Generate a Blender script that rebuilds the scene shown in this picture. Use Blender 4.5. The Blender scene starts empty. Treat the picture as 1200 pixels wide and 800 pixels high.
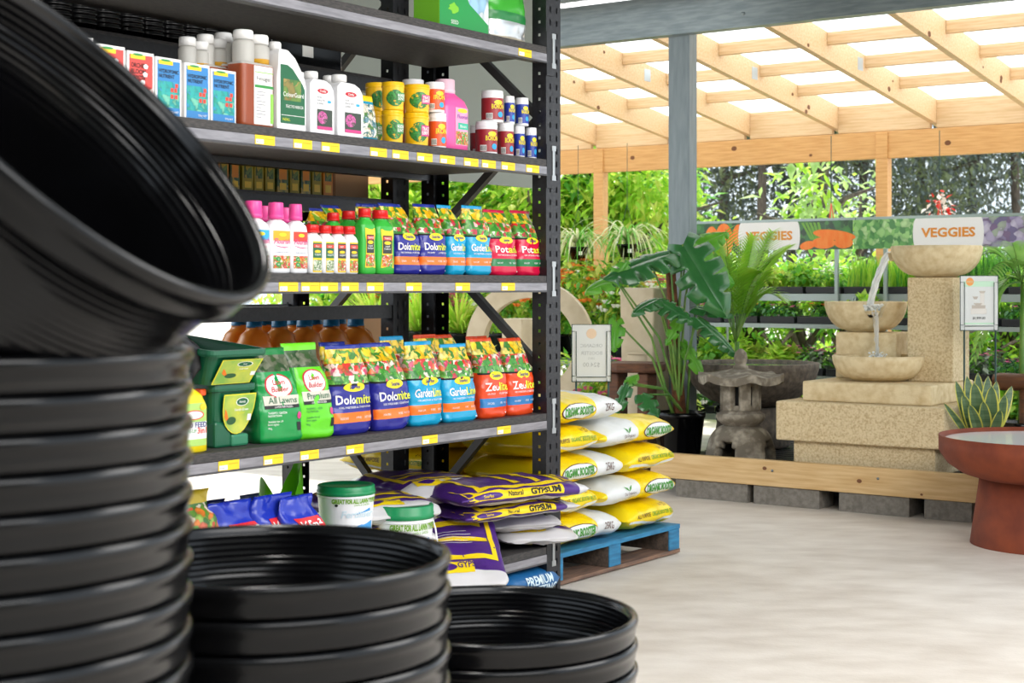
import bpy, bmesh, math, random
from mathutils import Vector, Matrix, Euler, noise

PI = math.pi
RNG = random.Random(11)
SC = bpy.context.scene
COL = SC.collection
FPX, CAMH, HOR = 1830.0, 1.2, 335.0      # focal length in pixels (1200 wide), eye height, horizon row

# ------------------------------------------------------------------ frames
AX, AY = 0.582, 0.8132                    # run of the shelving (away, to the right)
TH = math.atan2(AY, AX)                   # object rotation: local x along the rack, local y into the rack
TG = TH - PI / 2                          # object rotation: local x along the garden benches, local y away
P0 = Vector((0.132, 6.05, 0.0))           # left front corner of the near right upright
VA = Vector((AX, AY, 0)); VN = Vector((AY, -AX, 0))

def rk(s, t, z=0.0):
    p = P0 + VA * s - VN * t
    return Vector((p.x, p.y, z))

def hit(px, O, D):
    """parameter along O + u*D where the line crosses the photo column px"""
    k = (px - 600) / FPX
    return (k * O.y - O.x) / (D.x - k * D.y)

def s_at(px, t):
    return hit(px, rk(0, t), VA)

def z_at(py, d):
    return CAMH - (py - HOR) / FPX * d

def at(px, py, d):
    return Vector(((px - 600) / FPX * d, d, z_at(py, d)))

# ------------------------------------------------------------------ materials
def lin(c):
    if isinstance(c, str):
        c = c.lstrip('#'); c = tuple(int(c[i:i + 2], 16) / 255 for i in (0, 2, 4))
    return tuple((x / 12.92 if x <= 0.04045 else ((x + 0.055) / 1.055) ** 2.4) for x in c[:3]) + (1,)

_M = {}
def mat(name, c, rough=0.5, metal=0.0, c2=None, scale=20.0, bump=0.0, bscale=None, trans=0.0, spec=0.5,
        detail=4.0, stretch=None, coat=0.0, lo=0.35, hi=0.65, alpha=1.0):
    if name in _M: return _M[name]
    m = bpy.data.materials.new(name); m.use_nodes = True; _M[name] = m
    nt = m.node_tree; N = nt.nodes; L = nt.links
    b = N['Principled BSDF']; out = N['Material Output']
    b.inputs['Base Color'].default_value = lin(c)
    b.inputs['Roughness'].default_value = rough
    b.inputs['Metallic'].default_value = metal
    b.inputs['Specular IOR Level'].default_value = spec
    b.inputs['Coat Weight'].default_value = coat
    b.inputs['Alpha'].default_value = alpha
    if c2 or bump:
        tc = N.new('ShaderNodeTexCoord'); mp = N.new('ShaderNodeMapping')
        L.new(tc.outputs['Object'], mp.inputs['Vector'])
        if stretch: mp.inputs['Scale'].default_value = stretch
    if c2:
        nz = N.new('ShaderNodeTexNoise'); nz.inputs['Scale'].default_value = scale; nz.inputs['Detail'].default_value = detail
        L.new(mp.outputs['Vector'], nz.inputs['Vector'])
        r = N.new('ShaderNodeValToRGB'); r.color_ramp.elements[0].position = lo; r.color_ramp.elements[1].position = hi
        r.color_ramp.elements[0].color = lin(c); r.color_ramp.elements[1].color = lin(c2)
        L.new(nz.outputs['Fac'], r.inputs['Fac']); L.new(r.outputs['Color'], b.inputs['Base Color'])
    if bump:
        nb = N.new('ShaderNodeTexNoise'); nb.inputs['Scale'].default_value = bscale or scale; nb.inputs['Detail'].default_value = 5
        L.new(mp.outputs['Vector'], nb.inputs['Vector'])
        bp = N.new('ShaderNodeBump'); bp.inputs['Strength'].default_value = bump; bp.inputs['Distance'].default_value = 0.01
        L.new(nb.outputs['Fac'], bp.inputs['Height']); L.new(bp.outputs['Normal'], b.inputs['Normal'])
    if trans:
        t = N.new('ShaderNodeBsdfTranslucent'); t.inputs['Color'].default_value = lin(c)
        if c2: L.new(r.outputs['Color'], t.inputs['Color'])
        mx = N.new('ShaderNodeMixShader'); mx.inputs['Fac'].default_value = trans
        L.new(b.outputs['BSDF'], mx.inputs[1]); L.new(t.outputs['BSDF'], mx.inputs[2]); L.new(mx.outputs['Shader'], out.inputs['Surface'])
    return m

def cells(name, cols, scale=40.0, rough=0.3, trans=0.0, edgec='#2c4a22'):
    """printed picture: a mosaic of coloured blobs"""
    if name in _M: return _M[name]
    m = bpy.data.materials.new(name); m.use_nodes = True; _M[name] = m
    nt = m.node_tree; N = nt.nodes; L = nt.links; b = N['Principled BSDF']
    tc = N.new('ShaderNodeTexCoord'); nz = N.new('ShaderNodeTexNoise'); nz.inputs['Scale'].default_value = scale * .6
    mixv = N.new('ShaderNodeMix'); mixv.data_type = 'RGBA'; mixv.blend_type = 'LINEAR_LIGHT'; mixv.inputs['Factor'].default_value = 0.03
    L.new(tc.outputs['Object'], nz.inputs['Vector']); L.new(tc.outputs['Object'], mixv.inputs['A']); L.new(nz.outputs['Color'], mixv.inputs['B'])
    vo = N.new('ShaderNodeTexVoronoi'); vo.inputs['Scale'].default_value = scale
    L.new(mixv.outputs['Result'], vo.inputs['Vector'])
    sp = N.new('ShaderNodeSeparateColor'); L.new(vo.outputs['Color'], sp.inputs['Color'])
    r = N.new('ShaderNodeValToRGB'); r.color_ramp.interpolation = 'CONSTANT'
    e = r.color_ramp.elements
    while len(e) < len(cols): e.new(0.5)
    for i, c in enumerate(cols): e[i].position = i / len(cols); e[i].color = lin(c)
    L.new(sp.outputs['Red'], r.inputs['Fac'])
    edge = N.new('ShaderNodeMapRange'); edge.inputs['From Min'].default_value = .4; edge.inputs['From Max'].default_value = .85; edge.inputs['To Min'].default_value = 0; edge.inputs['To Max'].default_value = .5
    L.new(vo.outputs['Distance'], edge.inputs['Value'])
    mxc = N.new('ShaderNodeMix'); mxc.data_type = 'RGBA'; mxc.inputs['B'].default_value = lin(edgec)
    L.new(edge.outputs['Result'], mxc.inputs['Factor']); L.new(r.outputs['Color'], mxc.inputs['A'])
    L.new(mxc.outputs['Result'], b.inputs['Base Color'])
    b.inputs['Roughness'].default_value = rough
    return m

# ------------------------------------------------------------------ objects
def tag(o, label=None, cat=None, group=None, kind=None):
    if label: o['label'] = label
    if cat: o['category'] = cat
    if group: o['group'] = group
    if kind: o['kind'] = kind
    return o

def thing(name, label, cat, loc=(0, 0, 0), rz=0.0, group=None):
    o = bpy.data.objects.new(name, None); COL.objects.link(o)
    o.empty_display_size = 0.1
    o.location = loc; o.rotation_euler = (0, 0, rz)
    return tag(o, label, cat, group)

def copy_tree(o, parent=None):
    c = o.copy(); COL.objects.link(c)
    if parent: c.parent = parent
    for ch in list(o.children): copy_tree(ch, c)
    return c

class MB:
    """collects faces for ONE mesh object"""
    def __init__(s): s.v = []; s.f = []; s.m = []; s.sm = []
    def add(s, vs, fs, m=0, smooth=False):
        b = len(s.v); s.v.extend(tuple(p) for p in vs)
        for f in fs:
            s.f.append(tuple(b + i for i in f)); s.m.append(m); s.sm.append(smooth)
        return s
    def box(s, x0, y0, z0, x1, y1, z1, m=0, M=None):
        vs = [Vector((x, y, z)) for z in (z0, z1) for y in (y0, y1) for x in (x0, x1)]
        if M: vs = [M @ v for v in vs]
        return s.add(vs, [(0, 2, 3, 1), (4, 5, 7, 6), (0, 1, 5, 4), (2, 6, 7, 3), (0, 4, 6, 2), (1, 3, 7, 5)], m)
    def bar(s, a, b, w, h=None, m=0, up=(0, 0, 1)):
        """square bar from a to b, w across, h along 'up'"""
        a = Vector(a); b = Vector(b); h = h or w
        d = (b - a).normalized(); u = Vector(up)
        x = d.cross(u)
        if x.length < 1e-4: x = d.cross(Vector((1, 0, 0)))
        x.normalize(); y = x.cross(d)
        vs = []
        for p in (a, b):
            for (i, j) in ((-1, -1), (1, -1), (1, 1), (-1, 1)): vs.append(p + x * (i * w / 2) + y * (j * h / 2))
        return s.add(vs, [(3, 2, 1, 0), (4, 5, 6, 7), (0, 1, 5, 4), (1, 2, 6, 5), (2, 3, 7, 6), (3, 0, 4, 7)], m)
    def tube(s, pts, r, n=8, m=0, cap=True):
        pts = [Vector(p) for p in pts]; rs = r if isinstance(r, (list, tuple)) else [r] * len(pts)
        ref = Vector((0.31, 0.17, 0.93)); vs = []
        for i, p in enumerate(pts):
            d = (pts[min(i + 1, len(pts) - 1)] - pts[max(i - 1, 0)]).normalized()
            x = d.cross(ref)
            if x.length < 1e-3: x = d.cross(Vector((1, 0, 0)))
            x.normalize(); y = d.cross(x)
            for k in range(n):
                a = 2 * PI * k / n; vs.append(p + (x * math.cos(a) + y * math.sin(a)) * rs[i])
        fs = []
        for i in range(len(pts) - 1):
            for k in range(n):
                k2 = (k + 1) % n; fs.append((i * n + k, i * n + k2, (i + 1) * n + k2, (i + 1) * n + k))
        if cap: fs.append(tuple(range(n - 1, -1, -1))); fs.append(tuple((len(pts) - 1) * n + k for k in range(n)))
        return s.add(vs, fs, m, True)
    def lathe(s, prof, n=48, m=0, c=(0, 0, 0), smooth=True, mf=None, caps=True):
        vs = []
        for (r, z) in prof:
            for k in range(n):
                a = 2 * PI * k / n; vs.append((c[0] + r * math.cos(a), c[1] + r * math.sin(a), c[2] + z))
        b = len(s.v); s.v.extend(vs)
        for i in range(len(prof) - 1):
            for k in range(n):
                k2 = (k + 1) % n
                s.f.append((b + i * n + k, b + i * n + k2, b + (i + 1) * n + k2, b + (i + 1) * n + k))
                s.m.append(mf(i) if mf else m); s.sm.append(smooth)
        if len(prof) == 2 and prof[0][0] == 0: caps = False
        for i in (0, len(prof) - 1):
            if caps and prof[i][0] > 1e-5:
                ring = [b + i * n + k for k in range(n)]
                if i == 0: ring.reverse()
                if not (prof[0] == prof[-1]): s.f.append(tuple(ring)); s.m.append(mf(max(0, i - 1)) if mf else m); s.sm.append(False)
        return s
    def grid(s, fn, nu, nv, m=0, mf=None, closeu=False, smooth=True):
        """fn(i/nu, j/nv)"""
        b = len(s.v); W = nu if closeu else nu + 1
        for j in range(nv + 1):
            for i in range(W): s.v.append(tuple(fn(i / nu, j / nv)))
        for j in range(nv):
            for i in range(nu):
                i2 = (i + 1) % W
                s.f.append((b + j * W + i, b + j * W + i2, b + (j + 1) * W + i2, b + (j + 1) * W + i))
                s.m.append(mf((i + .5) / nu, (j + .5) / nv) if mf else m); s.sm.append(smooth)
        return s
    def prism(s, poly, z0, z1, m=0, M=None):
        n = len(poly)
        vs = [Vector((p[0], p[1], z0)) for p in poly] + [Vector((p[0], p[1], z1)) for p in poly]
        if M: vs = [M @ v for v in vs]
        fs = [tuple(range(n - 1, -1, -1)), tuple(range(n, 2 * n))] + [(i, (i + 1) % n, n + (i + 1) % n, n + i) for i in range(n)]
        return s.add(vs, fs, m)
    def build(s, name, mats, parent=None, loc=None, rz=None, bevel=0.0, bseg=2):
        me = bpy.data.meshes.new(name); me.from_pydata(s.v, [], s.f)
        mats = mats if isinstance(mats, (list, tuple)) else [mats]
        for m in mats: me.materials.append(m)
        me.polygons.foreach_set('material_index', s.m); me.polygons.foreach_set('use_smooth', s.sm)
        me.update()
        o = bpy.data.objects.new(name, me); COL.objects.link(o)
        if parent: o.parent = parent
        if loc is not None: o.location = loc
        if rz is not None: o.rotation_euler = (0, 0, rz)
        if bevel:
            bm = o.modifiers.new('bevel', 'BEVEL'); bm.width = bevel; bm.segments = bseg; bm.limit_method = 'ANGLE'
        return o

def struct(name, mb, m, **k):
    o = mb.build(name, m, **k); o['kind'] = 'structure'; return o

# ------------------------------------------------------------------ lettering
_T = {}
def glyphs(txt, bold=0.0, shear=0.0):
    """triangles of a line of text, 1 unit tall capitals, centred on x=0, baseline 0"""
    k = (txt, bold, shear)
    if k in _T: return _T[k]
    cu = bpy.data.curves.new('lettering', 'FONT'); cu.body = txt; cu.size = 1.0; cu.resolution_u = 2
    cu.offset = bold; cu.shear = shear
    o = bpy.data.objects.new('lettering', cu); COL.objects.link(o)
    dg = bpy.context.evaluated_depsgraph_get()
    me = bpy.data.meshes.new_from_object(o.evaluated_get(dg))
    vs = [(v.co.x, v.co.y) for v in me.vertices]; fs = [tuple(p.vertices) for p in me.polygons]
    bpy.data.objects.remove(o); bpy.data.curves.remove(cu); bpy.data.meshes.remove(me)
    x0 = min(v[0] for v in vs); x1 = max(v[0] for v in vs)
    vs = [((x - (x0 + x1) / 2) / 0.69, y / 0.69) for x, y in vs]
    for _ in range(4):                                   # split long triangles so lettering can follow a soft surface
        out = []; mid = {}; done = True
        def mp_(i, j):
            key = (min(i, j), max(i, j))
            if key not in mid: mid[key] = len(vs); vs.append(((vs[i][0] + vs[j][0]) / 2, (vs[i][1] + vs[j][1]) / 2))
            return mid[key]
        for f in fs:
            for t in ([f] if len(f) == 3 else [(f[0], f[q], f[q + 1]) for q in range(1, len(f) - 1)]):
                L = [(math.dist(vs[t[q]], vs[t[(q + 1) % 3]]), q) for q in range(3)]; l, q = max(L)
                if l > .30:
                    done = False; a, b_, c = t[q], t[(q + 1) % 3], t[(q + 2) % 3]; m = mp_(a, b_); out += [(a, m, c), (m, b_, c)]
                else: out.append(t)
        fs = out
        if done: break
    _T[k] = (vs, fs, (x1 - x0) / 0.69)
    return _T[k]

class Flat:
    """a flat face that takes decals: x to the right, z up, normal -y"""
    def __init__(s, y=0.0, flip=False): s.y = y
    def on(s, x, z, off): return Vector((x, s.y - off, z))

class Loft:
    """a soft solid swept up z: rows (z, half width, half depth, roundness)"""
    def __init__(s, rows, wob=0.0, wf=12.0, seed=0, lean=None, M=None, c=(0, 0, 0), smooth=True, wz=1.0):
        s.rows = rows; s.wob = wob; s.wf = wf; s.sd = Vector((seed * 3.7, seed * 1.9, seed * 5.3)); s.lean = lean; s.M = M; s.c = c
        s.z0 = rows[0][0]; s.z1 = rows[-1][0]; s.sm = smooth; s.wz = wz
    def row(s, z):
        R = s.rows
        if z <= R[0][0]: return R[0][1:]
        for a, b in zip(R, R[1:]):
            if z <= b[0]:
                k = (z - a[0]) / max(1e-9, b[0] - a[0])
                if s.sm: k = k * k * (3 - 2 * k) * .5 + k * .5
                return tuple(a[i] + (b[i] - a[i]) * k for i in (1, 2, 3))
        return R[-1][1:]
    def fin(s, x, y, z, nx, ny, off):
        p = Vector((x, y, z))
        w = 0.0
        if s.wob:
            q = Vector((p.x, p.y, p.z * s.wz)) * s.wf + s.sd
            w = s.wob * (noise.noise(q) + .6 * noise.noise(q * 2.3 + Vector((4, 4, 4))))
        p = p + Vector((nx, ny, 0)) * (w + off)
        if s.lean:
            l = s.lean(z); p.x += l[0]; p.y += l[1]
        p = Vector((p.x + s.c[0], p.y + s.c[1], p.z + s.c[2]))
        return s.M @ p if s.M else p
    def ang(s, a, z, off=0.0):
        hw, hd, p = s.row(z); c = math.cos(a); n = math.sin(a)
        x = hw * math.copysign(abs(c) ** (2 / p), c); y = hd * math.copysign(abs(n) ** (2 / p), n)
        gx = math.copysign((abs(x) / max(hw, 1e-6)) ** (p - 1) / max(hw, 1e-6), x); gy = math.copysign((abs(y) / max(hd, 1e-6)) ** (p - 1) / max(hd, 1e-6), y)
        l = math.hypot(gx, gy) or 1
        return s.fin(x, y, z, gx / l, gy / l, off)
    def on(s, x, z, off):
        hw, hd, p = s.row(z); f = min(.995, abs(x) / max(hw, 1e-6))
        y = -hd * (1 - f ** p) ** (1 / p)
        x = math.copysign(f * hw, x)
        gx = math.copysign(f ** (p - 1) / max(hw, 1e-6), x); gy = -((abs(y) / max(hd, 1e-6)) ** (p - 1)) / max(hd, 1e-6)
        l = math.hypot(gx, gy) or 1
        return s.fin(x, y, z, gx / l, gy / l, off)
    def mesh(s, mb, na=32, nz=None, m=0, mf=None, caps=True):
        zs = []
        if nz: zs = [s.z0 + (s.z1 - s.z0) * j / nz for j in range(nz + 1)]
        else:
            for a, b in zip(s.rows, s.rows[1:]):
                k = 3
                zs += [a[0] + (b[0] - a[0]) * i / k for i in range(k)]
            zs.append(s.rows[-1][0])
        b0 = len(mb.v)
        for z in zs:
            for k in range(na): mb.v.append(tuple(s.ang(2 * PI * (k + .5) / na, z)))
        for j in range(len(zs) - 1):
            for k in range(na):
                k2 = (k + 1) % na
                mb.f.append((b0 + j * na + k, b0 + j * na + k2, b0 + (j + 1) * na + k2, b0 + (j + 1) * na + k))
                zc = (zs[j] + zs[j + 1]) / 2; a = 2 * PI * (k + 1) / na
                mb.m.append(mf(a, (zc - s.z0) / (s.z1 - s.z0)) if mf else m); mb.sm.append(True)
        if caps:
            mb.f.append(tuple(b0 + k for k in range(na - 1, -1, -1))); mb.m.append(mf(0, 0) if mf else m); mb.sm.append(False)
            e = b0 + (len(zs) - 1) * na
            mb.f.append(tuple(e + k for k in range(na))); mb.m.append(mf(0, 1) if mf else m); mb.sm.append(False)
        return mb

def d_rect(mb, S, x0, x1, z0, z1, m, off=.001, nx=8, nz=6):
    mb.grid(lambda u, v: S.on(x0 + (x1 - x0) * u, z0 + (z1 - z0) * v, off), nx, nz, m)
def d_poly(mb, S, pts, m, off=.0015):
    """star-shaped patch about its centre"""
    cx = sum(p[0] for p in pts) / len(pts); cz = sum(p[1] for p in pts) / len(pts); n = len(pts); vs = []
    NR = 7
    for k in [q / NR for q in range(NR + 1)]:
        for p in pts: vs.append(S.on(cx + (p[0] - cx) * k, cz + (p[1] - cz) * k, off))
    fs = []
    for r in range(NR):
        for i in range(n): fs.append((r * n + i, (r + 1) * n + i, (r + 1) * n + (i + 1) % n, r * n + (i + 1) % n))
    mb.add(vs, fs, m, True)
def d_oval(mb, S, x, z, rx, rz, m, off=.0015, n=24, tilt=0.0):
    ct, st = math.cos(tilt), math.sin(tilt)
    d_poly(mb, S, [(x + rx * math.cos(2 * PI * k / n) * ct - rz * math.sin(2 * PI * k / n) * st,
                    z + rx * math.cos(2 * PI * k / n) * st + rz * math.sin(2 * PI * k / n) * ct) for k in range(n)], m, off)
def d_text(mb, S, txt, x, z, h, m, off=.002, maxw=None, bold=0.0, shear=0.0, tilt=0.0, align='c', mirror=False, wide=1.0):
    vs, fs, w = glyphs(txt, bold, shear)
    kx = h * wide
    if maxw and w * kx > maxw: kx = maxw / w
    if align == 'l': x = x + w * kx / 2
    if mirror: kx = -kx
    ct, st = math.cos(tilt), math.sin(tilt)
    mb.add([S.on(x + a * kx * ct - b * h * st, z + a * kx * st + b * h * ct, off) for a, b in vs], fs, m)

def place(o, p, rz=0.0):
    o.location = p; o.rotation_euler = (0, 0, rz); return o
# ------------------------------------------------------------------ materials used widely
M_black = mat('black_powder_coat', '#17171a', .42, c2='#222226', scale=60, bump=.05)
M_lip = mat('dusty_black_steel', '#38373a', .45, c2='#4a484a', scale=30, stretch=(1, 6, 6))
M_board = mat('worn_black_shelf_edge', '#2a2829', .6, c2='#46423f', scale=45, stretch=(1, 5, 5))
M_zinc = mat('zinc_clip', '#b9bcbc', .4, .8)
M_dark = mat('near_black_matte', '#0c0c0d', .8)  # plain near-black for print, deck plank and the lantern's painted-dark core
M_plastic = mat('black_pot_plastic', '#050506', .19, c2='#08080a', scale=14, spec=.36)
M_pine = mat('pine', '#dfc29a', .6, c2='#cfad80', scale=5, stretch=(1, 14, 14), bump=.05, bscale=20)
M_pine2 = mat('pine_fascia', '#d8a96e', .6, c2='#c8965a', scale=5, stretch=(1, 14, 14), bump=.05, bscale=20)
M_knot = mat('pine_knot', '#6f4527', .7)
M_galv = mat('galvanised_steel', '#7d898d', .42, .5, c2='#939ea1', scale=7, stretch=(1, 1, 8))
M_galv2 = mat('grey_painted_steel', '#717d82', .5, .3, c2='#7f8a8e', scale=5, stretch=(8, 8, 1))
M_steel = mat('bench_steel', '#9aa6a2', .4, .6)
M_white = mat('white_print', '#f2f2ee', .45)
M_paper = mat('white_paper', '#e8eae8', .6, trans=.25)
M_yel = mat('yellow_ticket', '#f5cc1e', .5)
M_grey = mat('grey_print', '#9a9c9e', .6)
M_ink = mat('black_ink', '#1b1b1c', .6)
M_orange = mat('orange_print', '#ee7a1e', .45)

# ------------------------------------------------------------------ floor and ground
def ground():
    m = bpy.data.materials.new('floated_concrete'); m.use_nodes = True
    N = m.node_tree.nodes; L = m.node_tree.links; b = N['Principled BSDF']
    tc = N.new('ShaderNodeTexCoord')
    def nz(sc, det, st=None):
        mp = N.new('ShaderNodeMapping'); n = N.new('ShaderNodeTexNoise')
        if st: mp.inputs['Scale'].default_value = st
        mp.inputs['Rotation'].default_value = (0, 0, .5)
        n.inputs['Scale'].default_value = sc; n.inputs['Detail'].default_value = det
        L.new(tc.outputs['Object'], mp.inputs['Vector']); L.new(mp.outputs['Vector'], n.inputs['Vector']); return n
    a = nz(.9, 6); c = nz(4, 8, (1, 1.8, 1)); f = nz(60, 3)
    mx = N.new('ShaderNodeMath'); mx.operation = 'MULTIPLY_ADD'; mx.inputs[1].default_value = .55
    L.new(c.outputs['Fac'], mx.inputs[0]); 
    m2 = N.new('ShaderNodeMath'); m2.operation = 'MULTIPLY'; m2.inputs[1].default_value = .45
    L.new(a.outputs['Fac'], m2.inputs[0]); L.new(m2.outputs[0], mx.inputs[2])
    r = N.new('ShaderNodeValToRGB'); e = r.color_ramp.elements
    e[0].position = .36; e[0].color = lin('#c2b7ab'); e[1].position = .62; e[1].color = lin('#ddd5cb')
    L.new(mx.outputs[0], r.inputs['Fac']); L.new(r.outputs['Color'], b.inputs['Base Color'])
    b.inputs['Roughness'].default_value = .55
    bp = N.new('ShaderNodeBump'); bp.inputs['Strength'].default_value = .12; bp.inputs['Distance'].default_value = .01
    L.new(f.outputs['Fac'], bp.inputs['Height']); L.new(bp.outputs['Normal'], b.inputs['Normal'])
    g = MB(); g.box(-30, -6, -.2, 30, 70, 0)
    struct('floor', g, m)
ground()

# ------------------------------------------------------------------ steel post, steel beam, pergola
POST = at(800, HOR, 9.93); POST.z = 0
BEAMZ = 2.78
def G(O, u, v, z): 
    p = O + VN * u + VA * v
    return Vector((p.x, p.y, z))

p = MB(); w = .075
p.box(-w, -.05, 0, w, -.046, 4.2); p.box(-w, .046, 0, w, .05, 4.2)
p.box(-w, -.046, 0, -w + .006, .046, 4.2); p.box(w - .006, -.046, 0, w, .046, 4.2)
p.box(w - .012, -.058, 0, w + .006, -.05, 4.2)
for z in (2.86, 2.97):
    p.lathe([(.009, 0), (.009, .006), (0, .008)], 8, 0, (0, 0, 0))
o = struct('trim_1', p, M_galv2, loc=POST, rz=TG, bevel=.004)
tag(o, 'grey galvanised steel post rising behind the broad-leaved pot plant', 'post')
b = MB()
b.box(-9, -.04, BEAMZ, 4.5, -.034, BEAMZ + .25); b.box(-9, -.034, BEAMZ, 4.5, .05, BEAMZ + .006); b.box(-9, -.034, BEAMZ + .244, 4.5, .05, BEAMZ + .25)
for u in (-1.9, -.9, .5, 1.4, 2.3):
    for z in (.08, .17):
        M = Matrix.Translation((u, -.04, BEAMZ + z)) @ Matrix.Rotation(PI / 2, 4, 'X')
        q = MB(); q.lathe([(.012, 0), (.012, .006), (.004, .01)], 8); b.add([M @ Vector(v) for v in q.v], q.f)
o = struct('trim_2', b, M_galv, loc=POST - VA * .1, rz=TG)
tag(o, 'galvanised steel beam with bolts along the edge of the shed roof', 'beam')
# corrugated shed roof in front of the beam
rf = MB()
def corr(u, v):
    x = -2.9 + 7.5 * u
    return (x, -.1 - 12.5 * v, BEAMZ + .30 + .012 * math.sin(x * 2 * PI / .09) + v * 1.2)
rf.grid(corr, 660, 2)
o = struct('ceiling', rf, mat('corrugated_roof', '#7d8689', .5, .4), loc=POST, rz=TG)
pl = MB()
for v in (.55, 3.5, 6.5): pl.box(-2.9, -v - .04, BEAMZ + .15 + v * .096, 4.6, -v + .04, BEAMZ + .28 + v * .096)
struct('trim_3', pl, M_galv, loc=POST, rz=TG)

# shed walls: behind the viewer, and a grey sheet header over the left opening
wb = MB(); wb.box(-9, -5.1, 0, 9, -5.0, 4.6); struct('wall_back', wb, mat('shed_wall_grey', '#5b605f', .8))
hx0, hx1 = -5.2, s_at(634, 1.5)
wl_ = MB(); wl_.box(hx0, 0, 1.74, hx1, .03, 3.4); struct('wall_left', wl_, mat('grey_sheet_header', '#8d948c', .6), loc=rk(0, 1.5), rz=TH)
# back beam
BB = at(704, HOR, 14.0); BB.z = 0
BZ0, BZ1 = 2.215, 2.43
bb = MB(); bb.box(-6, -.03, BZ0, 6.5, .03, BZ1)
bbo = bb.build('pine_fascia_beam', [M_pine2, M_knot], loc=BB, rz=TG, bevel=.004)
tag(bbo, 'long pine beam carrying the lower ends of the rafters', 'beam')
def knots(spots, ysurf, parent, x=0):
    for (x, z, r) in spots:
        k = MB()
        q = [Vector((x + r * 1.3 * math.cos(a * PI / 6), ysurf - .0006, z + r * math.sin(a * PI / 6))) for a in range(12)]
        k.add(q, [tuple(range(12))]); k.build('knot', M_knot, parent)
knots([(.35, 2.33, .018), (1.35, 2.36, .02), (2.05, 2.27, .012), (3.2, 2.31, .02), (3.9, 2.38, .014), (4.1, 2.26, .02)], -.03, bbo)
for i, (px, lab) in enumerate(((704, 'pine post under the back beam left of the steel post'), (1035.5, 'pine post under the back beam behind the vegetable sign'))):
    u = hit(px, BB, VN)
    q = MB(); q.box(-.05, -.045, 0, .05, .045, BZ0); q.box(-.05, -.045, BZ0, .05, -.0305, BZ1 - .01)
    o = q.build('pine_post', M_pine2, loc=G(BB, u, 0, 0), rz=TG, bevel=.004); tag(o, lab, 'post', 'pine posts under the back beam')
# rafters and noggins
PITCH = .125; RH = .19; RW = .05
ends = [hit(px, BB, VN) for px in (697, 787, 877, 980, 1095)]
ends = [ends[0] - 1.62, ends[0] - .81] + ends + [ends[-1] + .82, ends[-1] + 1.64]
names = ['first', 'second', 'third', 'fourth', 'fifth', 'sixth', 'seventh', 'eighth', 'ninth']
RLEN = 3.02
def rz_(v): return BZ1 - .02 + (-.03 + v * -1) * 0 - PITCH * (-v)     # underside height, v metres towards the camera
M_bracket = mat('galvanised_nail_plate', '#b8c4cc', .45, .3)
for i, u in enumerate(ends):
    q = MB(); vs = []
    for x in (-RW / 2, RW / 2):
        for (v, dz) in ((-.25, 0), (RLEN, 0), (RLEN, RH), (-.25, RH)): vs.append((x, -v, BZ1 + PITCH * max(v, -.25) + dz + .004 + .032))
    q.add(vs, [(3, 2, 1, 0), (4, 5, 6, 7), (0, 1, 5, 4), (1, 2, 6, 5), (2, 3, 7, 6), (3, 0, 4, 7)])
    o = thing('rafter', '%s pine rafter from the left under the translucent roof' % names[i], 'rafter', G(BB, u, 0, 0), TG, 'pine rafters')
    q.build('timber', M_pine, o, bevel=.003)
    if i in (2, 4, 5, 6):
        v = {2: 1.3, 4: 1.75, 5: 1.55, 6: 1.55}[i]
        q = MB(); q.box(RW / 2, -v, BZ1 + PITCH * v + .09, RW / 2 + .002, -v + .09, BZ1 + PITCH * v + .18); q.build('nail_plate', M_bracket, o)
        q = MB()
    for j in range(4):
        k = MB()
        v = .3 + RNG.random() * 3.2; z = BZ1 + PITCH * v + .04 + RNG.random() * .16; r = .008 + .012 * RNG.random()
        k.add([Vector((RW / 2 + .0008, -v + r * 1.4 * math.cos(a * PI / 5), z + r * math.sin(a * PI / 5))) for a in range(10)], [tuple(range(10))]); k.build('knot', M_knot, o)
rown = ['lowest', 'second', 'third', 'fourth', 'fifth', 'top']
for r in range(5):
    v = .12 + .64 * r if r else .0
    for i in range(len(ends) - 1):
        L_ = ends[i + 1] - ends[i] - RW - .002
        q = MB(); q.box(-L_ / 2, -.022, -.085 if r else -.221, L_ / 2, .022, 0)
        o = q.build('roof_batten', M_pine, loc=G(BB, (ends[i] + ends[i + 1]) / 2, -v, BZ1 + PITCH * v + RH + .034), rz=TG, bevel=.002)
        tag(o, '%s pine batten up the roof slope between the %s and %s rafters' % (rown[r], names[i], names[i + 1]), 'batten', 'pine roof battens')
# translucent sheet
sh = MB(); 
sh.box(-5.9, -RLEN - .34, -.0015, 7.2, .5, .0015)
mt = bpy.data.materials.new('translucent_white_sheet'); mt.use_nodes = True
N = mt.node_tree.nodes; t = N.new('ShaderNodeBsdfTranslucent'); t.inputs['Color'].default_value = (.93, .93, .93, 1)
tr = N.new('ShaderNodeBsdfTransparent'); mx = N.new('ShaderNodeMixShader'); mx.inputs['Fac'].default_value = .12
mt.node_tree.links.new(t.outputs[0], mx.inputs[1]); mt.node_tree.links.new(tr.outputs[0], mx.inputs[2]); mt.node_tree.links.new(mx.outputs[0], N['Material Output'].inputs[0])
o = struct('ceiling_1', sh, mt, loc=(BB.x, BB.y, BZ1 + RH + .045), rz=TG)
o.rotation_euler = Euler((-math.atan(PITCH), 0, TG), 'XYZ')

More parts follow.
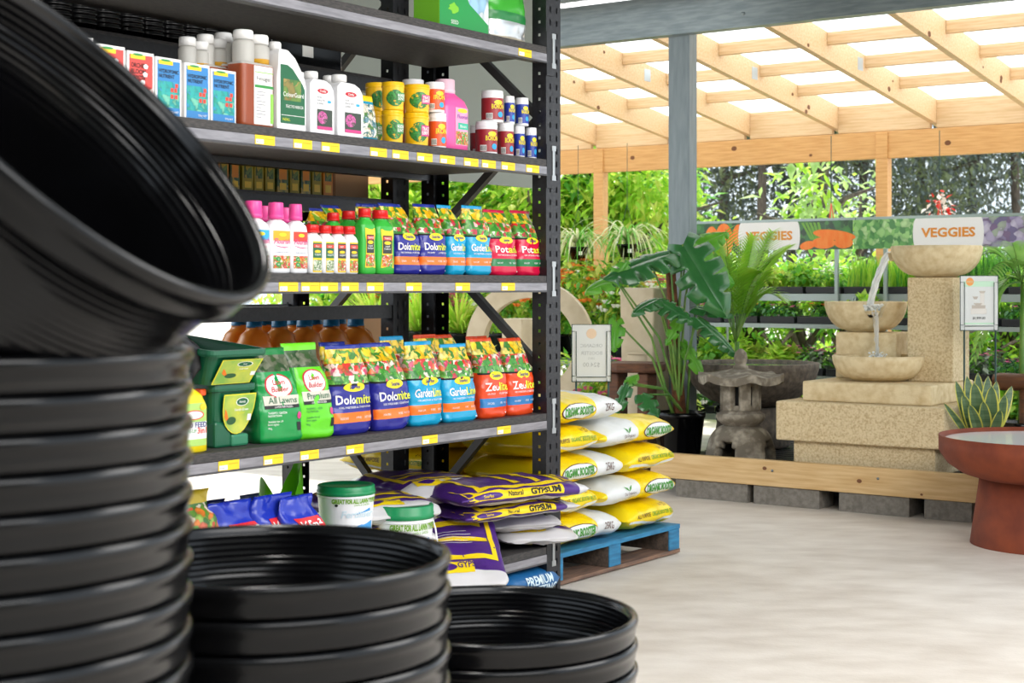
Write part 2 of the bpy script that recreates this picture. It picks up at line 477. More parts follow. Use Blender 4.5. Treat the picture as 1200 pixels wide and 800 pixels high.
# ------------------------------------------------------------------ camera and light
cd = bpy.data.cameras.new('camera'); cam = bpy.data.objects.new('camera', cd); COL.objects.link(cam)
cam.location = (0, 0, CAMH); cam.rotation_euler = (PI / 2, 0, 0)
cd.sensor_width = 36; cd.lens = FPX * 36 / 1200; cd.shift_y = -(400 - HOR) / 1200
cd.clip_start = .05; cd.clip_end = 300
cd.dof.use_dof = True; cd.dof.focus_distance = 6.2; cd.dof.aperture_fstop = 6.3
SC.camera = cam
wd = bpy.data.worlds.new('sky'); SC.world = wd; wd.use_nodes = True
bg = wd.node_tree.nodes['Background']; bg.inputs['Color'].default_value = (.80, .90, 1.0, 1); bg.inputs['Strength'].default_value = 1.7
sd = bpy.data.lights.new('sun', 'SUN'); sd.energy = 6.5; sd.angle = .02; sd.color = (1, .95, .86)
so = bpy.data.objects.new('sun', sd); COL.objects.link(so)
sdir = Vector((.28, -.75, -1.0))
so.rotation_euler = sdir.to_track_quat('-Z', 'Y').to_euler()
def area(name, loc, target, sx, sy, en, col=(1, .97, .93)):
    l = bpy.data.lights.new(name, 'AREA'); l.shape = 'RECTANGLE'; l.size = sx; l.size_y = sy; l.energy = en; l.color = col
    o = bpy.data.objects.new(name, l); COL.objects.link(o); o.location = loc
    o.rotation_euler = (Vector(target) - Vector(loc)).to_track_quat('-Z', 'Y').to_euler(); return o
area('fill_light_aisle', (2.2, 3.6, 3.2), (.8, 5.0, .6), 2.5, 4.0, 205)  # added area light without a fixture, brightens the shelf fronts
area('fill_light_behind_viewer', (1.5, -.6, 3.3), (-.3, 5.0, .9), 3.0, 1.2, 80)  # unseen fill added behind the viewer to lift the shelves
area('lip_highlight_strip', (-.5, 2.3, 3.2), (-.5, 2.3, 0), .15, 2.4, 45)  # added narrow strip that puts crisp highlights on the pot lips
area('fill_light_rear_rack', (-3.6, 6.6, 3.1), (-1.4, 5.9, .8), 1.5, 3.0, 110)  # added to shine through the brown bottles from behind
SC.view_settings.view_transform = 'Standard'; SC.view_settings.look = 'None'
SC.view_settings.exposure = 0.0; SC.view_settings.gamma = 1.0; SC.view_settings.use_curve_mapping = False
SC.cycles.max_bounces = 8; SC.cycles.diffuse_bounces = 4; SC.cycles.transparent_max_bounces = 12
SC.cycles.sample_clamp_indirect = 6.0; SC.cycles.use_denoising = True
SC.cycles.caustics_reflective = False; SC.cycles.caustics_refractive = False
# ------------------------------------------------------------------ foreground stacks of black pots
ORD = ['top', 'second', 'third', 'fourth', 'fifth', 'sixth', 'seventh', 'eighth', 'ninth', 'tenth', 'eleventh', 'twelfth', 'thirteenth',
       'fourteenth', 'fifteenth', 'sixteenth', 'seventeenth', 'eighteenth', 'nineteenth', 'twentieth']
PH, PR = .45, .27
def pot_mb(R=PR, Hh=PH, ribs=True, band=.046):
    o = []
    k = R / .27
    o += [(.0, 0), (.196 * k, 0), (.200 * k, .006)]
    o += [(.200 * k + (.252 - .200) * k * i / 8, .006 + (Hh - band - .006) * i / 8) for i in range(1, 9)]
    z = Hh - band
    o += [(.2630 * k, z + .0012), (.2655 * k, z + .003), (.2655 * k, z + .008), (.2668 * k, z + .018), (.2674 * k, z + band - .019), (.2702 * k, z + band - .0155), (.2715 * k, z + band - .0105), (.2708 * k, z + band - .005), (.2685 * k, z + band - .0014), (.2645 * k, z + band)]
    o += [(.2606 * k, z + band - .0014), (.2580 * k, z + band - .005), (.2570 * k, z + band - .011)]
    zi = z + band - .012
    n = 16
    for i in range(n):                                    # fine ribs inside
        zz = zi - i * .0095; r = (.2560 - .0011 * i) * k
        if ribs: o += [(r, zz), (r - .0016, zz - .003), (r - .0016, zz - .006)]
        else: o += [(r, zz)]
    o += [(.1985 * k, .010), (0, .008)]
    m = MB(); m.lathe(o, 96); return m
PROTO = {}
def stack(cx_px, d, rims, pitch, words, n_vis):
    X = (cx_px - 600) / FPX * d
    for i in range(rims):
        if pitch not in PROTO: PROTO[pitch] = ob = pot_mb(band=pitch - .0006).build('plant_pot', M_plastic)
        else: ob = PROTO[pitch].copy(); COL.objects.link(ob)
        ob.location = (X, d, (rims - 1 - i) * pitch); ob.rotation_euler = (0, 0, RNG.random() * 6)
        tag(ob, ('%s black plastic pot%s in the %s' % (ORD[i], '' if i == 0 else ' from the top', words)), 'pot', 'nested pots in the ' + words)
    return X, (rims - 1) * pitch + PH
X1, T1 = stack(-58, 1.78, 18, .040, 'tall left foreground stack', 11)
X2, T2 = stack(310, 2.27, 9, .0455, 'middle foreground stack', 4)
X3, T3 = stack(578, 2.93, 4, .0462, 'low right foreground stack', 2)
# the tilted pot lying on the tall stack
tp = PROTO[.0462].copy(); COL.objects.link(tp)
nrm = Vector((.700, -.20, .685)).normalized(); C = at(98, 136, 1.70)
tp.matrix_world = Matrix.Translation(C - nrm * PH) @ nrm.to_track_quat('Z', 'Y').to_matrix().to_4x4()
tag(tp, 'large black pot tilted on its side on top of the tall left stack', 'pot')
# ------------------------------------------------------------------ pallet racking
UW, UD, BAY, DEP = .10, .065, 2.75, .62
def upright(parent, x, y, zt, flip=False, flipx=False):
    """perforated post: face to local -y, x to x+UW"""
    q = MB(); s = -1 if flip else 1
    cols = [0, .022, .034, .066, .078, UW]
    def P(cx, cz, yy): return (x + cx, y + (yy if not flip else UD - yy), cz)
    n = int(zt / .05)
    for j in range(n):
        z0 = j * .05
        for (za, zb, open_) in ((z0, z0 + .014, 0), (z0 + .014, z0 + .036, 1), (z0 + .036, z0 + .05, 0)):
            for i in range(5):
                if open_ and i in (1, 3): continue
                q.add([P(cols[i], za, 0), P(cols[i + 1], za, 0), P(cols[i + 1], zb, 0), P(cols[i], zb, 0)], [(0, 1, 2, 3)])
    q.box(x + .02, y + .004, 0, x + UW - .02, y + .008, zt) if not flip else q.box(x + .02, y + UD - .008, 0, x + UW - .02, y + UD - .004, zt)
    ycol = [0, .026, .036, UD]                        # side webs with round-ish holes
    for xs in (x, x + UW):
        for j in range(n):
            z0 = j * .05
            for (za, zb, open_) in ((z0, z0 + .020, 0), (z0 + .020, z0 + .031, 1), (z0 + .031, z0 + .05, 0)):
                for i in range(3):
                    if open_ and i == 1: continue
                    q.add([(xs, y + ycol[i], za), (xs, y + ycol[i + 1], za), (xs, y + ycol[i + 1], zb), (xs, y + ycol[i], zb)], [(0, 1, 2, 3)])
    q.box(x - .01, y - .01, 0, x + UW + .01, y + UD + .01, .004)
    return q.build('upright', M_black, parent)

def brace(parent, x, z0, z1, up):
    q = MB(); ya, yb = UD, DEP
    q.bar((x, ya, z0 if up else z1), (x, yb, z1 if up else z0), .03, .03, 0, up=(1, 0, 0))
    return q.build('brace', mat('brace_steel', '#4b4b4c', .45, .3), parent)

def ticket_mb(x, z0, y):
    q = MB(); h = .0285; w = .085
    q.box(x, y - .0015, z0, x + w, y, z0 + h, 0)
    q.box(x + .003, y - .0025, z0 + .002, x + w * .42, y - .0015, z0 + h * .55, 1)
    for k in range(5): q.box(x + .006 + .005 * k, y - .0032, z0 + .006, x + .008 + .005 * k, y - .0025, z0 + h * .36, 2)
    q.box(x + w * .5, y - .0025, z0 + h * .62, x + w * .93, y - .0015, z0 + h * .68, 3)
    return q
M_tick3 = mat('ticket_small_print', '#c9a416', .6)
M_strip = mat('clear_ticket_rail', '#8f8d92', .2, c2='#77757a', scale=9, stretch=(1, 8, 8), spec=.7)

def shelf_level(parent, ztop, tickets, rail=True, boards=True):
    zb = ztop - .060
    q = MB(); q.box(UW - BAY - UW, .004, zb, 0, .012, ztop - .010); q.box(-BAY, .012, ztop - .016, 0, .05, ztop - .010); q.box(-BAY, .012, zb, 0, .05, zb + .006)
    q.box(-BAY, -.006, zb - .004, 0, .004, zb + .003)
    q.build('front_beam', M_lip, parent)
    q = MB(); q.box(-BAY, DEP - .05 + .0, zb if ztop < 2 else ztop - .026, 0, DEP, ztop - .0105); q.build('rear_beam', M_black, parent)
    q = MB(); q.box(-BAY, -.004, ztop - .028, -.001, .005, ztop); q.box(-BAY, .005, ztop - .010, -.001, DEP - .002, ztop); q.box(-BAY + .02, .06, zb + .02, -.02, DEP - .06, zb + .028)
    q.build('shelf_board', M_board, parent, bevel=.002)
    if rail:
        q = MB(); q.box(-BAY, -.006, zb + .003, -.004, -.002, ztop - .0285)
        r = q.build('ticket_rail', M_strip, parent)
        for px in tickets:
            x = s_at(px, 0)
            ticket_mb(x, zb + .003, -.006).build('price_ticket', [M_yel, M_white, M_grey, M_tick3], r)
    for x in (-BAY, 0):
        q = MB(); xa = x if x == 0 else x - UW
        q.box(xa - .002, -.005, zb - .05, xa + UW * .55, -.001, ztop + .06, 0)
        q.box(xa + .035, -.008, zb + .0, xa + .050, -.005, ztop + .05, 1); q.box(xa + .030, -.009, ztop + .035, xa + .056, -.005, ztop + .055, 1)
        q.box(xa + .030, -.009, zb - .02, xa + .056, -.005, zb + .0, 1)
        q.build('beam_connector', [M_black, M_zinc], parent)

rack = thing('shelving_rack', 'black steel shelving rack stocked with garden products facing the aisle', 'shelving', P0, TH, 'black shelving racks')
ZT = 3.0
upright(rack, 0, 0, ZT); upright(rack, 0, DEP - UD, ZT, True)
upright(rack, -BAY - UW, 0, ZT); upright(rack, -BAY - UW, DEP - UD, ZT, True)
Z5, Z4, Z3, Z2, Z1 = 2.126, 1.690, 1.240, .707, .190
shelf_level(rack, Z5, [606])
shelf_level(rack, Z4, [184, 297, 342, 375, 432, 458, 487, 514, 542, 563, 586, 615])
shelf_level(rack, Z3, [325, 351, 373, 398, 428, 474, 532, 586])
shelf_level(rack, Z2, [254, 307, 350, 404, 493, 581])
shelf_level(rack, Z1, [562])
for x in (UW * .5,):
    zz = [.30, .88, 1.38, 1.86, 2.36, 2.9]
    for i in range(5): brace(rack, x, zz[i], zz[i + 1], i % 2 == 1)
for i in range(5): brace(rack, -BAY - UW / 2, zz[i], zz[i + 1], i % 2 == 0)

BK = DEP + .05                                     # back-to-back rack, turned the other way
BKX = -.12
back = thing('shelving_rack', 'black steel shelving rack standing back to back behind the stocked one', 'shelving', rk(BKX, BK), TH, 'black shelving racks')
upright(back, 0, 0, ZT); upright(back, 0, DEP - UD, ZT, True); upright(back, -BAY - UW, 0, ZT); upright(back, -BAY - UW, DEP - UD, ZT, True)
for z, nm in ((2.04, 1), (1.55, 1), (1.135, 0), (.74, 1), (.16, 1)):
    q = MB(); q.box(-BAY, .004, z - .065, 0, .05, z - .012); q.build('front_beam', M_black, back)
    q = MB(); q.box(-BAY, DEP - .05, z - .065, 0, DEP - .004, z - .012); q.build('rear_beam', M_black, back)
    if nm:
        q = MB(); q.box(-BAY, .005, z - .012, -.001, DEP - .005, z); q.build('shelf_board', M_board, back)
for i in range(5): brace(back, UW * .5, zz[i], zz[i + 1], i % 2 == 0)
# ------------------------------------------------------------------ product makers
def spot(pl, pr, yt, Z, t):
    """shelf place of a product whose front spans photo columns pl..pr with its top at row yt"""
    a, b = s_at(pl, t), s_at(pr, t); s = (a + b) / 2; q = rk(s, t)
    return s, b - a, z_at(yt, q.y) - Z

C_produce = ['#f2c21c', '#d8322b', '#3f8f2f', '#e9e6d2', '#f5a81f', '#2c6b2b', '#c4285a', '#86b93c', '#f0d24a']
M_prod = cells('printed_vegetables', ['#d8322b', '#e8743a', '#3f8f2f', '#e7b9b4', '#c4285a', '#5f9c3a', '#e9e0cc', '#2f7a2c'], 52)
M_flor = cells('printed_yellow_flowers', ['#f2c21c', '#f5d03a', '#5f9c2f', '#f0b414', '#86b93c', '#3f7f2c', '#f6e27a'], 46)
M_bean = cells('printed_green_beans', ['#4f9a3c', '#6fb04a', '#2f7a2c', '#e6e2cf', '#8cc05a', '#c23a4a'], 60)
M_navy = mat('navy_bag', '#25278a', .24); M_aqua = mat('aqua_bag', '#149fcb', .24); M_red = mat('crimson_bag', '#d01240', .24)
M_zeo = mat('orange_bag', '#e2481c', .24); M_band = mat('orange_band', '#f1761f', .35); M_bandg = mat('green_band', '#1f7a45', .35); M_bandb = mat('blue_band', '#2576b4', .35)
M_ylogo = mat('yellow_logo', '#f3dc1d', .4); M_lime = mat('lime_print', '#dfe32a', .4); M_tnavy = mat('navy_print', '#2a2f7c', .5)
M_txt = mat('pale_print', '#ece9ea', .45)
M_sealn = mat('navy_seal', '#27348f', .3); M_seala = mat('aqua_seal', '#1792c4', .3); M_sealr = mat('red_seal', '#c61c44', .3); M_sealo = mat('orange_seal', '#c8421d', .3)

POUCH = {
    'dolomite': (M_navy, M_band, M_sealn, 'Dolo', 'mite', 'navy'),
    'garden lime': (M_aqua, M_band, M_seala, 'Garden', 'Lime', 'aqua'),
    'potash': (M_red, M_bandg, M_sealr, 'Pot', 'ash', 'crimson'),
    'zeolite': (M_zeo, M_bandb, M_sealo, 'Zeo', 'lite', 'orange'),
}
def pouch(kind, pl, pr, yt, Z, t, label, group, seed, dep=.085, turn=0.0, detail=True):
    base, band, seal, n1, n2, colr = POUCH[kind]
    s, w, h = spot(pl, pr, yt, Z, t)
    o = thing('fertiliser_pouch', label, 'bag', rk(s, t + dep / 2, Z), TH + turn, group)
    r = random.Random(seed); lx = r.uniform(-.045, .03); ly = r.uniform(-.012, .05)
    S = Loft([(0, .46 * w, .43 * dep, 3.2), (.05 * h, .5 * w, .5 * dep, 4), (.3 * h, .5 * w, .5 * dep, 3.6), (.55 * h, .485 * w, .46 * dep, 3.2), (.72 * h, .455 * w, .36 * dep, 3),
              (.90 * h, .43 * w, .10 * dep, 2.6), (.955 * h, .42 * w, .035 * dep, 2.5), (h, .415 * w, .028 * dep, 2.5)], wob=.0075, wf=20, seed=seed,
             lean=lambda z: (lx * max(0, z / h - .5) ** 1.3 * 2 + .006 * math.sin(z * 60 + seed) * max(0, z / h - .6), ly * max(0, z / h - .45) ** 1.5 * 2))
    def mf(a, v):
        if v > .955: return 2
        if v > .80: return 5
        if v > .655: return 3
        if v > .56: return 6
        if v > .535 and a > PI: return 4
        if .13 < v < .245 and PI * 1.06 < a: return 1
        return 0
    m = MB(); S.mesh(m, 44, 44, mf=mf); m.build('pouch', [base, band, seal, M_prod, M_dark, M_flor, M_bean], o)
    d = MB()
    d_oval(d, S, 0, .53 * h, .26 * w, .052 * h, 0, .0012)
    d_text(d, S, 'Searles', 0, .512 * h, .042 * h, 1, .0022, .4 * w, .02, .2)
    v1, f1, w1 = glyphs(n1, .02); v2, f2, w2 = glyphs(n2, .02); tot = w1 + w2; H_ = .098 * h; kw = .82 * w / tot
    x0 = -.41 * w
    d.add([S.on(x0 + (a + w1 / 2) * kw, .345 * h + b * H_, .0022) for a, b in v1], f1, 2)
    d.add([S.on(x0 + (w1 + a + w2 / 2) * kw, .345 * h + b * H_, .0022) for a, b in v2], f2, 3)
    d_text(d, S, '100% SWEETENER & CONDITIONER', .02 * w, .295 * h, .022 * h, 2, .002, .74 * w)
    for k, (xa, tx) in enumerate(((-.26, 'ORGANIC GARDENS'), (.1, 'PURE'), (.33, 'EASY USE'))):
        d_text(d, S, tx, xa * w, .176 * h, .024 * h, 2, .0022, .2 * w)
    d_rect(d, S, .36 * w, .40 * w, .05 * h, .065 * h, 2, .0015, 2, 2)
    d.build('printed_label', [M_ylogo, M_tnavy, M_txt, M_lime], o)
    return o

# ---- eye-level shelf: pairs of pouches
g = 'pouches on the eye-level shelf'
pouch('dolomite', 466, 496, 238, Z3, .03, 'navy pouch with orange band on the eye-level shelf, beside the green bottles', g, 1)
pouch('dolomite', 497, 527, 238, Z3, .03, 'navy pouch with orange band on the eye-level shelf, beside the aqua pouches', g, 2)
pouch('garden lime', 529, 549, 240, Z3, .035, 'aqua pouch on the eye-level shelf touching the navy pouches', g, 3)
pouch('garden lime', 552, 580, 241, Z3, .03, 'aqua pouch on the eye-level shelf touching the crimson pouches', g, 4)
pouch('potash', 580, 609, 245, Z3, .03, 'crimson pouch on the eye-level shelf touching the aqua pouches', g, 5)
pouch('potash', 611, 638, 246, Z3, .03, 'crimson pouch at the right end of the eye-level shelf', g, 6)
g = 'pouches in the second row of the eye-level shelf'
for i, (k, a, b, y, lab) in enumerate((('dolomite', 372, 397, 243, 'navy-topped pouch far behind the small red-capped bottles'), ('dolomite', 397, 421, 240, 'navy-topped pouch behind the leftmost green bottles'),
        ('dolomite', 421, 446, 238, 'navy-topped pouch behind the front green bottles'), ('dolomite', 446, 472, 238, 'navy-topped pouch behind the left navy pouch on the eye-level shelf'),
        ('garden lime', 498, 524, 241, 'aqua pouch half hidden behind the navy pouches on the eye-level shelf'), ('potash', 563, 590, 246, 'crimson pouch half hidden behind the aqua pouches on the eye-level shelf'))):
    pouch(k, a, b, y, Z3, .20, lab, g, 20 + i)
# ---- waist-level shelf
g = 'pouches on the waist-level shelf'
pouch('dolomite', 393, 439, 404, Z2, .03, 'navy pouch on the waist-level shelf touching the lime green bag', g, 7, turn=-.05)
pouch('dolomite', 441, 486, 402, Z2, .03, 'navy pouch on the waist-level shelf touching the aqua pouch', g, 8, turn=.06)
pouch('garden lime', 485, 522, 400, Z2, .035, 'aqua pouch on the waist-level shelf touching the navy pouch', g, 9)
pouch('garden lime', 525, 562, 403, Z2, .035, 'aqua pouch on the waist-level shelf touching the orange pouches', g, 10)
pouch('zeolite', 568, 598, 396, Z2, .03, 'orange pouch on the waist-level shelf touching the aqua pouch', g, 13)
pouch('zeolite', 600, 629, 396, Z2, .03, 'orange pouch at the right end of the waist-level shelf', g, 12)
g = 'pouches in the second row of the waist-level shelf'
for i, (k, a, b, y, lab) in enumerate((('dolomite', 392, 427, 401, 'navy-topped pouch behind the left navy pouch on the waist-level shelf'), ('garden lime', 455, 488, 394, 'aqua pouch behind the right navy pouch on the waist-level shelf'),
        ('zeolite', 490, 520, 392, 'orange-topped pouch behind the left aqua pouch on the waist-level shelf'), ('zeolite', 524, 554, 392, 'orange-topped pouch behind the right aqua pouch on the waist-level shelf'),
        ('zeolite', 560, 588, 394, 'orange-topped pouch behind the left orange pouch on the waist-level shelf'))):
    pouch(k, a, b, y, Z2, .19, lab, g, 40 + i)

# ------------------------------------------------------------------ bottles
def bottle(name, label, cat, group, pl, pr, yt, Z, t, rows, dp, bodym, capm, cap, deco=None, mats=(), turn=0.0, rib=True, seed=0):
    """rows in fractions (z/h, half width/w, half depth/dp, p); cap = (radius/w, z0, z1)"""
    s, w, h = spot(pl, pr, yt, Z, t); D = dp * w
    o = thing(name, label, cat, rk(s, t + D / 2, Z), TH + turn, group)
    S = Loft([(a * h, b * w, c * D, p) for a, b, c, p in rows])
    m = MB(); S.mesh(m, 32); m.build('bottle_body', bodym, o)
    if cap:
        r, z0, z1 = cap; r *= w; m = MB(); n = 40
        pr_ = [(r, z0 * h), (r, z0 * h + (z1 - z0) * h * .25), (r * .97, z0 * h + (z1 - z0) * h * .27), (r * (.93 if rib else .97), z1 * h - .003), (r * .86, z1 * h), (0, z1 * h)]
        b0 = len(m.v); m.lathe(pr_, n)
        if rib:
            for i in range(2, 4):
                for k in range(0, n, 2):
                    v = m.v[i * n + k]; m.v[i * n + k] = (v[0] * .93, v[1] * .93, v[2])
        m.build('cap', capm, o)
    if deco:
        d = MB(); deco(d, S, w, h); d.build('printed_label', list(mats), o)
    return o

M_hdpe = mat('white_bottle_plastic', '#eeeef0', .3, spec=.5)
M_pink = mat('pink_cap_plastic', '#ef4f9c', .35); M_rcap = mat('red_cap_plastic', '#d8211f', .35)
M_gbot = mat('green_bottle_plastic', '#35ad3a', .3)
M_sky = mat('sky_blue_print', '#2fa6dc', .4); M_amber = mat('amber_print', '#f6a81c', .4); M_tomato = mat('tomato_print', '#e5402c', .4)
M_mag = mat('magenta_print', '#cf3f83', .4); M_grn = mat('green_print', '#2f8f3c', .4); M_dgrn = mat('dark_green_print', '#14603a', .4)
M_fruit = cells('printed_fruit', ['#e0442c', '#3f9a34', '#f08a1e', '#ead9c8', '#c92f3c', '#76b53a'], 110)
M_bloom = cells('printed_roses', ['#f3e7ea', '#dba7b7', '#5e9e45', '#f7f2f0', '#3e8a3c', '#e9c7cf'], 110)
R_FL = [(0, .46, .45, 4), (.02, .5, .5, 5), (.60, .5, .5, 5), (.68, .47, .47, 4), (.735, .32, .36, 2.6), (.76, .21, .3, 2), (.80, .21, .3, 2)]
def fl_deco(top, pic):
    def f(d, S, w, h):
        d_rect(d, S, -.42 * w, .42 * w, .07 * h, .60 * h, 0)
        d_rect(d, S, -.42 * w, .42 * w, .46 * h, .60 * h, 1, .0015); d_rect(d, S, -.42 * w, .42 * w, .07 * h, .25 * h, 2, .0015)
        d_oval(d, S, .02 * w, .545 * h, .18 * w, .025 * h, 3, .002, 16)
        d_text(d, S, 'Flourish', 0, .415 * h, .075 * h, 4, .0025, .8 * w, .015, .25)
        d_poly(d, S, [(-.42 * w, .40 * h), (-.2 * w, .385 * h), (.1 * w, .365 * h), (.42 * w, .37 * h), (.1 * w, .355 * h), (-.2 * w, .37 * h)], 4, .002)
        d_text(d, S, 'SOLUBLE PLANT FOOD', 0, .285 * h, .022 * h, 5, .002, .7 * w)
        for k in (0, 1): d_oval(d, S, -.2 * w, (.125 + .075 * k) * h, .13 * w, .034 * h, 6, .002, 10)
        d_text(d, S, '2L', -.2 * w, .19 * h, .022 * h, 0, .003); d_text(d, S, '4X', -.2 * w, .115 * h, .022 * h, 0, .003)
    return f
g = 'pink-capped plant food bottles'
for i, (a, b, y, top, pic, lab) in enumerate(((266, 291, 233, M_sky, M_bloom, 'white pink-capped bottle with blue label nearest the tilted black pot'), (292, 318, 235, M_sky, M_bloom, 'white pink-capped bottle with blue label, second from the tilted pot'),
        (319, 342, 237, M_amber, M_fruit, 'white pink-capped bottle with an amber label'), (343, 362, 239, M_tomato, M_fruit, 'white pink-capped bottle with a red label next to small red-capped bottles'))):
    bottle('plant_food_bottle', lab, 'bottle', g, a, b, y, Z3, .03, R_FL, .62, M_hdpe, M_pink, (.29, .765, 1.0), fl_deco(top, pic), [M_white, top, pic, M_ylogo, M_mag, M_tnavy, M_grn])
g = 'pink-capped plant food bottles in the second row'
for a, b, y, lab in ((253, 276, 236, 'pink-capped bottle in the second row nearest the tilted pot'), (280, 303, 238, 'pink-capped bottle in the second row behind the two blue-labelled bottles'), (306, 328, 241, 'pink-capped bottle in the second row behind the amber-labelled bottle'), (331, 350, 243, 'pink-capped bottle in the second row behind the red-labelled bottle')):
    bottle('plant_food_bottle', lab, 'bottle', g, a, b, y, Z3, .17, R_FL, .62, M_hdpe, M_pink, (.29, .765, 1.0))
R_SM = [(0, .46, .46, 4), (.02, .5, .5, 5), (.68, .5, .5, 5), (.76, .44, .44, 3.5), (.81, .34, .34, 2.2), (.84, .30, .34, 2)]
def sm_deco(c1):
    def f(d, S, w, h):
        d_rect(d, S, -.32 * w, .38 * w, .03 * h, .66 * h, 0); d_rect(d, S, -.32 * w, .38 * w, .32 * h, .63 * h, 1, .0015)
        d_rect(d, S, -.28 * w, .34 * w, .53 * h, .60 * h, 2, .002); d_text(d, S, 'FAST', 0, .54 * h, .035 * h, 3, .0025, .5 * w)
        d_oval(d, S, .03 * w, .45 * h, .24 * w, .03 * h, 0, .002, 14); d_text(d, S, 'Liquid', .03 * w, .37 * h, .05 * h, 3, .0025, .5 * w)
        d_rect(d, S, -.3 * w, .36 * w, .06 * h, .28 * h, 4, .0018)
    return f
M_gold = mat('gold_label', '#f3c81a', .4); M_blabel = mat('charcoal_label', '#2e3430', .45)
M_pal = cells('printed_palms', ['#f2efe0', '#5e8c3a', '#d8e0c0', '#3c5a3a'], 150)
g = 'small red-capped white bottles'
for i, (a, b, y, c1, lab) in enumerate(((364, 379, 263, M_dgrn, 'small red-capped white bottle with green label touching the pink-capped bottles'), (379.5, 393, 264, M_dgrn, 'small red-capped white bottle with green label, second of four'),
        (393.5, 407, 264.5, M_blabel, 'small red-capped white bottle with charcoal label, third of four'), (407.5, 421, 265, M_blabel, 'small red-capped white bottle with charcoal label touching the green bottles'))):
    bottle('tonic_bottle', lab, 'bottle', g, a, b, y, Z3, .03, R_SM, .75, M_hdpe, M_rcap, (.40, .835, 1.0), sm_deco(c1), [M_gold, c1, M_tomato, M_white, M_pal if i < 2 else M_fruit])
R_GR = [(0, .46, .46, 4), (.02, .5, .5, 5), (.62, .5, .5, 5), (.74, .48, .48, 4), (.81, .36, .38, 3), (.845, .27, .34, 2), (.88, .27, .34, 2)]
def gr_deco(d, S, w, h):
    d_poly(d, S, [(-.32 * w, .70 * h), (.36 * w, .70 * h), (.36 * w, .6 * h), (.28 * w, .5 * h), (.3 * w, .3 * h), (.38 * w, .1 * h), (-.34 * w, .1 * h), (-.28 * w, .3 * h), (-.26 * w, .5 * h), (-.32 * w, .6 * h)], 0, .001)
    d_rect(d, S, -.24 * w, .26 * w, .32 * h, .60 * h, 1, .0018); d_rect(d, S, -.22 * w, .24 * w, .53 * h, .58 * h, 2, .0022)
    d_text(d, S, 'THRIVE', 0, .54 * h, .03 * h, 3, .0028, .4 * w); d_oval(d, S, .01 * w, .485 * h, .19 * w, .028 * h, 0, .0024, 14)
    d_text(d, S, 'Liquid', .01 * w, .42 * h, .03 * h, 3, .0025, .36 * w); d_text(d, S, 'Fertiliser', .01 * w, .38 * h, .03 * h, 3, .0025, .4 * w)
    d_rect(d, S, -.28 * w, .3 * w, .12 * h, .30 * h, 4, .0016)
g = 'green red-capped fertiliser bottles'
for a, b, y, t, lab in ((425, 442, 244, .03, 'green red-capped bottle in front, left of the pair'), (443, 464, 246, .03, 'green red-capped bottle in front, touching the navy pouch'),
        (406, 424, 247, .12, 'green red-capped bottle behind the small white bottles, next to the front pair'), (388, 405, 249, .12, 'green red-capped bottle behind the small white bottles, furthest from the front pair'),
        (431, 449, 247, .22, 'green red-capped bottle hidden behind the front green pair')):
    bottle('fertiliser_bottle', lab, 'bottle', g, a, b, y, Z3, t, R_GR, .65, M_gbot, M_rcap, (.30, .865, 1.0), gr_deco if t < .1 else None, [M_gold, M_blabel, M_tomato, M_white, M_fruit])

# ---- upper shelf: boxes
M_boxr = mat('red_box_print', '#d8443c', .4); M_boxb = mat('blue_box_print', '#2f7fbe', .4); M_card = mat('white_carton', '#eeeceb', .5)
M_orch = cells('printed_orchids', ['#c8322c', '#d9473a', '#b92a28', '#f0c9b8', '#d3502f', '#e8e2da'], 60); M_hyd = cells('printed_teal', ['#1f9e9c', '#2aa6a0', '#2f93b8', '#229a86', '#6fbfa6', '#2ea39c'], 50)
def carton(pl, pr, yt, t, label, red, pale=False, Z=Z4, dep=.07):
    s, w, h = spot(pl, pr, yt, Z, t); w -= .003
    o = thing('plant_food_box', label, 'box', rk(s, t + dep / 2, Z), TH, 'plant food boxes on the upper shelf')
    m = MB(); m.box(-w / 2, -dep / 2, 0, w / 2, dep / 2, h); m.build('carton', M_card, o, bevel=.0015)
    d = MB(); S = Flat(-dep / 2)
    d_rect(d, S, -.44 * w, .44 * w, .03 * h, .95 * h, 1, .0006, 1, 1)
    d_rect(d, S, -.40 * w, .16 * w, .88 * h, .95 * h, 2, .001, 1, 1)
    d_oval(d, S, -.12 * w, .95 * h, .2 * w, .02 * h, 5, .0014, 12)
    if red:
        for k, tx in enumerate(('ORCHID', 'BLOOM', 'BOOSTER')): d_text(d, S, tx, -.38 * w, (.74 - .10 * k) * h, .075 * h, 3, .0014, .55 * w, .02, align='l')
        d_rect(d, S, -.42 * w, .42 * w, .05 * h, .45 * h, 4, .001, 1, 1)
        for k in range(5):
            x, z = (.12 + .07 * math.sin(k * 2.2)) * w, (.25 + .13 * k) * h
            d_poly(d, S, [(x + .1 * w * math.cos(a * 1.2566 + k) * (1 if a % 1 == 0 else .5), z + .045 * h * math.sin(a * 1.2566 + k)) for a in range(5)], 0, .002 + .0002 * k)
    else:
        for k, tx in enumerate(('HYDROPONIC', 'NUTRIENT')): d_text(d, S, tx, -.38 * w, (.74 - .085 * k) * h, .062 * h, 3, .0014, .76 * w if k == 0 else .6 * w, .02, align='l')
        d_rect(d, S, -.42 * w, .42 * w, .16 * h, .60 * h, 4, .001, 1, 1)
        for (a, b) in ((.12, .46), (.26, .46), (.30, .54), (.12, .35), (.28, .35)):
            d_rect(d, S, (a - .055) * w, (a + .055) * w, (b - .035) * h, (b + .035) * h, 6, .0016, 1, 1)
    d_text(d, S, '500g NET', .2 * w, .07 * h, .035 * h, 0, .002, .35 * w)
    d.build('printed_label', [M_card, M_boxr if red else M_boxb, M_gold, M_ink, M_orch if red else M_hyd, M_grn, M_tomato], o)
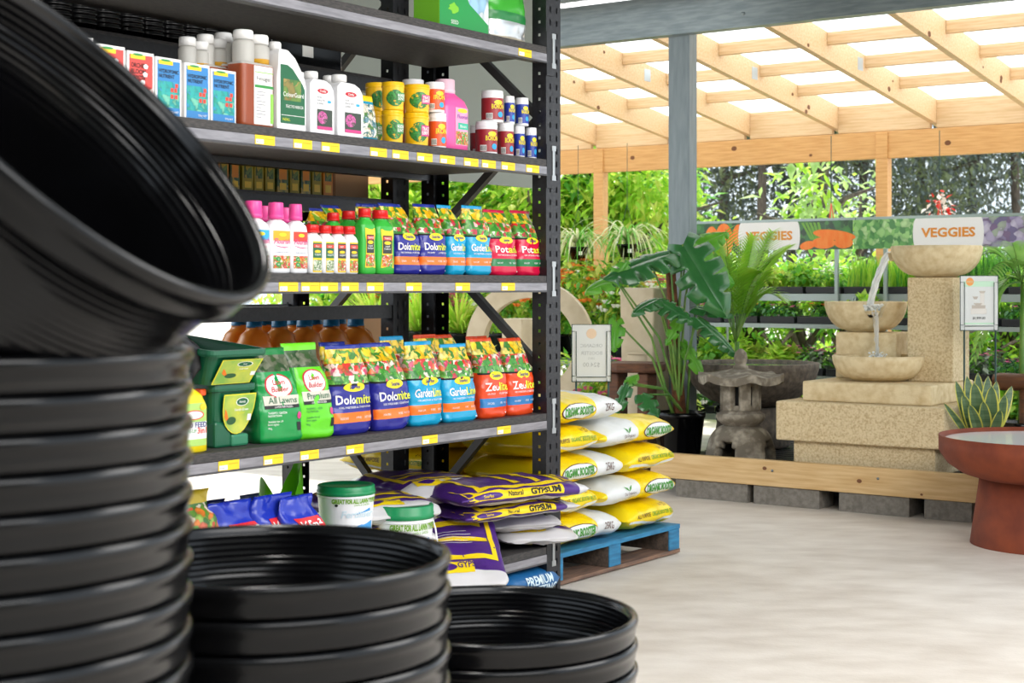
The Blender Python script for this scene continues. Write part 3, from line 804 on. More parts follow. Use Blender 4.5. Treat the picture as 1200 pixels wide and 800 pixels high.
carton(76, 110, 42, .03, 'red orchid food box nearest the tilted pot, almost hidden', True)
carton(113, 147, 53, .03, 'red orchid food box half hidden by the tilted pot rim', True)
carton(149, 181, 61, .03, 'red orchid food box beside the blue boxes', True)
carton(182, 213, 68, .03, 'blue hydroponic nutrient box beside the red boxes', False)
carton(216, 246, 75, .03, 'blue hydroponic nutrient box in the middle of three', False)
carton(247, 277, 82, .03, 'blue hydroponic nutrient box beside the orange liquid bottles', False)

# ---- twin-neck dosing bottles
def frosted(name, c, rough, a):
    m = mat(name, c, rough, trans=.35); return m
M_frost = frosted('frosted_clear_plastic', '#d8d6d0', .45, 1); M_liq = mat('brown_orange_liquid', '#9c4822', .3, trans=.15); M_liq2 = mat('amber_liquid', '#d9a326', .3, trans=.2)
M_capw = mat('white_ribbed_cap', '#e9e8e6', .4)
def dosing(pl, pr, yt, t, label, deco):
    s, w, h = spot(pl, pr, yt, Z4, t); dp = .075
    o = thing('dosing_bottle', label, 'bottle', rk(s, t + dp / 2, Z4), TH, 'twin-neck dosing bottles')
    S = Loft([(0, .47 * w, .47 * dp, 5), (.02 * h, .5 * w, .5 * dp, 6), (.48 * h, .5 * w, .5 * dp, 6), (.64 * h, .5 * w, .5 * dp, 6), (.665 * h, .48 * w, .46 * dp, 6)])
    m = MB(); S.mesh(m, 36, 30, mf=lambda a, v: 0 if v < .975 else 1); m.build('bottle_body', [M_liq, M_frost], o)
    for k, (cx, r, z1) in enumerate(((-.22 * w, .235 * w, .90), (.24 * w, .235 * w, .875))):
        m = MB(); zl = (.665 if k == 0 else .72) * h
        m.lathe([(r * .98, .655 * h), (r, zl), (r, .86 * h if k == 0 else .84 * h), (r * .8, z1 * h)], 28, 0, (cx, 0, 0), mf=lambda i: 1 if (i == 0 and k == 1) else 0)
        m.build('neck', [M_frost, M_liq2], o)
        m = MB(); m.lathe([(r * .92, z1 * h), (r * .92, (z1 + .085) * h), (r * .84, (z1 + .1) * h), (0, (z1 + .1) * h)], 28, 0, (cx, 0, 0)); m.build('cap', M_capw, o)
    if deco:
        d = MB()
        d_rect(d, S, -.16 * w, .49 * w, .03 * h, .635 * h, 0, .001); d_rect(d, S, -.14 * w, .47 * w, .41 * h, .44 * h, 1, .0016)
        d_rect(d, S, .33 * w, .47 * w, .05 * h, .36 * h, 2, .0016); d_rect(d, S, -.14 * w, .44 * w, .565 * h, .575 * h, 2, .0016)
        d_text(d, S, 'Fenugel', .12 * w, .485 * h, .045 * h, 3, .0018, .5 * w)
        for k in range(9): d_rect(d, S, -.10 * w, (.18 if k % 3 else .05) * w, (.10 + .033 * k) * h, (.11 + .033 * k) * h, 4, .0016, 4, 1)
        for k in range(2): d_rect(d, S, -.10 * w, .2 * w, (.60 - .012 * k) * h, (.605 - .012 * k) * h, 4, .0016, 4, 1)
        d.build('printed_label', [M_white, M_grn, mat('lime_stripe', '#8cc84b', .4), M_ink, M_grey], o)
dosing(284, 323, 36, .03, 'tall twin-neck bottle of orange liquid at the shelf front with white label', True)
for i, (a, b, y, lab) in enumerate(((262, 296, 39, 'twin-neck bottle just behind the labelled orange liquid bottle'), (241, 275, 41, 'twin-neck frosted bottle behind the blue box nearest the liquid bottles'),
                                  (220, 254, 44, 'twin-neck frosted bottle furthest left behind the blue boxes'))):
    dosing(a, b, y, .13, lab, False)

# ---- white jug with sloping shoulder
s, w, h = spot(325, 359, 50, Z4, .03); dp = .075
o = thing('weedkiller_jug', 'white plastic jug with sloping shoulder and green label', 'bottle', rk(s, .03 + dp / 2, Z4), TH)
out = [(-.5, .02), (-.47, 0), (.47, 0), (.5, .02), (.5, .52), (.46, .60), (.30, .72), (.12, .83), (-.10, .90), (-.16, .91), (-.42, .91), (-.44, .86), (-.46, .70), (-.5, .60)]
m = MB(); M = Matrix.Rotation(PI / 2, 4, 'X'); m.prism([(a * w, b * h) for a, b in out], -dp / 2, dp / 2, 0, M); m.build('jug_body', M_hdpe, o, bevel=.009, bseg=4)
m = MB(); m.lathe([(.15 * w, .905 * h), (.15 * w, .985 * h), (.13 * w, h), (0, h)], 24, 0, (-.29 * w, 0, 0)); m.build('cap', M_capw, o)
d = MB(); S = Flat(-dp / 2)
lab = [(-.40, .08), (.44, .08), (.44, .48), (.36, .54), (.02, .70), (-.16, .74), (-.40, .74)]
d_poly(d, S, [(a * w, b * h) for a, b in lab], 0, .0012); d_rect(d, S, -.3 * w, .3 * w, .34 * h, .58 * h, 1, .0016, 2, 2)
d_text(d, S, 'ColourGuard', .04 * w, .385 * h, .05 * h, 2, .002, .7 * w); d_text(d, S, 'SELECTIVE HERBICIDE', .08 * w, .26 * h, .032 * h, 2, .002, .6 * w)
d_rect(d, S, -.38 * w, .42 * w, .17 * h, .175 * h, 2, .002, 1, 1); d_text(d, S, 'REFILL', -.2 * w, .11 * h, .03 * h, 3, .002, .3 * w)
d.build('printed_label', [M_dgrn, cells('printed_lawn', ['#8a7a3c', '#6d8b3a', '#a08a4a', '#4d7a35'], 40), M_white, M_lime], o)

# ---- white handled bottles with magenta flowers
M_petal = cells('printed_magenta_flower', ['#d44fa0', '#c2388e', '#e277b8', '#b52f86', '#3c4a35', '#dd62ac'], 140)
def handled(pl, pr, yt, t, label, deco):
    s, w, h = spot(pl, pr, yt, Z4, t); dp = .06
    o = thing('systemic_spray_bottle', label, 'bottle', rk(s, t + dp / 2, Z4), TH, 'white handled bottles with magenta flower labels')
    out = [(-.5, .02), (-.46, 0), (.46, 0), (.5, .02), (.5, .60), (.47, .72), (.36, .81), (.16, .86), (-.02, .87), (-.36, .87), (-.42, .84), (-.5, .80)]
    m = MB(); m.prism([(a * w, b * h) for a, b in out], -dp / 2, dp / 2, 0, Matrix.Rotation(PI / 2, 4, 'X')); m.build('bottle_body', M_hdpe, o, bevel=.007, bseg=3)
    m = MB(); r = .2 * w; m.lathe([(r * .8, .86 * h), (r * .8, .89 * h), (r, .89 * h), (r, .985 * h), (r * .88, h), (0, h)], 24, 0, (-.2 * w, 0, 0)); m.build('cap', M_capw, o)
    if deco:
        d = MB(); S = Flat(-dp / 2)
        d_rect(d, S, -.24 * w, .40 * w, .08 * h, .40 * h, 0, .001, 1, 1); d_oval(d, S, -.02 * w, .27 * h, .2 * w, .1 * h, 1, .0015)
        d_rect(d, S, -.24 * w, .40 * w, .08 * h, .13 * h, 2, .002, 1, 1)
        d_oval(d, S, 0, .69 * h, .22 * w, .04 * h, 3, .001, 20); d_text(d, S, 'Confix', 0, .672 * h, .036 * h, 4, .002, .36 * w, .01)
        d_rect(d, S, .2 * w, .34 * w, .51 * h, .55 * h, 5, .001, 1, 1)
        for k, tx in enumerate(('ROSE', 'BLACK SPOT', '& INSECT')): d_text(d, S, tx, -.22 * w, (.575 - .05 * k) * h, .028 * h, 6, .001, .36 * w, align='l')
        d.build('printed_label', [mat('dark_leaf_print', '#39443a', .5), M_petal, M_mag, mat('red_logo', '#c0182c', .4), M_white, M_sky, M_ink], o)
handled(364, 392, 84, .03, 'white handled bottle with magenta flower label next to the sloping jug', True)
handled(396, 426, 88, .03, 'white handled bottle with magenta flower label next to the blue sachet', True)
handled(350, 376, 85, .12, 'plain white handled bottle behind the left magenta label bottle', False)
handled(386, 412, 89, .12, 'plain white handled bottle behind the right magenta label bottle', False)

# ---- sachet
s, w, h = spot(427, 447, 111, Z4, .03)
o = thing('sachet', 'blue and white picture sachet leaning beside the yellow tubs', 'bag', rk(s, .05, Z4), TH + .05)
S = Loft([(0, .45 * w, .014, 3), (.08 * h, .5 * w, .02, 3), (.6 * h, .5 * w, .016, 3), (.93 * h, .49 * w, .004, 3), (h, .49 * w, .003, 3)], wob=.002, wf=30, lean=lambda z: (0, .02 * z / h))
m = MB(); S.mesh(m, 24, 16, mf=lambda a, v: 1 if v > .87 else (2 if (.08 < v < .8 and PI * 1.08 < a < PI * 1.92) else 0))
m.build('pouch', [mat('teal_sachet', '#2b8fae', .25), M_gold, cells('printed_figures', ['#e9e6de', '#6a8f9c', '#3b6f7c', '#d8d2c2', '#b9a17a', '#54803f'], 75)], o)

# ---- round tubs and jars
M_tub = mat('yellow_tub_plastic', '#f5bf12', .35); M_fern = cells('printed_fern', ['#2f7f35', '#245f2b', '#3c9440', '#f0bb14', '#2a6f2f'], 90)
def tub(name, label, cat, group, pl, pr, yt, yb, t, bodym, lidm, mats, deco, Z=None, zb=None, taper=.93, lidh=.17, lidr=1.03, turn=.5):
    """round tub whose outline spans columns pl..pr, base at zb"""
    pc = (pl + pr) / 2; s = s_at(pc, t); q = rk(s, t); r = (pr - pl) / 2 * q.y / FPX / lidr
    h = z_at(yt, q.y) - zb
    o = thing(name, label, cat, (q.x, q.y, zb), TH - turn, group)
    S = Loft([(0, r * taper * .98, r * taper * .98, 2), (.01 * h, r * taper, r * taper, 2), ((1 - lidh) * h, r, r, 2), (h * (1 - lidh) + .002, r, r, 2)], smooth=False)
    m = MB(); S.mesh(m, 40); m.build('tub_body', bodym, o)
    z0 = (1 - lidh) * h
    m = MB(); m.lathe([(r * .98, z0 - .002), (r * lidr, z0), (r * lidr, z0 + (h - z0) * .4), (r * lidr * .975, z0 + (h - z0) * .45), (r * lidr * .975, h - .003), (r * lidr * .95, h), (r * .88, h), (r * .86, h - .004), (0, h - .004)], 40)
    m.build('lid', lidm, o)
    d = MB(); deco(d, S, r, h); d.build('printed_label', mats, o)
    return o, q, r, h
def y_deco(tx, c):
    def f(d, S, r, h):
        tt = .42                                   # the label faces the aisle a little to the right
        d_oval(d, S, -.1 * r, .42 * h, .72 * r, .30 * h, 0, .001, 20)
        d_rect(d, S, .02 * r, .86 * r, .30 * h, .62 * h, 1, .002)
        for k, l in enumerate(tx): d_text(d, S, l, .42 * r, (.47 - .12 * k) * h, .10 * h, 2, .003, .68 * r, .02)
        d_rect(d, S, -.6 * r, .6 * r, .05 * h, .1 * h, 3, .001)
    return f
def z4y(pc, y, t):
    q = rk(s_at(pc, t), t); return z_at(y, q.y)
g = 'yellow fertiliser tubs'
tubs = [((447, 473), (130, 165), .07, 'yellow tub with green label at the bottom of the left stack', ('MAGNESIUM', 'SULPHATE'), M_grn), ((473, 503), (133, 168), .07, 'yellow tub with magenta label at the bottom of the right stack', ('TRACE', 'ELEMENTS'), M_mag)]
for (a, b), (y0, y1), t, lab, tx, c in tubs:
    o1, q1, r1, h1 = tub('fertiliser_tub', lab, 'tub', g, a, b, y0, y1, t, M_tub, M_tub, [M_fern, c, M_white, M_gold], y_deco(tx, c), zb=Z4)
    tub('fertiliser_tub', lab.replace('at the bottom of', 'on top of'), 'tub', g, a - 0, b + 1, y0 - 33, y0, t, M_tub, M_tub, [M_fern, c, M_white, M_gold], y_deco(tx, c), zb=Z4 + h1 + .001)
o1, q1, r1, h1 = tub('fertiliser_tub', 'yellow tub at the bottom behind the left stack of yellow tubs', 'tub', g, 424, 450, 131, 166, .20, M_tub, M_tub, [M_fern, M_grn, M_white, M_gold], y_deco(('MAGNESIUM', 'SULPHATE'), M_grn), zb=Z4)
tub('fertiliser_tub', 'yellow tub on top behind the left stack of yellow tubs', 'tub', g, 428, 456, 98, 130, .20, M_tub, M_tub, [M_fern, M_grn, M_white, M_gold], y_deco(('MAGNESIUM', 'SULPHATE'), M_grn), zb=Z4 + h1 + .001)
M_jo = mat('orange_jar_label', '#e5561f', .35); M_jr = mat('maroon_jar_label', '#98222a', .35); M_jb = mat('royal_blue_jar_label', '#1f3a9e', .35)
def j_deco(tx, full=True):
    def f(d, S, r, h):
        S2 = S
        d.grid(lambda u, v: S2.ang(u * 2 * PI, (.08 + .68 * v) * h, .0008), 40, 3, 0, closeu=True)
        d_oval(d, S, .15 * r, .62 * h, .42 * r, .07 * h, 1, .002, 16)
        d_text(d, S, tx, .12 * r, .42 * h, .14 * h, 1, .003, 1.2 * r, .02)
        d_oval(d, S, .35 * r, .24 * h, .28 * r, .09 * h, 3, .002, 12)
        d_rect(d, S, -.85 * r, -.4 * r, .10 * h, .28 * h, 2, .002)
        for k in range(6): d_rect(d, S, (-.82 + .07 * k) * r, (-.79 + .07 * k) * r, .12 * h, .26 * h, 4, .0028, 1, 2)
    return f
def jars(items, group, m, tx, lidm=M_hdpe):
    for a, b, y0, t, lab, ytop, lab2 in items:
        o1, q1, r1, h1 = tub('fertiliser_jar', lab, 'jar', group, a, b, y0, 0, t, M_hdpe, lidm, [m, M_ylogo, M_white, M_sky, M_ink], j_deco(tx), zb=Z4, taper=1.0, lidh=.18, lidr=1.02)
        if ytop: tub('fertiliser_jar', lab2, 'jar', group, a - (3 if ytop != 97 else 3), b - 2 + (10 if m is M_jr and a == 557 else 0) * 0, ytop, 0, t, M_hdpe, lidm, [m, M_ylogo, M_white, M_sky, M_ink], j_deco(tx), zb=Z4 + h1 + .001, taper=1.0, lidh=.18, lidr=1.02)
jars([(501, 523, 133, .07, 'white-lidded orange jar at the bottom beside the pink bottle', 97, 'white-lidded orange jar stacked on the other orange jar')], 'white-lidded orange jars', M_jo, 'IRON')
jars([(557, 583, 143, .07, 'white-lidded maroon jar at the left bottom of the maroon jars', 0, ''), (583, 602, 145, .07, 'white-lidded maroon jar at the bottom touching the blue jars', 0, ''),
      (551, 566, 147, .2, 'white-lidded maroon jar at the back of the maroon jars', 0, '')], 'white-lidded maroon jars', M_jr, 'BORON')
zt = z4y(570, 144, .07) + .001
tub('fertiliser_jar', 'white-lidded maroon jar stacked on top of the maroon jars', 'jar', 'white-lidded maroon jars', 564, 590, 107, 0, .075, M_hdpe, M_hdpe, [M_jr, M_ylogo, M_white, M_sky, M_ink], j_deco('BORON'), zb=zt + .003, taper=1.0, lidh=.18, lidr=1.02)
jars([(602, 615, 148, .06, 'slim white-lidded blue jar at the bottom touching the maroon jars', 0, ''), (615.5, 629, 150, .06, 'slim white-lidded blue jar at the bottom right', 0, '')], 'slim white-lidded blue jars', M_jb, 'MAGNESIUM')
zt = z4y(610, 148, .06) + .002
for a, b, y, lab in ((591, 603.5, 113, 'slim white-lidded blue jar in the upper layer touching the maroon jar'), (604, 620, 115, 'slim white-lidded blue jar in the upper layer at the right')):
    tub('fertiliser_jar', lab, 'jar', 'slim white-lidded blue jars', a, b - .5, y, 0, .062, M_hdpe, M_hdpe, [M_jb, M_ylogo, M_white, M_sky, M_ink], j_deco('MAGNESIUM'), zb=zt, taper=1.0, lidh=.18, lidr=1.02)
tub('fertiliser_jar', 'white-lidded orange jar standing behind the yellow tubs on a stack', 'jar', 'white-lidded orange jars', 471, 497, 94, 0, .22, M_hdpe, M_hdpe, [M_jo, M_ylogo, M_white, M_sky, M_ink], j_deco('IRON'), zb=Z4, taper=1.0, lidh=.10, lidr=1.02)

# ---- pink bottle
R_PK = [(0, .46, .46, 4), (.02, .5, .5, 5), (.60, .5, .5, 5), (.70, .44, .46, 3.6), (.80, .22, .3, 2), (.83, .2, .28, 2)]
def pk_deco(d, S, w, h):
    d_rect(d, S, -.12 * w, .44 * w, .08 * h, .60 * h, 0); d_rect(d, S, -.1 * w, .42 * w, .09 * h, .27 * h, 1, .0016)
    d_oval(d, S, .16 * w, .56 * h, .2 * w, .03 * h, 2, .002, 14); d_text(d, S, 'Fluorish', .16 * w, .45 * h, .055 * h, 3, .002, .5 * w, .01, .2)
    d_rect(d, S, -.02 * w, .4 * w, .30 * h, .39 * h, 4, .002); d_text(d, S, 'Bloom', .18 * w, .325 * h, .04 * h, 5, .0026, .3 * w)
bottle('plant_food_bottle', 'bright pink bottle with pale cap between the orange and maroon jars', 'bottle', None, 522, 552, 92, Z4, .04, R_PK, .8, mat('pink_bottle_plastic', '#ee5fa4', .3), mat('clear_pink_cap', '#e9c3d2', .3), (.24, .80, 1.0), pk_deco,
       [mat('pale_pink_label', '#f3a0c4', .4), M_fruit, M_ylogo, mat('violet_print', '#7d4fa8', .4), mat('mint_print', '#35b99a', .4), M_white], rib=False)

# ---- top shelf
s, w, h = spot(515, 572, -75, Z5, .04); dp = .12
o = thing('lawn_seed_box', 'large green and blue carton on the top shelf with lime end panel', 'box', rk(s, .04 + dp / 2, Z5), TH)
m = MB(); m.box(-w / 2, -dp / 2, 0, w / 2, dp / 2, h); m.build('carton', mat('lime_carton', '#7cc62c', .4), o, bevel=.003)
d = MB(); S = Flat(-dp / 2); d_rect(d, S, -.5 * w, .5 * w, 0, h, 0, .0008, 1, 1)
d_poly(d, S, [(.5 * w, .12 * h), (.5 * w, h), (-.1 * w, h), (-.05 * w, .5 * h), (.1 * w, .3 * h)], 1, .0014)
d_poly(d, S, [(-.22 * w + .1 * w * math.cos(a * .5) * (1 + .3 * math.sin(a * 3)), .22 * h + .05 * h * math.sin(a * .5) * (1 + .3 * math.cos(a * 2))) for a in range(12)], 2, .0016)
d_text(d, S, 'SEED', -.2 * w, .06 * h, .04 * h, 3, .0016)
d.build('printed_label', [mat('leaf_green_carton', '#1f9447', .4), cells('printed_sky', ['#9fc8e6', '#cfe3f0', '#7fb0d8', '#dfeaf0'], 20), mat('lime_logo', '#7cc62c', .4), M_white], o)
s, w, h = spot(577, 622, -30, Z5, .04)
o = thing('grass_seed_bag', 'green and silver foil bag on the top shelf beside the carton', 'bag', rk(s, .09, Z5), TH, None)
S = Loft([(0, .42 * w, .035, 3), (.06 * h, .48 * w, .05, 3), (.4 * h, .5 * w, .055, 2.8), (.8 * h, .48 * w, .04, 2.6), (h, .47 * w, .006, 2.5)], wob=.009, wf=17, seed=3)
m = MB(); S.mesh(m, 40, 30, mf=lambda a, v: 2 if v < .06 else (1 if v < .29 else (3 if .29 < v < .45 else 0)))
m.build('pouch', [mat('bright_green_bag', '#3fa535', .25), mat('silver_foil', '#d5d8d8', .28, .7), mat('seed_window', '#c2b9a4', .6), mat('green_bag_band', '#1e7a3a', .3)], o)

# ------------------------------------------------------------------ waist shelf, left end
M_ybot = mat('yellow_spray_bottle', '#ecd216', .35); M_grip = mat('black_grip_rubber', '#1d1d20', .5)
s, w, h = spot(203, 246, 450, Z2, .03); dp = .085
o = thing('weed_feed_bottle', 'yellow hose-on weed and feed bottle behind the black pot stack', 'bottle', rk(s, .03 + dp / 2, Z2), TH)
S = Loft([(0, .47 * w, .46 * dp, 4), (.02 * h, .5 * w, .5 * dp, 5), (.66 * h, .5 * w, .5 * dp, 5), (.82 * h, .42 * w, .42 * dp, 4), (.95 * h, .2 * w, .3 * dp, 2.2), (h, .18 * w, .28 * dp, 2)])
m = MB(); S.mesh(m, 36); m.build('bottle_body', M_ybot, o)
d = MB(); d_rect(d, S, -.42 * w, .42 * w, .10 * h, .72 * h, 0, .001); d_oval(d, S, .05 * w, .55 * h, .28 * w, .07 * h, 2, .002); d_oval(d, S, .05 * w, .55 * h, .24 * w, .055 * h, 1, .0025)
d_rect(d, S, -.42 * w, .42 * w, .2 * h, .45 * h, 1, .0015); d_text(d, S, 'WEED FEED', 0, .37 * h, .075 * h, 3, .0025, .82 * w, .02); d_text(d, S, 'GREEN-UP', -.12 * w, .295 * h, .05 * h, 4, .0025, .5 * w, .01); d_text(d, S, '3in1', .27 * w, .28 * h, .085 * h, 2, .0025, .26 * w, .02)
d_oval(d, S, .30 * w, .66 * h, .08 * w, .05 * h, 5, .002, 12)
d.build('printed_label', [mat('pale_lime_label', '#a9cf6a', .4), M_white, M_tomato, M_tnavy, M_grn, M_gold], o)
m = MB(); m.lathe([(.21 * w, h - .02), (.21 * w, h + .03), (.16 * w, h + .035), (0, h + .035)], 24); m.build('cap', M_grip, o)
m = MB(); m.tube([(.02, .0, h + .02), (.05, 0, h + .05), (.045, 0, h + .10), (-.01, 0, h + .135), (-.07, 0, h + .11)], [.02, .022, .02, .018, .016], 12); m.build('hose_sprayer', M_grip, o)
m = MB(); m.box(.04, -.012, h + .055, .085, .012, h + .07); m.build('trigger', mat('orange_trigger', '#ee5a1c', .4), o, bevel=.003)

M_spread = mat('dark_green_plastic', '#0f5a3c', .35); M_spread2 = mat('mid_green_plastic', '#2f7f5b', .4)
M_labg = mat('label_lawn_print', '#7fae4c', .4, c2='#c3c84e', scale=14); M_labe = mat('label_yellow_edge', '#dcd832', .4)
def spreader(pl, pr, yt, yb, t, label, zb, dep, foot):
    s, w, h = spot(pl, pr, yt, zb, t)
    o = thing('hand_spreader', label, 'spreader', rk(s, t + dep / 2, zb), TH, 'green hand spreaders')
    k = h
    # hopper: open-topped tapered tub
    z0 = .0 if not foot else .36 * h
    def ring(f, z, r=.03):
        pts = []
        for (cx, cy, a0) in ((1, -1, -90), (1, 1, 0), (-1, 1, 90), (-1, -1, 180)):
            for a in range(0, 91, 18):
                x = cx * (w / 2 * f - r) + r * math.cos(math.radians(a0 + a)); y = cy * (dep / 2 * f - r) + r * math.sin(math.radians(a0 + a)); pts.append((x, y, z))
        return pts
    rings = [ring(.72, z0 + .002), ring(.74, z0), ring(.90, h - .022), ring(.985, h - .020), ring(1.0, h - .012), ring(.99, h), ring(.93, h), ring(.90, h - .01), ring(.78, z0 + .02)]
    m = MB(); n = len(rings[0]); vs = [p for r in rings for p in r]; fs = []
    for i in range(len(rings) - 1):
        for j in range(n): fs.append((i * n + j, i * n + (j + 1) % n, (i + 1) * n + (j + 1) % n, (i + 1) * n + j))
    fs.append(tuple(range((len(rings) - 1) * n, len(rings) * n)))
    m.add(vs, fs, 0, False); m.build('hopper', M_spread, o)
    if foot:
        m = MB(); m.box(-.36 * w, -.40 * dep, 0, .0 * w, .38 * dep, z0 + .01); m.build('spinner_housing', M_spread, o, bevel=.008)
        m = MB(); m.box(-.02 * w, -.42 * dep, 0, .36 * w, .0, .20 * h); m.build('front_base', M_spread2, o, bevel=.008)
        m = MB(); m.box(.03 * w, -.30 * dep, .2 * h, .30 * w, -.05 * dep, .30 * h); m.build('spinner', mat('red_spinner', '#b8321e', .4), o, bevel=.004)
        m = MB(); m.box(-.62 * w, -.08, .84 * h, -.49 * w, -.05, .95 * h); m.build('handle_clip', mat('orange_trigger', '#ee5a1c', .4), o, bevel=.005)
    # front label on the hopper face
    class Face:
        def on(s_, x, z, off):
            f = .72 + (.90 - .72) * max(0, (z - z0) / (h - .022 - z0)); return Vector((x, -dep / 2 * f - off - .0015, z))
    S = Face(); d = MB()
    zl0, zl1 = (z0 + .03 * h, h - .03) ; xl, xr = -.27 * w, .43 * w
    if foot: zl0 = .20 * h
    rr = (xr - xl) / 2
    pts = [(xr, zl1), (xl, zl1)] + [((xl + xr) / 2 - rr * math.cos(a * PI / 12), zl0 + .10 - .10 * math.sin(a * PI / 12)) for a in range(13)] if foot else [(xr, zl1), (xl, zl1), (xl - .05 * w, zl0), (xr - .09 * w, zl0)]
    d_poly(d, S, pts, 0, .012); cx = sum(p[0] for p in pts) / len(pts); cz = sum(p[1] for p in pts) / len(pts)
    d_poly(d, S, [(cx + (a - cx) * .94, cz + (b - cz) * .95) for a, b in pts], 1, .0125)
    xm = (xl + xr) / 2 + .06 * w
    d_oval(d, S, xm, zl1 - .20 * (zl1 - zl0), .12 * w, .09 * (zl1 - zl0), 3, .013); d_oval(d, S, xm, zl1 - .20 * (zl1 - zl0), .135 * w, .105 * (zl1 - zl0), 2, .0128)
    d_text(d, S, 'Scotts', xm, zl1 - .225 * (zl1 - zl0), .06 * (zl1 - zl0), 2, .0135, .2 * w, .01)
    d_text(d, S, 'Handy Green', xm, zl1 - .42 * (zl1 - zl0), .06 * (zl1 - zl0), 2, .0135, .3 * w, .01)
    d_text(d, S, 'Spreader', xm, zl1 - .50 * (zl1 - zl0), .05 * (zl1 - zl0), 0, .0135, .3 * w)
    d_rect(d, S, xr - .14 * w, xr - .06 * w, zl1 - .68 * (zl1 - zl0), zl1 - .52 * (zl1 - zl0), 2, .0135, 1, 1)
    d_poly(d, S, [(xl + .06 * w + a, zl1 - (.55 - b) * (zl1 - zl0)) for a, b in ((0, .0), (.05 * w, -.1), (.1 * w, -.08), (.04 * w, .12), (.0, .2))], 4, .0133)
    d_oval(d, S, xl + .22 * w, zl1 - .66 * (zl1 - zl0), .10 * w, .1 * (zl1 - zl0), 5, .0133)
    d.build('printed_label', [M_labe, M_labg, M_white, M_dgrn, M_orange, mat('spreader_picture', '#2e5a34', .5)], o)
    return h, o
hb, _ = spreader(250, 304, 450, 527, .05, 'dark green hand spreader underneath another spreader beside the yellow bottle', Z2, .22, True)
tops = spreader(246, 314, 402, 450, .0, 'dark green hand spreader stacked on top of another spreader', Z2 + hb + .016, .40, False)
tops[1].rotation_euler = Euler((.10, 0, TH), 'XYZ')

# ---- lawn food bags
def lawn_bag(pl, pr, yt, t, label, c, cside, cap, tx1, tx2, seed, turn=0.0):
    s, w, h = spot(pl, pr, yt, Z2, t); dep = .11
    o = thing('lawn_food_bag', label, 'bag', rk(s, t + dep / 2, Z2), TH + turn)
    S = Loft([(0, .47 * w, .42 * dep, 3.4), (.04 * h, .5 * w, .5 * dep, 4), (.35 * h, .5 * w, .5 * dep, 4), (.6 * h, .46 * w, .46 * dep, 3.6), (.75 * h, .42 * w, .36 * dep, 3), (.92 * h, .45 * w, .06 * dep, 2.6), (h, .45 * w, .02 * dep, 2.5)],
             wob=.006, wf=18, seed=seed, lean=lambda z: (-.10 * w * (z / h) ** 2, .035 * max(0, z / h - .3)))
    m = MB(); S.mesh(m, 44, 40, mf=lambda a, v: 2 if v > .93 else (3 if v > .74 else (1 if (PI * .6 < a < PI * 1.22) else 0)))
    m.build('pouch', [c, cside, cap, cells('printed_dark_lawn', ['#56604c', '#3f5a35', '#6b6f5c', '#2f4a2c', '#7a7d6a'], 45)], o)
    d = MB()
    d_oval(d, S, 0, .60 * h, .27 * w, .115 * h, 0, .0015); d_oval(d, S, 0, .60 * h, .30 * w, .13 * h, 1, .001)
    for k, l in enumerate(('Lawn', 'Builder')): d_text(d, S, l, 0, (.615 - .075 * k) * h, .055 * h, 1, .0024, .42 * w, .015, .15)
    d_rect(d, S, -.36 * w, .40 * w, .40 * h, .50 * h, 4, .0016); d_text(d, S, tx1, .02 * w, .42 * h, .065 * h, 3, .0024, .7 * w, .01)
    d_rect(d, S, -.36 * w, .40 * w, .365 * h, .40 * h, 2, .0016); d_text(d, S, tx2, .02 * w, .372 * h, .02 * h, 0, .0024, .7 * w)
    for k, z in enumerate((.31, .28, .22, .19, .15)): d_text(d, S, ('THERMO GREEN', 'NUTRITION', 'Suitable for all', 'lawn types', '4kg')[k], -.32 * w, z * h, .022 * h, 0 if c is not M_bagl else 3, .002, .5 * w, align='l')
    d_oval(d, S, .36 * w, .28 * h, .06 * w, .04 * h, 5, .002, 14); d_rect(d, S, .30 * w, .40 * w, .12 * h, .21 * h, 2, .002, 2, 2)
    d.build('printed_label', [M_white, mat('red_logo', '#c0182c', .4), M_ink, M_dgrn, mat('sand_panel', '#cdc9ba', .4), M_mag], o)
M_bagd = mat('green_lawn_bag', '#149246', .22); M_bagl = mat('lime_lawn_bag', '#62cf1e', .22); M_bags = mat('dark_green_gusset', '#0d6b35', .25)
lawn_bag(310, 358, 408, .03, 'green lawn food bag with red and white logo beside the hand spreaders', M_bagd, M_bags, mat('green_seal', '#157a3a', .3), 'All Lawns', 'LAWN FERTILISER', 5, turn=-.12)
lawn_bag(352, 396, 402, .03, 'lime green lawn food bag with red and white logo beside the navy pouch', M_bagl, mat('green_gusset', '#2f9a35', .25), mat('lime_seal', '#74dd2a', .3), 'Premium', 'LAWN FERTILISER', 6)

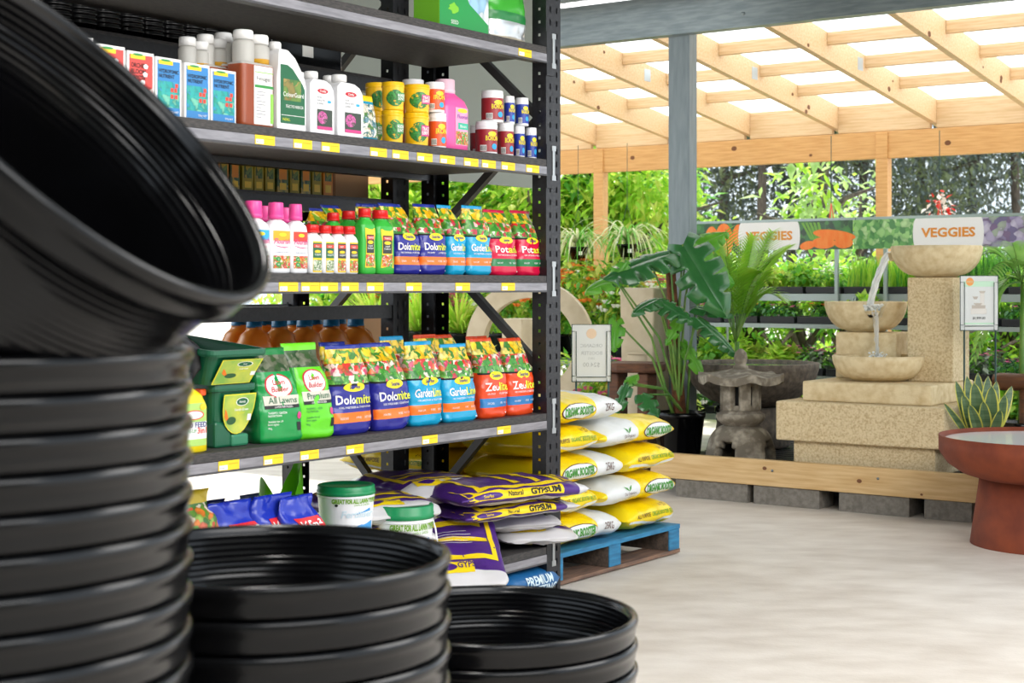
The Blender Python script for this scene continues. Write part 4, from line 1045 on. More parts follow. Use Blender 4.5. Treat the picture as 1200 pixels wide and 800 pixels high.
# ------------------------------------------------------------------ back rack goods
M_brown = mat('amber_brown_bottle', '#e59a3a', .25, spec=.6, trans=.5); M_bcap = mat('teal_blue_cap', '#1f6f9c', .4)
R_BR = [(0, .46, .46, 4), (.02, .5, .5, 4), (.5, .5, .5, 4), (.68, .48, .46, 3), (.80, .36, .38, 2.5), (.87, .17, .28, 2), (.9, .17, .28, 2)]
g = 'brown bottles with blue caps on the rear rack'
k = 0
for row, t, pcs in ((0, BK + .04, (311, 341, 371, 403, 432)), (1, BK + .2, (293, 324, 359, 383, 411))):
    for i, pc in enumerate(pcs):
        hw = 16.5
        o = bottle('brown_bottle', 'brown blue-capped bottle on the rear rack, %s from left in %s row' % (('first', 'second', 'third', 'fourth', 'fifth')[i], ('front', 'rear')[row]), 'bottle', g,
                   pc - hw, pc + hw, 372 if row == 0 else 370, .74, t, R_BR, .8, M_brown, M_bcap, (.2, .89, 1.0))
        h = z_at(372, rk(s_at(pc, t), t).y) - .74; w = s_at(pc + hw, t) - s_at(pc - hw, t)
        m = MB(); M = Matrix.Identity(4)
        m.tube([(.18 * w, -.10 * w, .84 * h), (.36 * w, -.1 * w, .80 * h), (.47 * w, -.1 * w, .68 * h), (.46 * w, -.1 * w, .5 * h)], .06 * w, 8); m.build('handle', M_brown, o)
# cardboard and yellow cartons
M_kraft = mat('brown_cardboard', '#a9815a', .7)
M_ycart = mat('olive_yellow_carton', '#a89418', .5); M_ocart = mat('orange_carton', '#e08a1a', .5); M_gcart = cells('printed_seedlings', ['#4a6a2a', '#b79a2a', '#2f4f24', '#d8b13a', '#5e7a34'], 50)
g = 'cartons on the rear rack'
cart = [(222, 240, M_ocart), (243, 254, M_gcart), (256, 268, M_ocart), (270, 281, M_gcart), (284, 297, M_ycart), (298, 309, M_ycart), (311, 322, M_ycart), (325, 338, M_gcart), (340, 351, M_ycart), (353, 364, M_gcart), (366, 377, M_ycart), (379, 390, M_ocart)]
wordo = ['first', 'second', 'third', 'fourth', 'fifth', 'sixth', 'seventh', 'eighth', 'ninth', 'tenth', 'eleventh', 'twelfth', 'thirteenth', 'fourteenth', 'fifteenth', 'sixteenth']
for i, (a, b, mm) in enumerate(cart):
    s, w, h = spot(a, b, 186, 1.55, BK + .06)
    nm = {id(M_ocart): 'orange', id(M_ycart): 'olive yellow'}.get(id(mm), 'dark picture')
    o = thing('seed_carton', '%s carton on the rear rack shelf, %s from the left' % (nm, wordo[i]), 'box', rk(s, BK + .13, 1.55), TH, g)
    m = MB(); m.box(-w / 2, -.07, 0, w / 2, .07, h); m.build('carton', mm, o, bevel=.002)
    d = MB(); S = Flat(-.07); d_rect(d, S, -.3 * w, .3 * w, .1 * h, .3 * h, 0, .001, 1, 1); d_rect(d, S, -.35 * w, .35 * w, .4 * h, .95 * h, 1, .001, 1, 1)
    d.build('printed_label', [M_gold, M_gcart if mm is not M_gcart else M_ocart], o)
s, w, h = spot(393, 432, 186, 1.55, BK + .1)
o = MB(); o.box(-w / 2, -.1, 0, w / 2, .15, h); ob = o.build('cardboard_box', M_kraft, loc=rk(s, BK + .2, 1.55), rz=TH, bevel=.003)
tag(ob, 'plain brown cardboard box on the rear rack beside the cartons', 'box')
s, w, h = spot(430, 468, 392, .74, BK + .38)
o = MB(); o.box(-.22, -.1, 0, .22, .1, .36); ob = o.build('cardboard_box', M_kraft, loc=rk(s - .12, BK + .49, .74), rz=TH, bevel=.003)
tag(ob, 'brown cardboard box behind the brown bottles on the rear rack', 'box')
# nested small pots lying on the rear rack top shelf
tray = MB()
prof = [(0, 0), (.05, 0)]
for i in range(9): prof += [(.062, .02 + i * .016), (.066, .022 + i * .016), (.066, .030 + i * .016), (.060, .032 + i * .016)]
prof += [(.0, .17)]
tray.lathe(prof, 28)
proto = None
for i, px in enumerate((28, 62, 92, 120, 148, 172, 196, 220, 243, 262, 280)):
    if proto is None: ob = proto = tray.build('nested_pot_column', M_plastic)
    else: ob = proto.copy(); COL.objects.link(ob)
    s = s_at(px, BK + .1); ob.location = rk(s, BK + .1, 2.04)
    tag(ob, 'short column of nested small black pots on the rear top shelf, %s from the left' % wordo[i], 'pot', 'columns of nested small pots')
# black tray with tag further right
s = s_at(356, BK + .12)
o = thing('black_crate', 'black crate with a white tag on the rear rack top shelf', 'crate', rk(s, BK + .2, 2.04), TH)
m = MB(); m.box(-.2, -.1, 0, .2, .1, .13); m.build('crate_body', M_plastic, o, bevel=.006)
m = MB(); m.box(-.03, -.103, .05, .03, -.1, .10); m.build('tag', M_white, o)
# ------------------------------------------------------------------ bags that lie down
class Side:
    """near long side of a lying bag: x along it, z up from its middle"""
    def __init__(s, L, zc=0.0): s.L = L
    def on(s, x, z, off): return s.L.on(z, x, off)
class Top:
    """upper face of a lying bag: x along the bag, z towards its far side"""
    def __init__(s, L): s.L = L
    def on(s, x, z, off):
        hw, hd, p = s.L.row(x); f = min(.99, abs(z) / hd); xx = hw * (1 - f ** p) ** (1 / p)
        return s.L.fin(xx, z, x, 1, 0, off)
SWAP = Matrix(((0, 0, 1, 0), (0, 1, 0, 0), (1, 0, 0, 0), (0, 0, 0, 1)))
def lying(Lx, W, T, seed, wob=.008, p=2.5, flat0=0.06, droop=0.0):
    """loft along z from -Lx/2 to Lx/2, thickness on x, width on y"""
    rows = []
    for k, th, wd in ((0, .06, .86), (.02, .14, .90), (.055, .58, .95), (.11, .86, .98), (.20, .98, 1), (.40, 1, 1), (.60, 1, 1), (.80, .98, 1), (.89, .86, .98), (.945, .58, .95), (.98, .14, .90), (1, .06, .86)):
        rows.append(((k - .5) * Lx, th * T / 2, wd * W / 2, p))
    return Loft(rows, wob=wob, wf=11, seed=seed, M=SWAP, lean=lambda z: (-droop * abs(2 * z / Lx) ** 3, 0))

M_bagy = mat('yellow_sack', '#efd20c', .3, bump=.25, bscale=26); M_bagw = mat('white_sack', '#dcdedd', .35, bump=.25, bscale=26)
M_ogr = mat('organic_green_print', '#3f8f2a', .45); M_obr = mat('brown_print', '#5a2c1c', .5)
def sack(a, z, w_face, dep, T, kind, label, s0, t0, rot=0.0, seed=0, group='yellow sacks stacked on the blue pallet', mirror_side=False):
    """sack on the pallet: a = start along A from the pallet corner, face towards the aisle"""
    o = thing('fertiliser_sack', label, 'bag', rk(s0, t0, z + T / 2), TH + rot, group)
    L = lying(w_face, dep, T, seed, droop=.012)
    m = MB()
    def mf(an, v):
        if kind == 'left': return 1 if v > .60 else 0
        if kind == 'right': return 1 if .04 < v < .43 else 0
        return 0
    L.mesh(m, 40, 44, mf=mf); m.build('sack', [M_bagy, M_bagw], o)
    d = MB(); S = Side(L); h = T
    if kind in ('left', 'right'):
        c = -.13 * w_face if kind == 'left' else .21 * w_face
        d_oval(d, S, c, -.02 * h, .215 * w_face, .26 * h, 3, .0016, 30); d_oval(d, S, c, -.02 * h, .205 * w_face, .235 * h, 1, .0024, 30)
        d_text(d, S, 'ORGANIC BOOSTER', c, -.14 * h, .24 * h, 2, .0038, .37 * w_face, .045)
        if kind == 'left': d_text(d, S, '25KG', .26 * w_face, -.12 * h, .26 * h, 3, .002, .11 * w_face)
        else:
            for q in (-1, 1): d_poly(d, S, [(-.2 * w_face, .02 * h), (-.2 * w_face + q * .025 * w_face, .10 * h), (-.2 * w_face + q * .05 * w_face, .22 * h), (-.2 * w_face + q * .012 * w_face, .16 * h)], 2, .0024)
            d_text(d, S, 'Da Organics', -.19 * w_face, -.11 * h, .10 * h, 3, .002, .18 * w_face); d_text(d, S, 'CERTIFIED INPUT', -.15 * w_face, -.24 * h, .045 * h, 3, .002, .12 * w_face)
    else:
        d_text(d, S, 'ALL PURPOSE', -.22 * w_face, -.02 * h, .14 * h, 3, .002, .24 * w_face, .01); d_text(d, S, 'ORGANIC BOOSTER PELLETS', .17 * w_face, -.02 * h, .14 * h, 2, .002, .48 * w_face, .01)
        n = 24
        for i in range(n):
            x0 = (-.44 + .88 * i / n) * w_face; x1 = (-.44 + .88 * (i + 1) / n) * w_face
            f = lambda x: (-.20 - .10 * math.cos(x / w_face * 6)) * h * .8
            d.add([S.on(x0, f(x0) - .045 * h, .002), S.on(x1, f(x1) - .045 * h, .002), S.on(x1, f(x1) + .045 * h, .002), S.on(x0, f(x0) + .045 * h, .002)], [(0, 1, 2, 3)], 1)
        d_rect(d, S, -.02 * w_face, .04 * w_face, -.40 * h, -.24 * h, 1, .0022, 3, 3)
        d_text(d, S, '4 + 2%', .22 * w_face, .24 * h, .10 * h, 3, .002, .2 * w_face)
    d.build('printed_label', [M_bagy, M_bagw, M_ogr, M_obr], o)
    return o
# pallet: front right corner in line with the rack front
PC = Vector((.756, 7.02, 0)); PLx = 1.04; PLy = 1.16
pall0 = PC - VA * PLx
sp = (pall0 - P0).dot(VA); tp_ = -(pall0 - P0).dot(VN)
M_pblue = mat('blue_painted_timber', '#2f83ae', .6, c2='#25658a', scale=9, stretch=(1, 6, 6), bump=.1)
M_pwood = mat('worn_pallet_timber', '#8a6a55', .75, c2='#5f4a40', scale=7, stretch=(1, 8, 8), bump=.15); M_pdark = mat('pallet_top_timber', '#6b5a4e', .75, c2='#4a4038', scale=7, stretch=(1, 8, 8))
pal = thing('pallet', 'blue-edged timber pallet under the yellow sacks', 'pallet', pall0, TH)
for i, y in enumerate((0, .30, .62, 1.0)):
    wd = .14
    m = MB(); m.box(0, y, .005, PLx, y + wd, .022); m.build('bottom_board', M_pwood, pal, bevel=.002)
for i, y in enumerate((0, .17, .34, .51, .68, .85, 1.02)):
    m = MB(); m.box(0, y, .112, PLx, y + .12, .132, 0)
    m.build('deck_board', M_pblue if y == 0 else M_pdark, pal, bevel=.002)
for x in (0, .44, PLx - .10):
    m = MB(); m.box(x, .004, .022, x + .045 if x else .10, PLy - .03, .112, 0); m.build('bearer', M_pdark, pal, bevel=.002)
    m = MB(); m.box(x, -.001, .024, x + .09, .004, .112, 0); m.build('painted_end', M_pblue, pal)
TZ = .137; T_ = .122
LA, LB = .62, .42
laynames = ['bottom', 'second', 'third', 'fourth', 'top']
for k in range(5):
    z = TZ + k * (T_ + .002)
    if k % 2 == 0:
        wl = .60; wr = PLx - wl - .02
        lw, kl, kr = wl, 'left', 'end'
    else:
        wl = .41; wr = PLx - wl - .005; kl, kr = 'end', 'right'
    js = RNG.uniform(-.012, .012)
    wl2 = wl
    sack(0, z, wl2, .46, T_, kl, 'yellow sack %s in the %s pallet layer beside the rack' % ('with oval and white end' if kl == 'left' else 'showing its seam', laynames[k]), sp + wl2 / 2 + .0, tp_ + .235 + .008 * (k % 2), seed=60 + k)
    if k < 4:
        sack(0, z, wr, .46, T_, kr, 'yellow sack %s in the %s pallet layer at the far end' % ('with oval and white end' if kr == 'right' else 'showing its seam', laynames[k]), sp + PLx - wr / 2 + .005 + js, tp_ + .235 - .006 * (k % 2), seed=70 + k)
    # rear half of the pallet, long sides turned to the rack
    for j in range(2 if k < 4 else 1):
        sack(0, z, .64, .42, T_, 'right' if (k % 2) else 'end', 'yellow sack in the %s layer at the pallet rear, %s' % (laynames[k], ('seen through the rack', 'away from the rack')[j]),
             sp + .225 + .46 * j, tp_ + .49 + .34, rot=-PI / 2, seed=80 + k * 2 + j)

# ------------------------------------------------------------------ gypsum sacks on the bottom shelf
M_pur = mat('purple_sack', '#4a2678', .3, bump=.2, bscale=24); M_ysk = mat('sack_yellow_print', '#f0cf16', .4); M_wsk = mat('sack_white_end', '#cfcccd', .4, bump=.25, bscale=22)
def gyp(pa, pb, z, W, T, label, deco, seed, white=(.0, .14), droop=.01, tilt=0.0, rock=0.0, top=True):
    """sack from plan point pa to pb (its two ends)"""
    d_ = pb - pa; Lx = d_.length; c = (pa + pb) / 2
    o = thing('gypsum_sack', label, 'bag', (c.x, c.y, z + T / 2), 0, 'purple and white gypsum sacks')
    o.rotation_euler = Euler((rock, tilt, math.atan2(d_.y, d_.x)), 'XYZ')
    L = lying(Lx, W, T, seed, wob=.009, droop=droop)
    m = MB(); L.mesh(m, 40, 40, mf=lambda a, v: 1 if (v < white[0] or v > 1 - white[1] or (a > PI and False)) else 0); m.build('sack', [M_pur, M_wsk], o)
    d = MB(); deco(d, Side(L), Top(L), Lx, W, T); d.build('printed_label', [M_ysk, M_pur, M_wsk, M_ink], o)
    return o
def deco_side(d, S, Tp, Lx, W, T):
    d_rect(d, S, -.46 * Lx, .24 * Lx, -.10 * T, .26 * T, 0, .0016, 16, 4); d_rect(d, S, -.46 * Lx, .30 * Lx, -.44 * T, -.24 * T, 2, .0016, 16, 3)
    d_oval(d, S, -.33 * Lx, .08 * T, .10 * Lx, .13 * T, 1, .0026, 18); d_text(d, S, 'Searles', -.33 * Lx, .03 * T, .12 * T, 0, .0036, .15 * Lx, .01)
    d_text(d, S, 'Natural', -.13 * Lx, 0, .19 * T, 3, .003, .17 * Lx, .015, .25); d_text(d, S, 'GYPSUM', .10 * Lx, -.02 * T, .23 * T, 3, .003, .25 * Lx, .04, wide=1.4)
    deco_top(d, S, Tp, Lx, W, T)
def deco_top(d, S, Tp, Lx, W, T):
    for (x0, x1, z0, z1) in ((-.36, .30, -.42, -.36), (-.36, .30, .36, .42), (-.38, -.34, -.42, .42), (.27, .31, -.42, .42), (-.05, .0, -.3, .3), (.10, .14, -.34, .34)):
        d_rect(d, Tp, x0 * Lx, x1 * Lx, z0 * W, z1 * W, 0, .0018, 10, 10)
    d_rect(d, Tp, .33 * Lx, .42 * Lx, -.34 * W, .10 * W, 0, .0018, 5, 8); d_oval(d, Tp, .375 * Lx, -.2 * W, .028 * Lx, .10 * W, 1, .003, 14)
def deco_clay(d, S, Tp, Lx, W, T):
    deco_top(d, S, Tp, Lx, W, T)
    class Turn:
        def on(s_, x, z, off): return Tp.on(-z, x, off)
    Q = Turn()
    d_text(d, Q, 'CLAY', -.02 * W, .27 * Lx, .06 * Lx, 0, .0025, .5 * W, .02); d_text(d, Q, 'SOIL', 0, .17 * Lx, .08 * Lx, 0, .0025, .6 * W, .03); d_text(d, Q, 'BREAKER', 0, .09 * Lx, .05 * Lx, 0, .0025, .6 * W, .02)
    for k in range(5): d_rect(d, Q, -.32 * W, (.1 + .05 * (k % 3)) * W, (-.06 - .025 * k) * Lx, (-.055 - .025 * k) * Lx, 2, .0022, 6, 1)
    d_text(d, Q, 'GYPSUM', .08 * W, -.385 * Lx, .05 * Lx, 1, .003, .35 * W, .02)
def bp(px, t): return rk(s_at(px, t), t)
a4, b4 = bp(556, .20), bp(638, .14)
T7 = .078
gyp(bp(575, .50), bp(636, -.035), Z1 + .012, .33, .070, 'purple gypsum sack at the very bottom right of the low shelf, white end out', deco_top, 90, white=(.05, .15))
gyp(bp(548, .53), bp(618, .00), Z1 + .071, .33, .068, 'purple gypsum sack second from bottom at right of the low shelf, white end out', deco_top, 91, white=(.05, .15))
gyp(bp(516, .15), bp(650, .02), Z1 + .140, .34, .066, 'purple gypsum sack with yellow side panel just under the topmost', deco_side, 92, white=(.0, .16))
gyp(bp(512, .14), bp(662, -.03), Z1 + .205, .36, .080, 'topmost purple gypsum sack with yellow side panel by the rack upright', deco_side, 93, white=(.0, .13))
ga = bp(518, .34); gb = bp(551, -.13)
gyp(ga, gb, Z1 + .055, .30, .075, 'purple gypsum sack sliding forward over the edge of the low shelf', deco_clay, 94, white=(.04, .11), tilt=.46, droop=-.01)
gyp(bp(396, .58), bp(462, .10), Z1, .36, .085, 'purple gypsum sack at the bottom of the pile behind the white tubs', deco_top, 95, white=(.04, .14))
gyp(bp(392, .56), bp(466, .08), Z1 + .086, .36, .085, 'purple gypsum sack in the middle of the pile behind the white tubs', deco_top, 96, white=(.04, .14))
gyp(bp(446, .62), bp(520, .16), Z1, .36, .09, 'purple gypsum sack at the bottom behind the sliding sack', deco_top, 97, white=(.04, .14))
gyp(bp(448, .62), bp(526, .14), Z1 + .091, .36, .10, 'purple gypsum sack in the middle of the pile left of the panelled sacks', deco_top, 98, white=(.04, .14))

gyp(bp(400, .54), bp(470, .07), Z1 + .172, .36, .088, 'uppermost purple gypsum sack behind the white tubs, white seam facing out', deco_top, 99, white=(.04, .14))
gyp(bp(452, .60), bp(530, .15), Z1 + .192, .38, .10, 'uppermost purple gypsum sack of the pile left of the panelled sacks', deco_top, 100, white=(.04, .14))

# ---- white fertiliser tubs with green lids
M_glid = mat('green_tub_lid', '#148a52', .35)
def ft_deco(d, S, r, h):
    d_text(d, S, 'GREAT FOR ALL LAWN TYPES', .05 * r, .66 * h, .085 * h, 0, .0025, 1.6 * r, .05)
    d_text(d, S, 'LAWN & GARDEN', .25 * r, .60 * h, .04 * h, 0, .002, .6 * r)
    d_poly(d, S, [(-.2 * r, .42 * h), (.6 * r, .54 * h), (.62 * r, .48 * h), (.1 * r, .42 * h)], 1, .0015); d_poly(d, S, [(-.4 * r, .05 * h), (.72 * r, .05 * h), (.7 * r, .26 * h), (.2 * r, .20 * h), (-.3 * r, .14 * h)], 1, .0015)
    d_text(d, S, 'Fertiliser', .12 * r, .36 * h, .14 * h, 2, .0025, 1.2 * r, .02, .2)
    d_oval(d, S, -.62 * r, .62 * h, .05 * r, .03 * h, 3, .002, 8)
FTM = [mat('leaf_print', '#78a832', .4), mat('swoosh_blue', '#3e93d2', .4), mat('pale_blue_print', '#cfe2ea', .4), M_ink]
qq = rk(s_at(405, .19), .19); HT = (z_at(567, qq.y) - Z1) / 2 - .001
yl = HOR + (CAMH - Z1 - HT) / qq.y * FPX
for (a, b, y, t, zb, lab) in ((371, 440, yl, .19, Z1, 'white fertiliser tub with green lid underneath the one beside the blue bags'), (371, 440, 567, .19, Z1 + HT + .002, 'white fertiliser tub with green lid stacked on another beside the blue bags'),
                              (437, 509, 590, .115, Z1, 'white fertiliser tub with green lid and wire handle in front of the gypsum sacks')):
    o, q, r, h = tub('fertiliser_bucket', lab, 'bucket', 'white fertiliser tubs with green lids', a, b, y, 0, t, M_hdpe, M_glid, FTM, ft_deco, zb=zb, taper=.9, lidh=.19, lidr=1.04)
    m = MB(); m.lathe([(r * .985, h * .75), (r * 1.02, h * .755), (r * 1.02, h * .78), (r * .99, h * .785)], 40, caps=False); m.build('rim_band', M_hdpe, o)
    if a != 371:
        m = MB(); m.tube([(r * .98, -.02, h * .78), (r * 1.05, -.03, h * .62), (r * 1.0, -.06, h * .45), (r * .96, -.05, h * .30)], .003, 6); m.build('wire_handle', M_white, o)

# ---- soft bags left on the bottom shelf
M_blue = mat('royal_blue_bag', '#2236ad', .22, bump=.15, bscale=30); M_blued = mat('dark_blue_bag', '#1a2258', .3, bump=.15, bscale=30)
def soft(pl, pr, yt, t, label, m0, seed, group, deco=None, dm=(), dep=.12, lean=(.0, .0), m1=None, turn=0.0):
    s, w, h = spot(pl, pr, yt, Z1, t)
    o = thing('seed_bag', label, 'bag', rk(s, t + dep / 2, Z1), TH + turn, group)
    S = Loft([(0, .44 * w, .4 * dep, 3), (.08 * h, .5 * w, .5 * dep, 3), (.45 * h, .5 * w, .5 * dep, 2.8), (.75 * h, .47 * w, .3 * dep, 2.6), (.93 * h, .44 * w, .08 * dep, 2.4), (h, .42 * w, .03 * dep, 2.4)], wob=.016, wf=14, seed=seed,
             lean=lambda z: (lean[0] * (z / h) ** 2 + .012 * math.sin(z * 40 + seed), lean[1] * (z / h) ** 2))
    m = MB(); S.mesh(m, 40, 30, mf=(lambda a, v: 1 if v > .9 else 0) if m1 else None); m.build('pouch', [m0] + ([m1] if m1 else []), o)
    if deco: d = MB(); deco(d, S, w, h); d.build('printed_label', list(dm), o)
def m2(tx):
    def f(d, S, w, h):
        d_rect(d, S, -.22 * w, .36 * w, .58 * h, .80 * h, 0, .003, 8, 5); d_text(d, S, tx, .07 * w, .68 * h, .09 * h, 1, .005, .5 * w, .02); d_text(d, S, 'COVERAGE', .07 * w, .61 * h, .04 * h, 1, .005, .4 * w)
    return f
M_redp = mat('red_coverage_panel', '#d8262c', .4); g = 'blue lawn seed bags on the low shelf'
M_salad = cells('printed_salad', ['#c0512a', '#5d8a2e', '#e8d9c2', '#8fb03c', '#d8782c', '#3f6f2a'], 40)
soft(206, 266, 578, .05, 'colourful vegetable-print bag at the left of the low shelf', M_salad, 3, None, lambda d, S, w, h: d_rect(d, S, -.2 * w, .3 * w, .5 * h, .62 * h, 0, .003, 6, 3), [M_white], m1=mat('leafy_yellow_seal', '#b8a024', .4), lean=(.02, .02))
soft(258, 318, 588, .05, 'royal blue bag on the low shelf beside the vegetable-print bag', M_blue, 4, g, m2('165m²'), [M_redp, M_white])
soft(306, 356, 582, .03, 'royal blue bag with red coverage panel in the middle of the low shelf', M_blue, 5, g, m2('165m²'), [M_redp, M_white], lean=(.03, .01))
soft(347, 397, 582, .0, 'royal blue bag with red coverage panel beside the white tub', M_blue, 6, g, m2('165m²'), [M_redp, M_white], lean=(-.02, .02), turn=.1)
g = 'dark blue bags at the back of the low shelf'
soft(240, 280, 588, .24, 'dark blue bag behind the vegetable-print bag on the low shelf', M_blued, 7, g)
soft(278, 318, 590, .22, 'dark blue bag behind the royal blue bag on the low shelf', M_blued, 8, g)
soft(290, 328, 580, .34, 'dark blue bag standing at the back left of the lime green bag', M_blued, 9, g)
soft(196, 232, 590, .2, 'dark blue bag at the far left back of the low shelf', M_blued, 10, g)
# lime bag with torn top
s, w, h = spot(318, 362, 540, Z1, .26)
o = thing('torn_bag', 'lime green empty bag with a jagged torn top standing on the low shelf', 'bag', rk(s, .30, Z1), TH)
S = Loft([(0, .42 * w, .03, 3), (.1 * h, .48 * w, .04, 3), (.7 * h, .5 * w, .035, 3), (h, .5 * w, .03, 3)], wob=.006, wf=14, seed=5)
def torn(u, v):
    a = 2 * PI * u; c = math.cos(a); top = .66 + .34 * max(0, (c - .1) / .9) ** .8 * (1.25 - .25 * c) + .22 * max(0, (-c - .55) / .45) + .02 * math.sin(a * 5)
    return S.ang(a, h * v * min(1, top))
m = MB(); m.grid(torn, 48, 20, closeu=True); m.build('pouch', mat('lime_foil', '#6cc71f', .25, trans=.25), o)
# blue bag on the floor under the rack
pa, pb = rk(s_at(545, .15), .15), rk(s_at(630, .10), .10)
o = thing('floor_sack', 'blue sack with white lettering on the floor under the rack', 'bag', ((pa + pb) / 2).to_tuple()[:2] + (.06,), TH)
L = lying((pb - pa).length, .3, .12, 7); m = MB(); L.mesh(m, 36, 30); m.build('sack', mat('blue_floor_sack', '#1d5f95', .35), o)
d = MB(); Lx = (pb - pa).length; d_text(d, Side(L), 'PREMIUM', .1 * Lx, .0, .03, 0, .003, .5 * Lx, .02); d_text(d, Side(L), 'POTTING', .15 * Lx, -.035, .03, 0, .003, .5 * Lx, .02); d.build('printed_label', [mat('pale_blue_print', '#cfe2ea', .4)], o)
# ------------------------------------------------------------------ garden corner: everything stands along the sleeper line
SO = Vector((2.365, 7.87, 0))
def gp(px, v, z=0.0):
    O = SO + VA * v; u = hit(px, O, VN); p = O + VN * u; p.z = z; return p
def gu(px, v): return hit(px, SO + VA * v, VN)
DZ = .20
M_stone = mat('sandstone_cast', '#dccaa3', .8, c2='#c2a97c', scale=22, detail=10, bump=.2, bscale=110, lo=.38, hi=.75)
M_stone2 = mat('sandstone_rough', '#d8c59e', .85, c2='#b0956a', scale=95, detail=9, bump=.5, bscale=120, lo=.42, hi=.75)
M_block = mat('concrete_block', '#837e76', .9, c2='#6c675f', scale=40, bump=.3, bscale=80)
M_gran = mat('weathered_stone', '#6d6558', .9, c2='#aaa292', scale=16, detail=9, bump=.22, bscale=60, lo=.45, hi=.7)
M_darkst = mat('dark_bowl_stone', '#4b443c', .85, c2='#6f6458', scale=26, detail=8, bump=.6, bscale=34)
M_rust = mat('rusted_steel', '#8a3f1f', .75, c2='#6a2c17', scale=7, detail=9, bump=.12, bscale=60, lo=.35, hi=.7)
M_beige = mat('beige_cement', '#d9ccb2', .8, c2='#cbbc9f', scale=10, bump=.08)
M_timber = mat('dark_carved_timber', '#4d3022', .6, c2='#6b4229', scale=8, stretch=(1, 8, 8), bump=.2)
M_water = bpy.data.materials.new('clear_water'); M_water.use_nodes = True
_b = M_water.node_tree.nodes['Principled BSDF']; _b.inputs['Transmission Weight'].default_value = 1; _b.inputs['IOR'].default_value = 1.33; _b.inputs['Roughness'].default_value = .08; _b.inputs['Base Color'].default_value = (.98, .99, .99, 1)
_n = M_water.node_tree.nodes; _t = _n.new('ShaderNodeBsdfTranslucent'); _t.inputs['Color'].default_value = (.97, .98, .98, 1); _x = _n.new('ShaderNodeMixShader'); _x.inputs['Fac'].default_value = .6; _g = _n.new('ShaderNodeBsdfTransparent')
M_water.node_tree.links.new(_g.outputs[0], _x.inputs[1]); M_water.node_tree.links.new(_t.outputs[0], _x.inputs[2]); M_water.node_tree.links.new(_x.outputs[0], _n['Material Output'].inputs[0])
M_pool = mat('still_water', '#aeb8b4', .06, spec=1.0)
M_foam = mat('white_splash', '#f4f6f5', .3, trans=.3)

# sleeper and blocks
sl = MB(); ul = gu(762, 0); ur = gu(1215, 0)
sl.box(ul, 0, .103, ur, .045, .245)
o = sl.build('timber_sleeper', mat('sleeper_pine', '#d9b987', .65, c2='#c6a06a', scale=4, stretch=(1, 14, 14), bump=.06, bscale=18), loc=SO, rz=TG, bevel=.004)
tag(o, 'long pale pine sleeper edging the fountain display', 'sleeper')
for px, z, r in ((896, .20, .010), (1007, .17, .011), (1080, .125, .006)):
    knots([(gu(px, 0), z, r)], 0, o)
for px in (905, 1029):
    q = MB(); q.lathe([(.007, 0), (.007, .003), (0, .005)], 8); M = Matrix.Translation((gu(px, 0), 0, .19)) @ Matrix.Rotation(PI / 2, 4, 'X'); q.v = [tuple(M @ Vector(v)) for v in q.v]; q.build('bolt', M_galv2, o)
for i, (a, b) in enumerate(((792, 876), (883, 960), (983, 1065), (1083, 1128), (1166, 1215))):
    ua, ub = gu(a, .012), gu(b, .012); ub = max(ub, ua + .39) if b != 1128 else ua + .25
    q = MB(); q.box(0, .012, 0, ub - ua, .202, .102)
    o = q.build('concrete_block', M_block, loc=SO + VN * ua, rz=TG, bevel=.003); tag(o, 'grey concrete block under the pine sleeper, %s from the left' % wordo[i], 'block', 'concrete blocks under the sleeper')
# black plastic deck
q = MB()
for k in range(15): q.box(ul, .25 + k * .1, .17, ur + .6, .25 + k * .1 + .07, .199)
for k in range(6): q.box(ul + .1 + k * .36, .25, 0, ul + .18 + k * .36, 1.72, .17)
o = q.build('display_deck', mat('black_deck_plastic', '#17181b', .45), loc=SO, rz=TG)
tag(o, 'low black slatted deck behind the pine sleeper', 'deck')
q = MB(); q.box(ul, .05, .17, ur + .6, .24, .199); 
o = q.build('display_deck_edge', M_dark, loc=SO, rz=TG); tag(o, 'black plank directly behind the pine sleeper', 'deck')

# ---- fountain
def wbox(px0, px1, v0, depth, z0, z1):
    u0, u1 = gu(px0, v0), gu(px1, v0); return (u0, v0, z0, u1, v0 + depth, z1)
FD = (SO + VA * .3 + VN * gu(1010, .3)).y
fo = thing('fountain', 'tiered sandstone bowl fountain with tall column behind the pine sleeper', 'fountain', SO, TG)
def zz_(py, v, px): return z_at(py, gp(px, v).y)
zB1 = zz_(474, .10, 1005); zB0 = zz_(521, .10, 1005)
q = MB(); b = list(wbox(930, 1096, .14, .74, DZ, zB0 + .02)); q.box(*b); q.build('plinth', M_stone2, fo, bevel=.006)
b = list(wbox(909, 1106, .10, .84, zB0, zB1)); q = MB(); q.box(*b); q.build('basin_block', M_stone2, fo, bevel=.008)
zC1 = zz_(449, .2, 1015)
b = list(wbox(940, 1091, .20, .66, zB1, zC1)); q = MB(); q.box(*b); q.build('upper_block', M_stone, fo, bevel=.01)
zK = zz_(325, .60, 1092)
b = list(wbox(1063, 1117, .52, .26, zC1, zK)); q = MB(); q.box(*b); q.build('column', M_stone2, fo, bevel=.008)
colc = SO + VN * ((b[0] + b[3]) / 2) + VA * (.65)
b = list(wbox(979, 1050, .60, .28, zC1, zz_(389, .66, 1014))); q = MB(); q.box(*b); q.build('pedestal', M_stone, fo, bevel=.008)
zM = b[5]; medc = SO + VN * ((b[0] + b[3]) / 2) + VA * .72
def toloc(p): 
    d = p - SO; return (d.dot(VN), d.dot(VA))
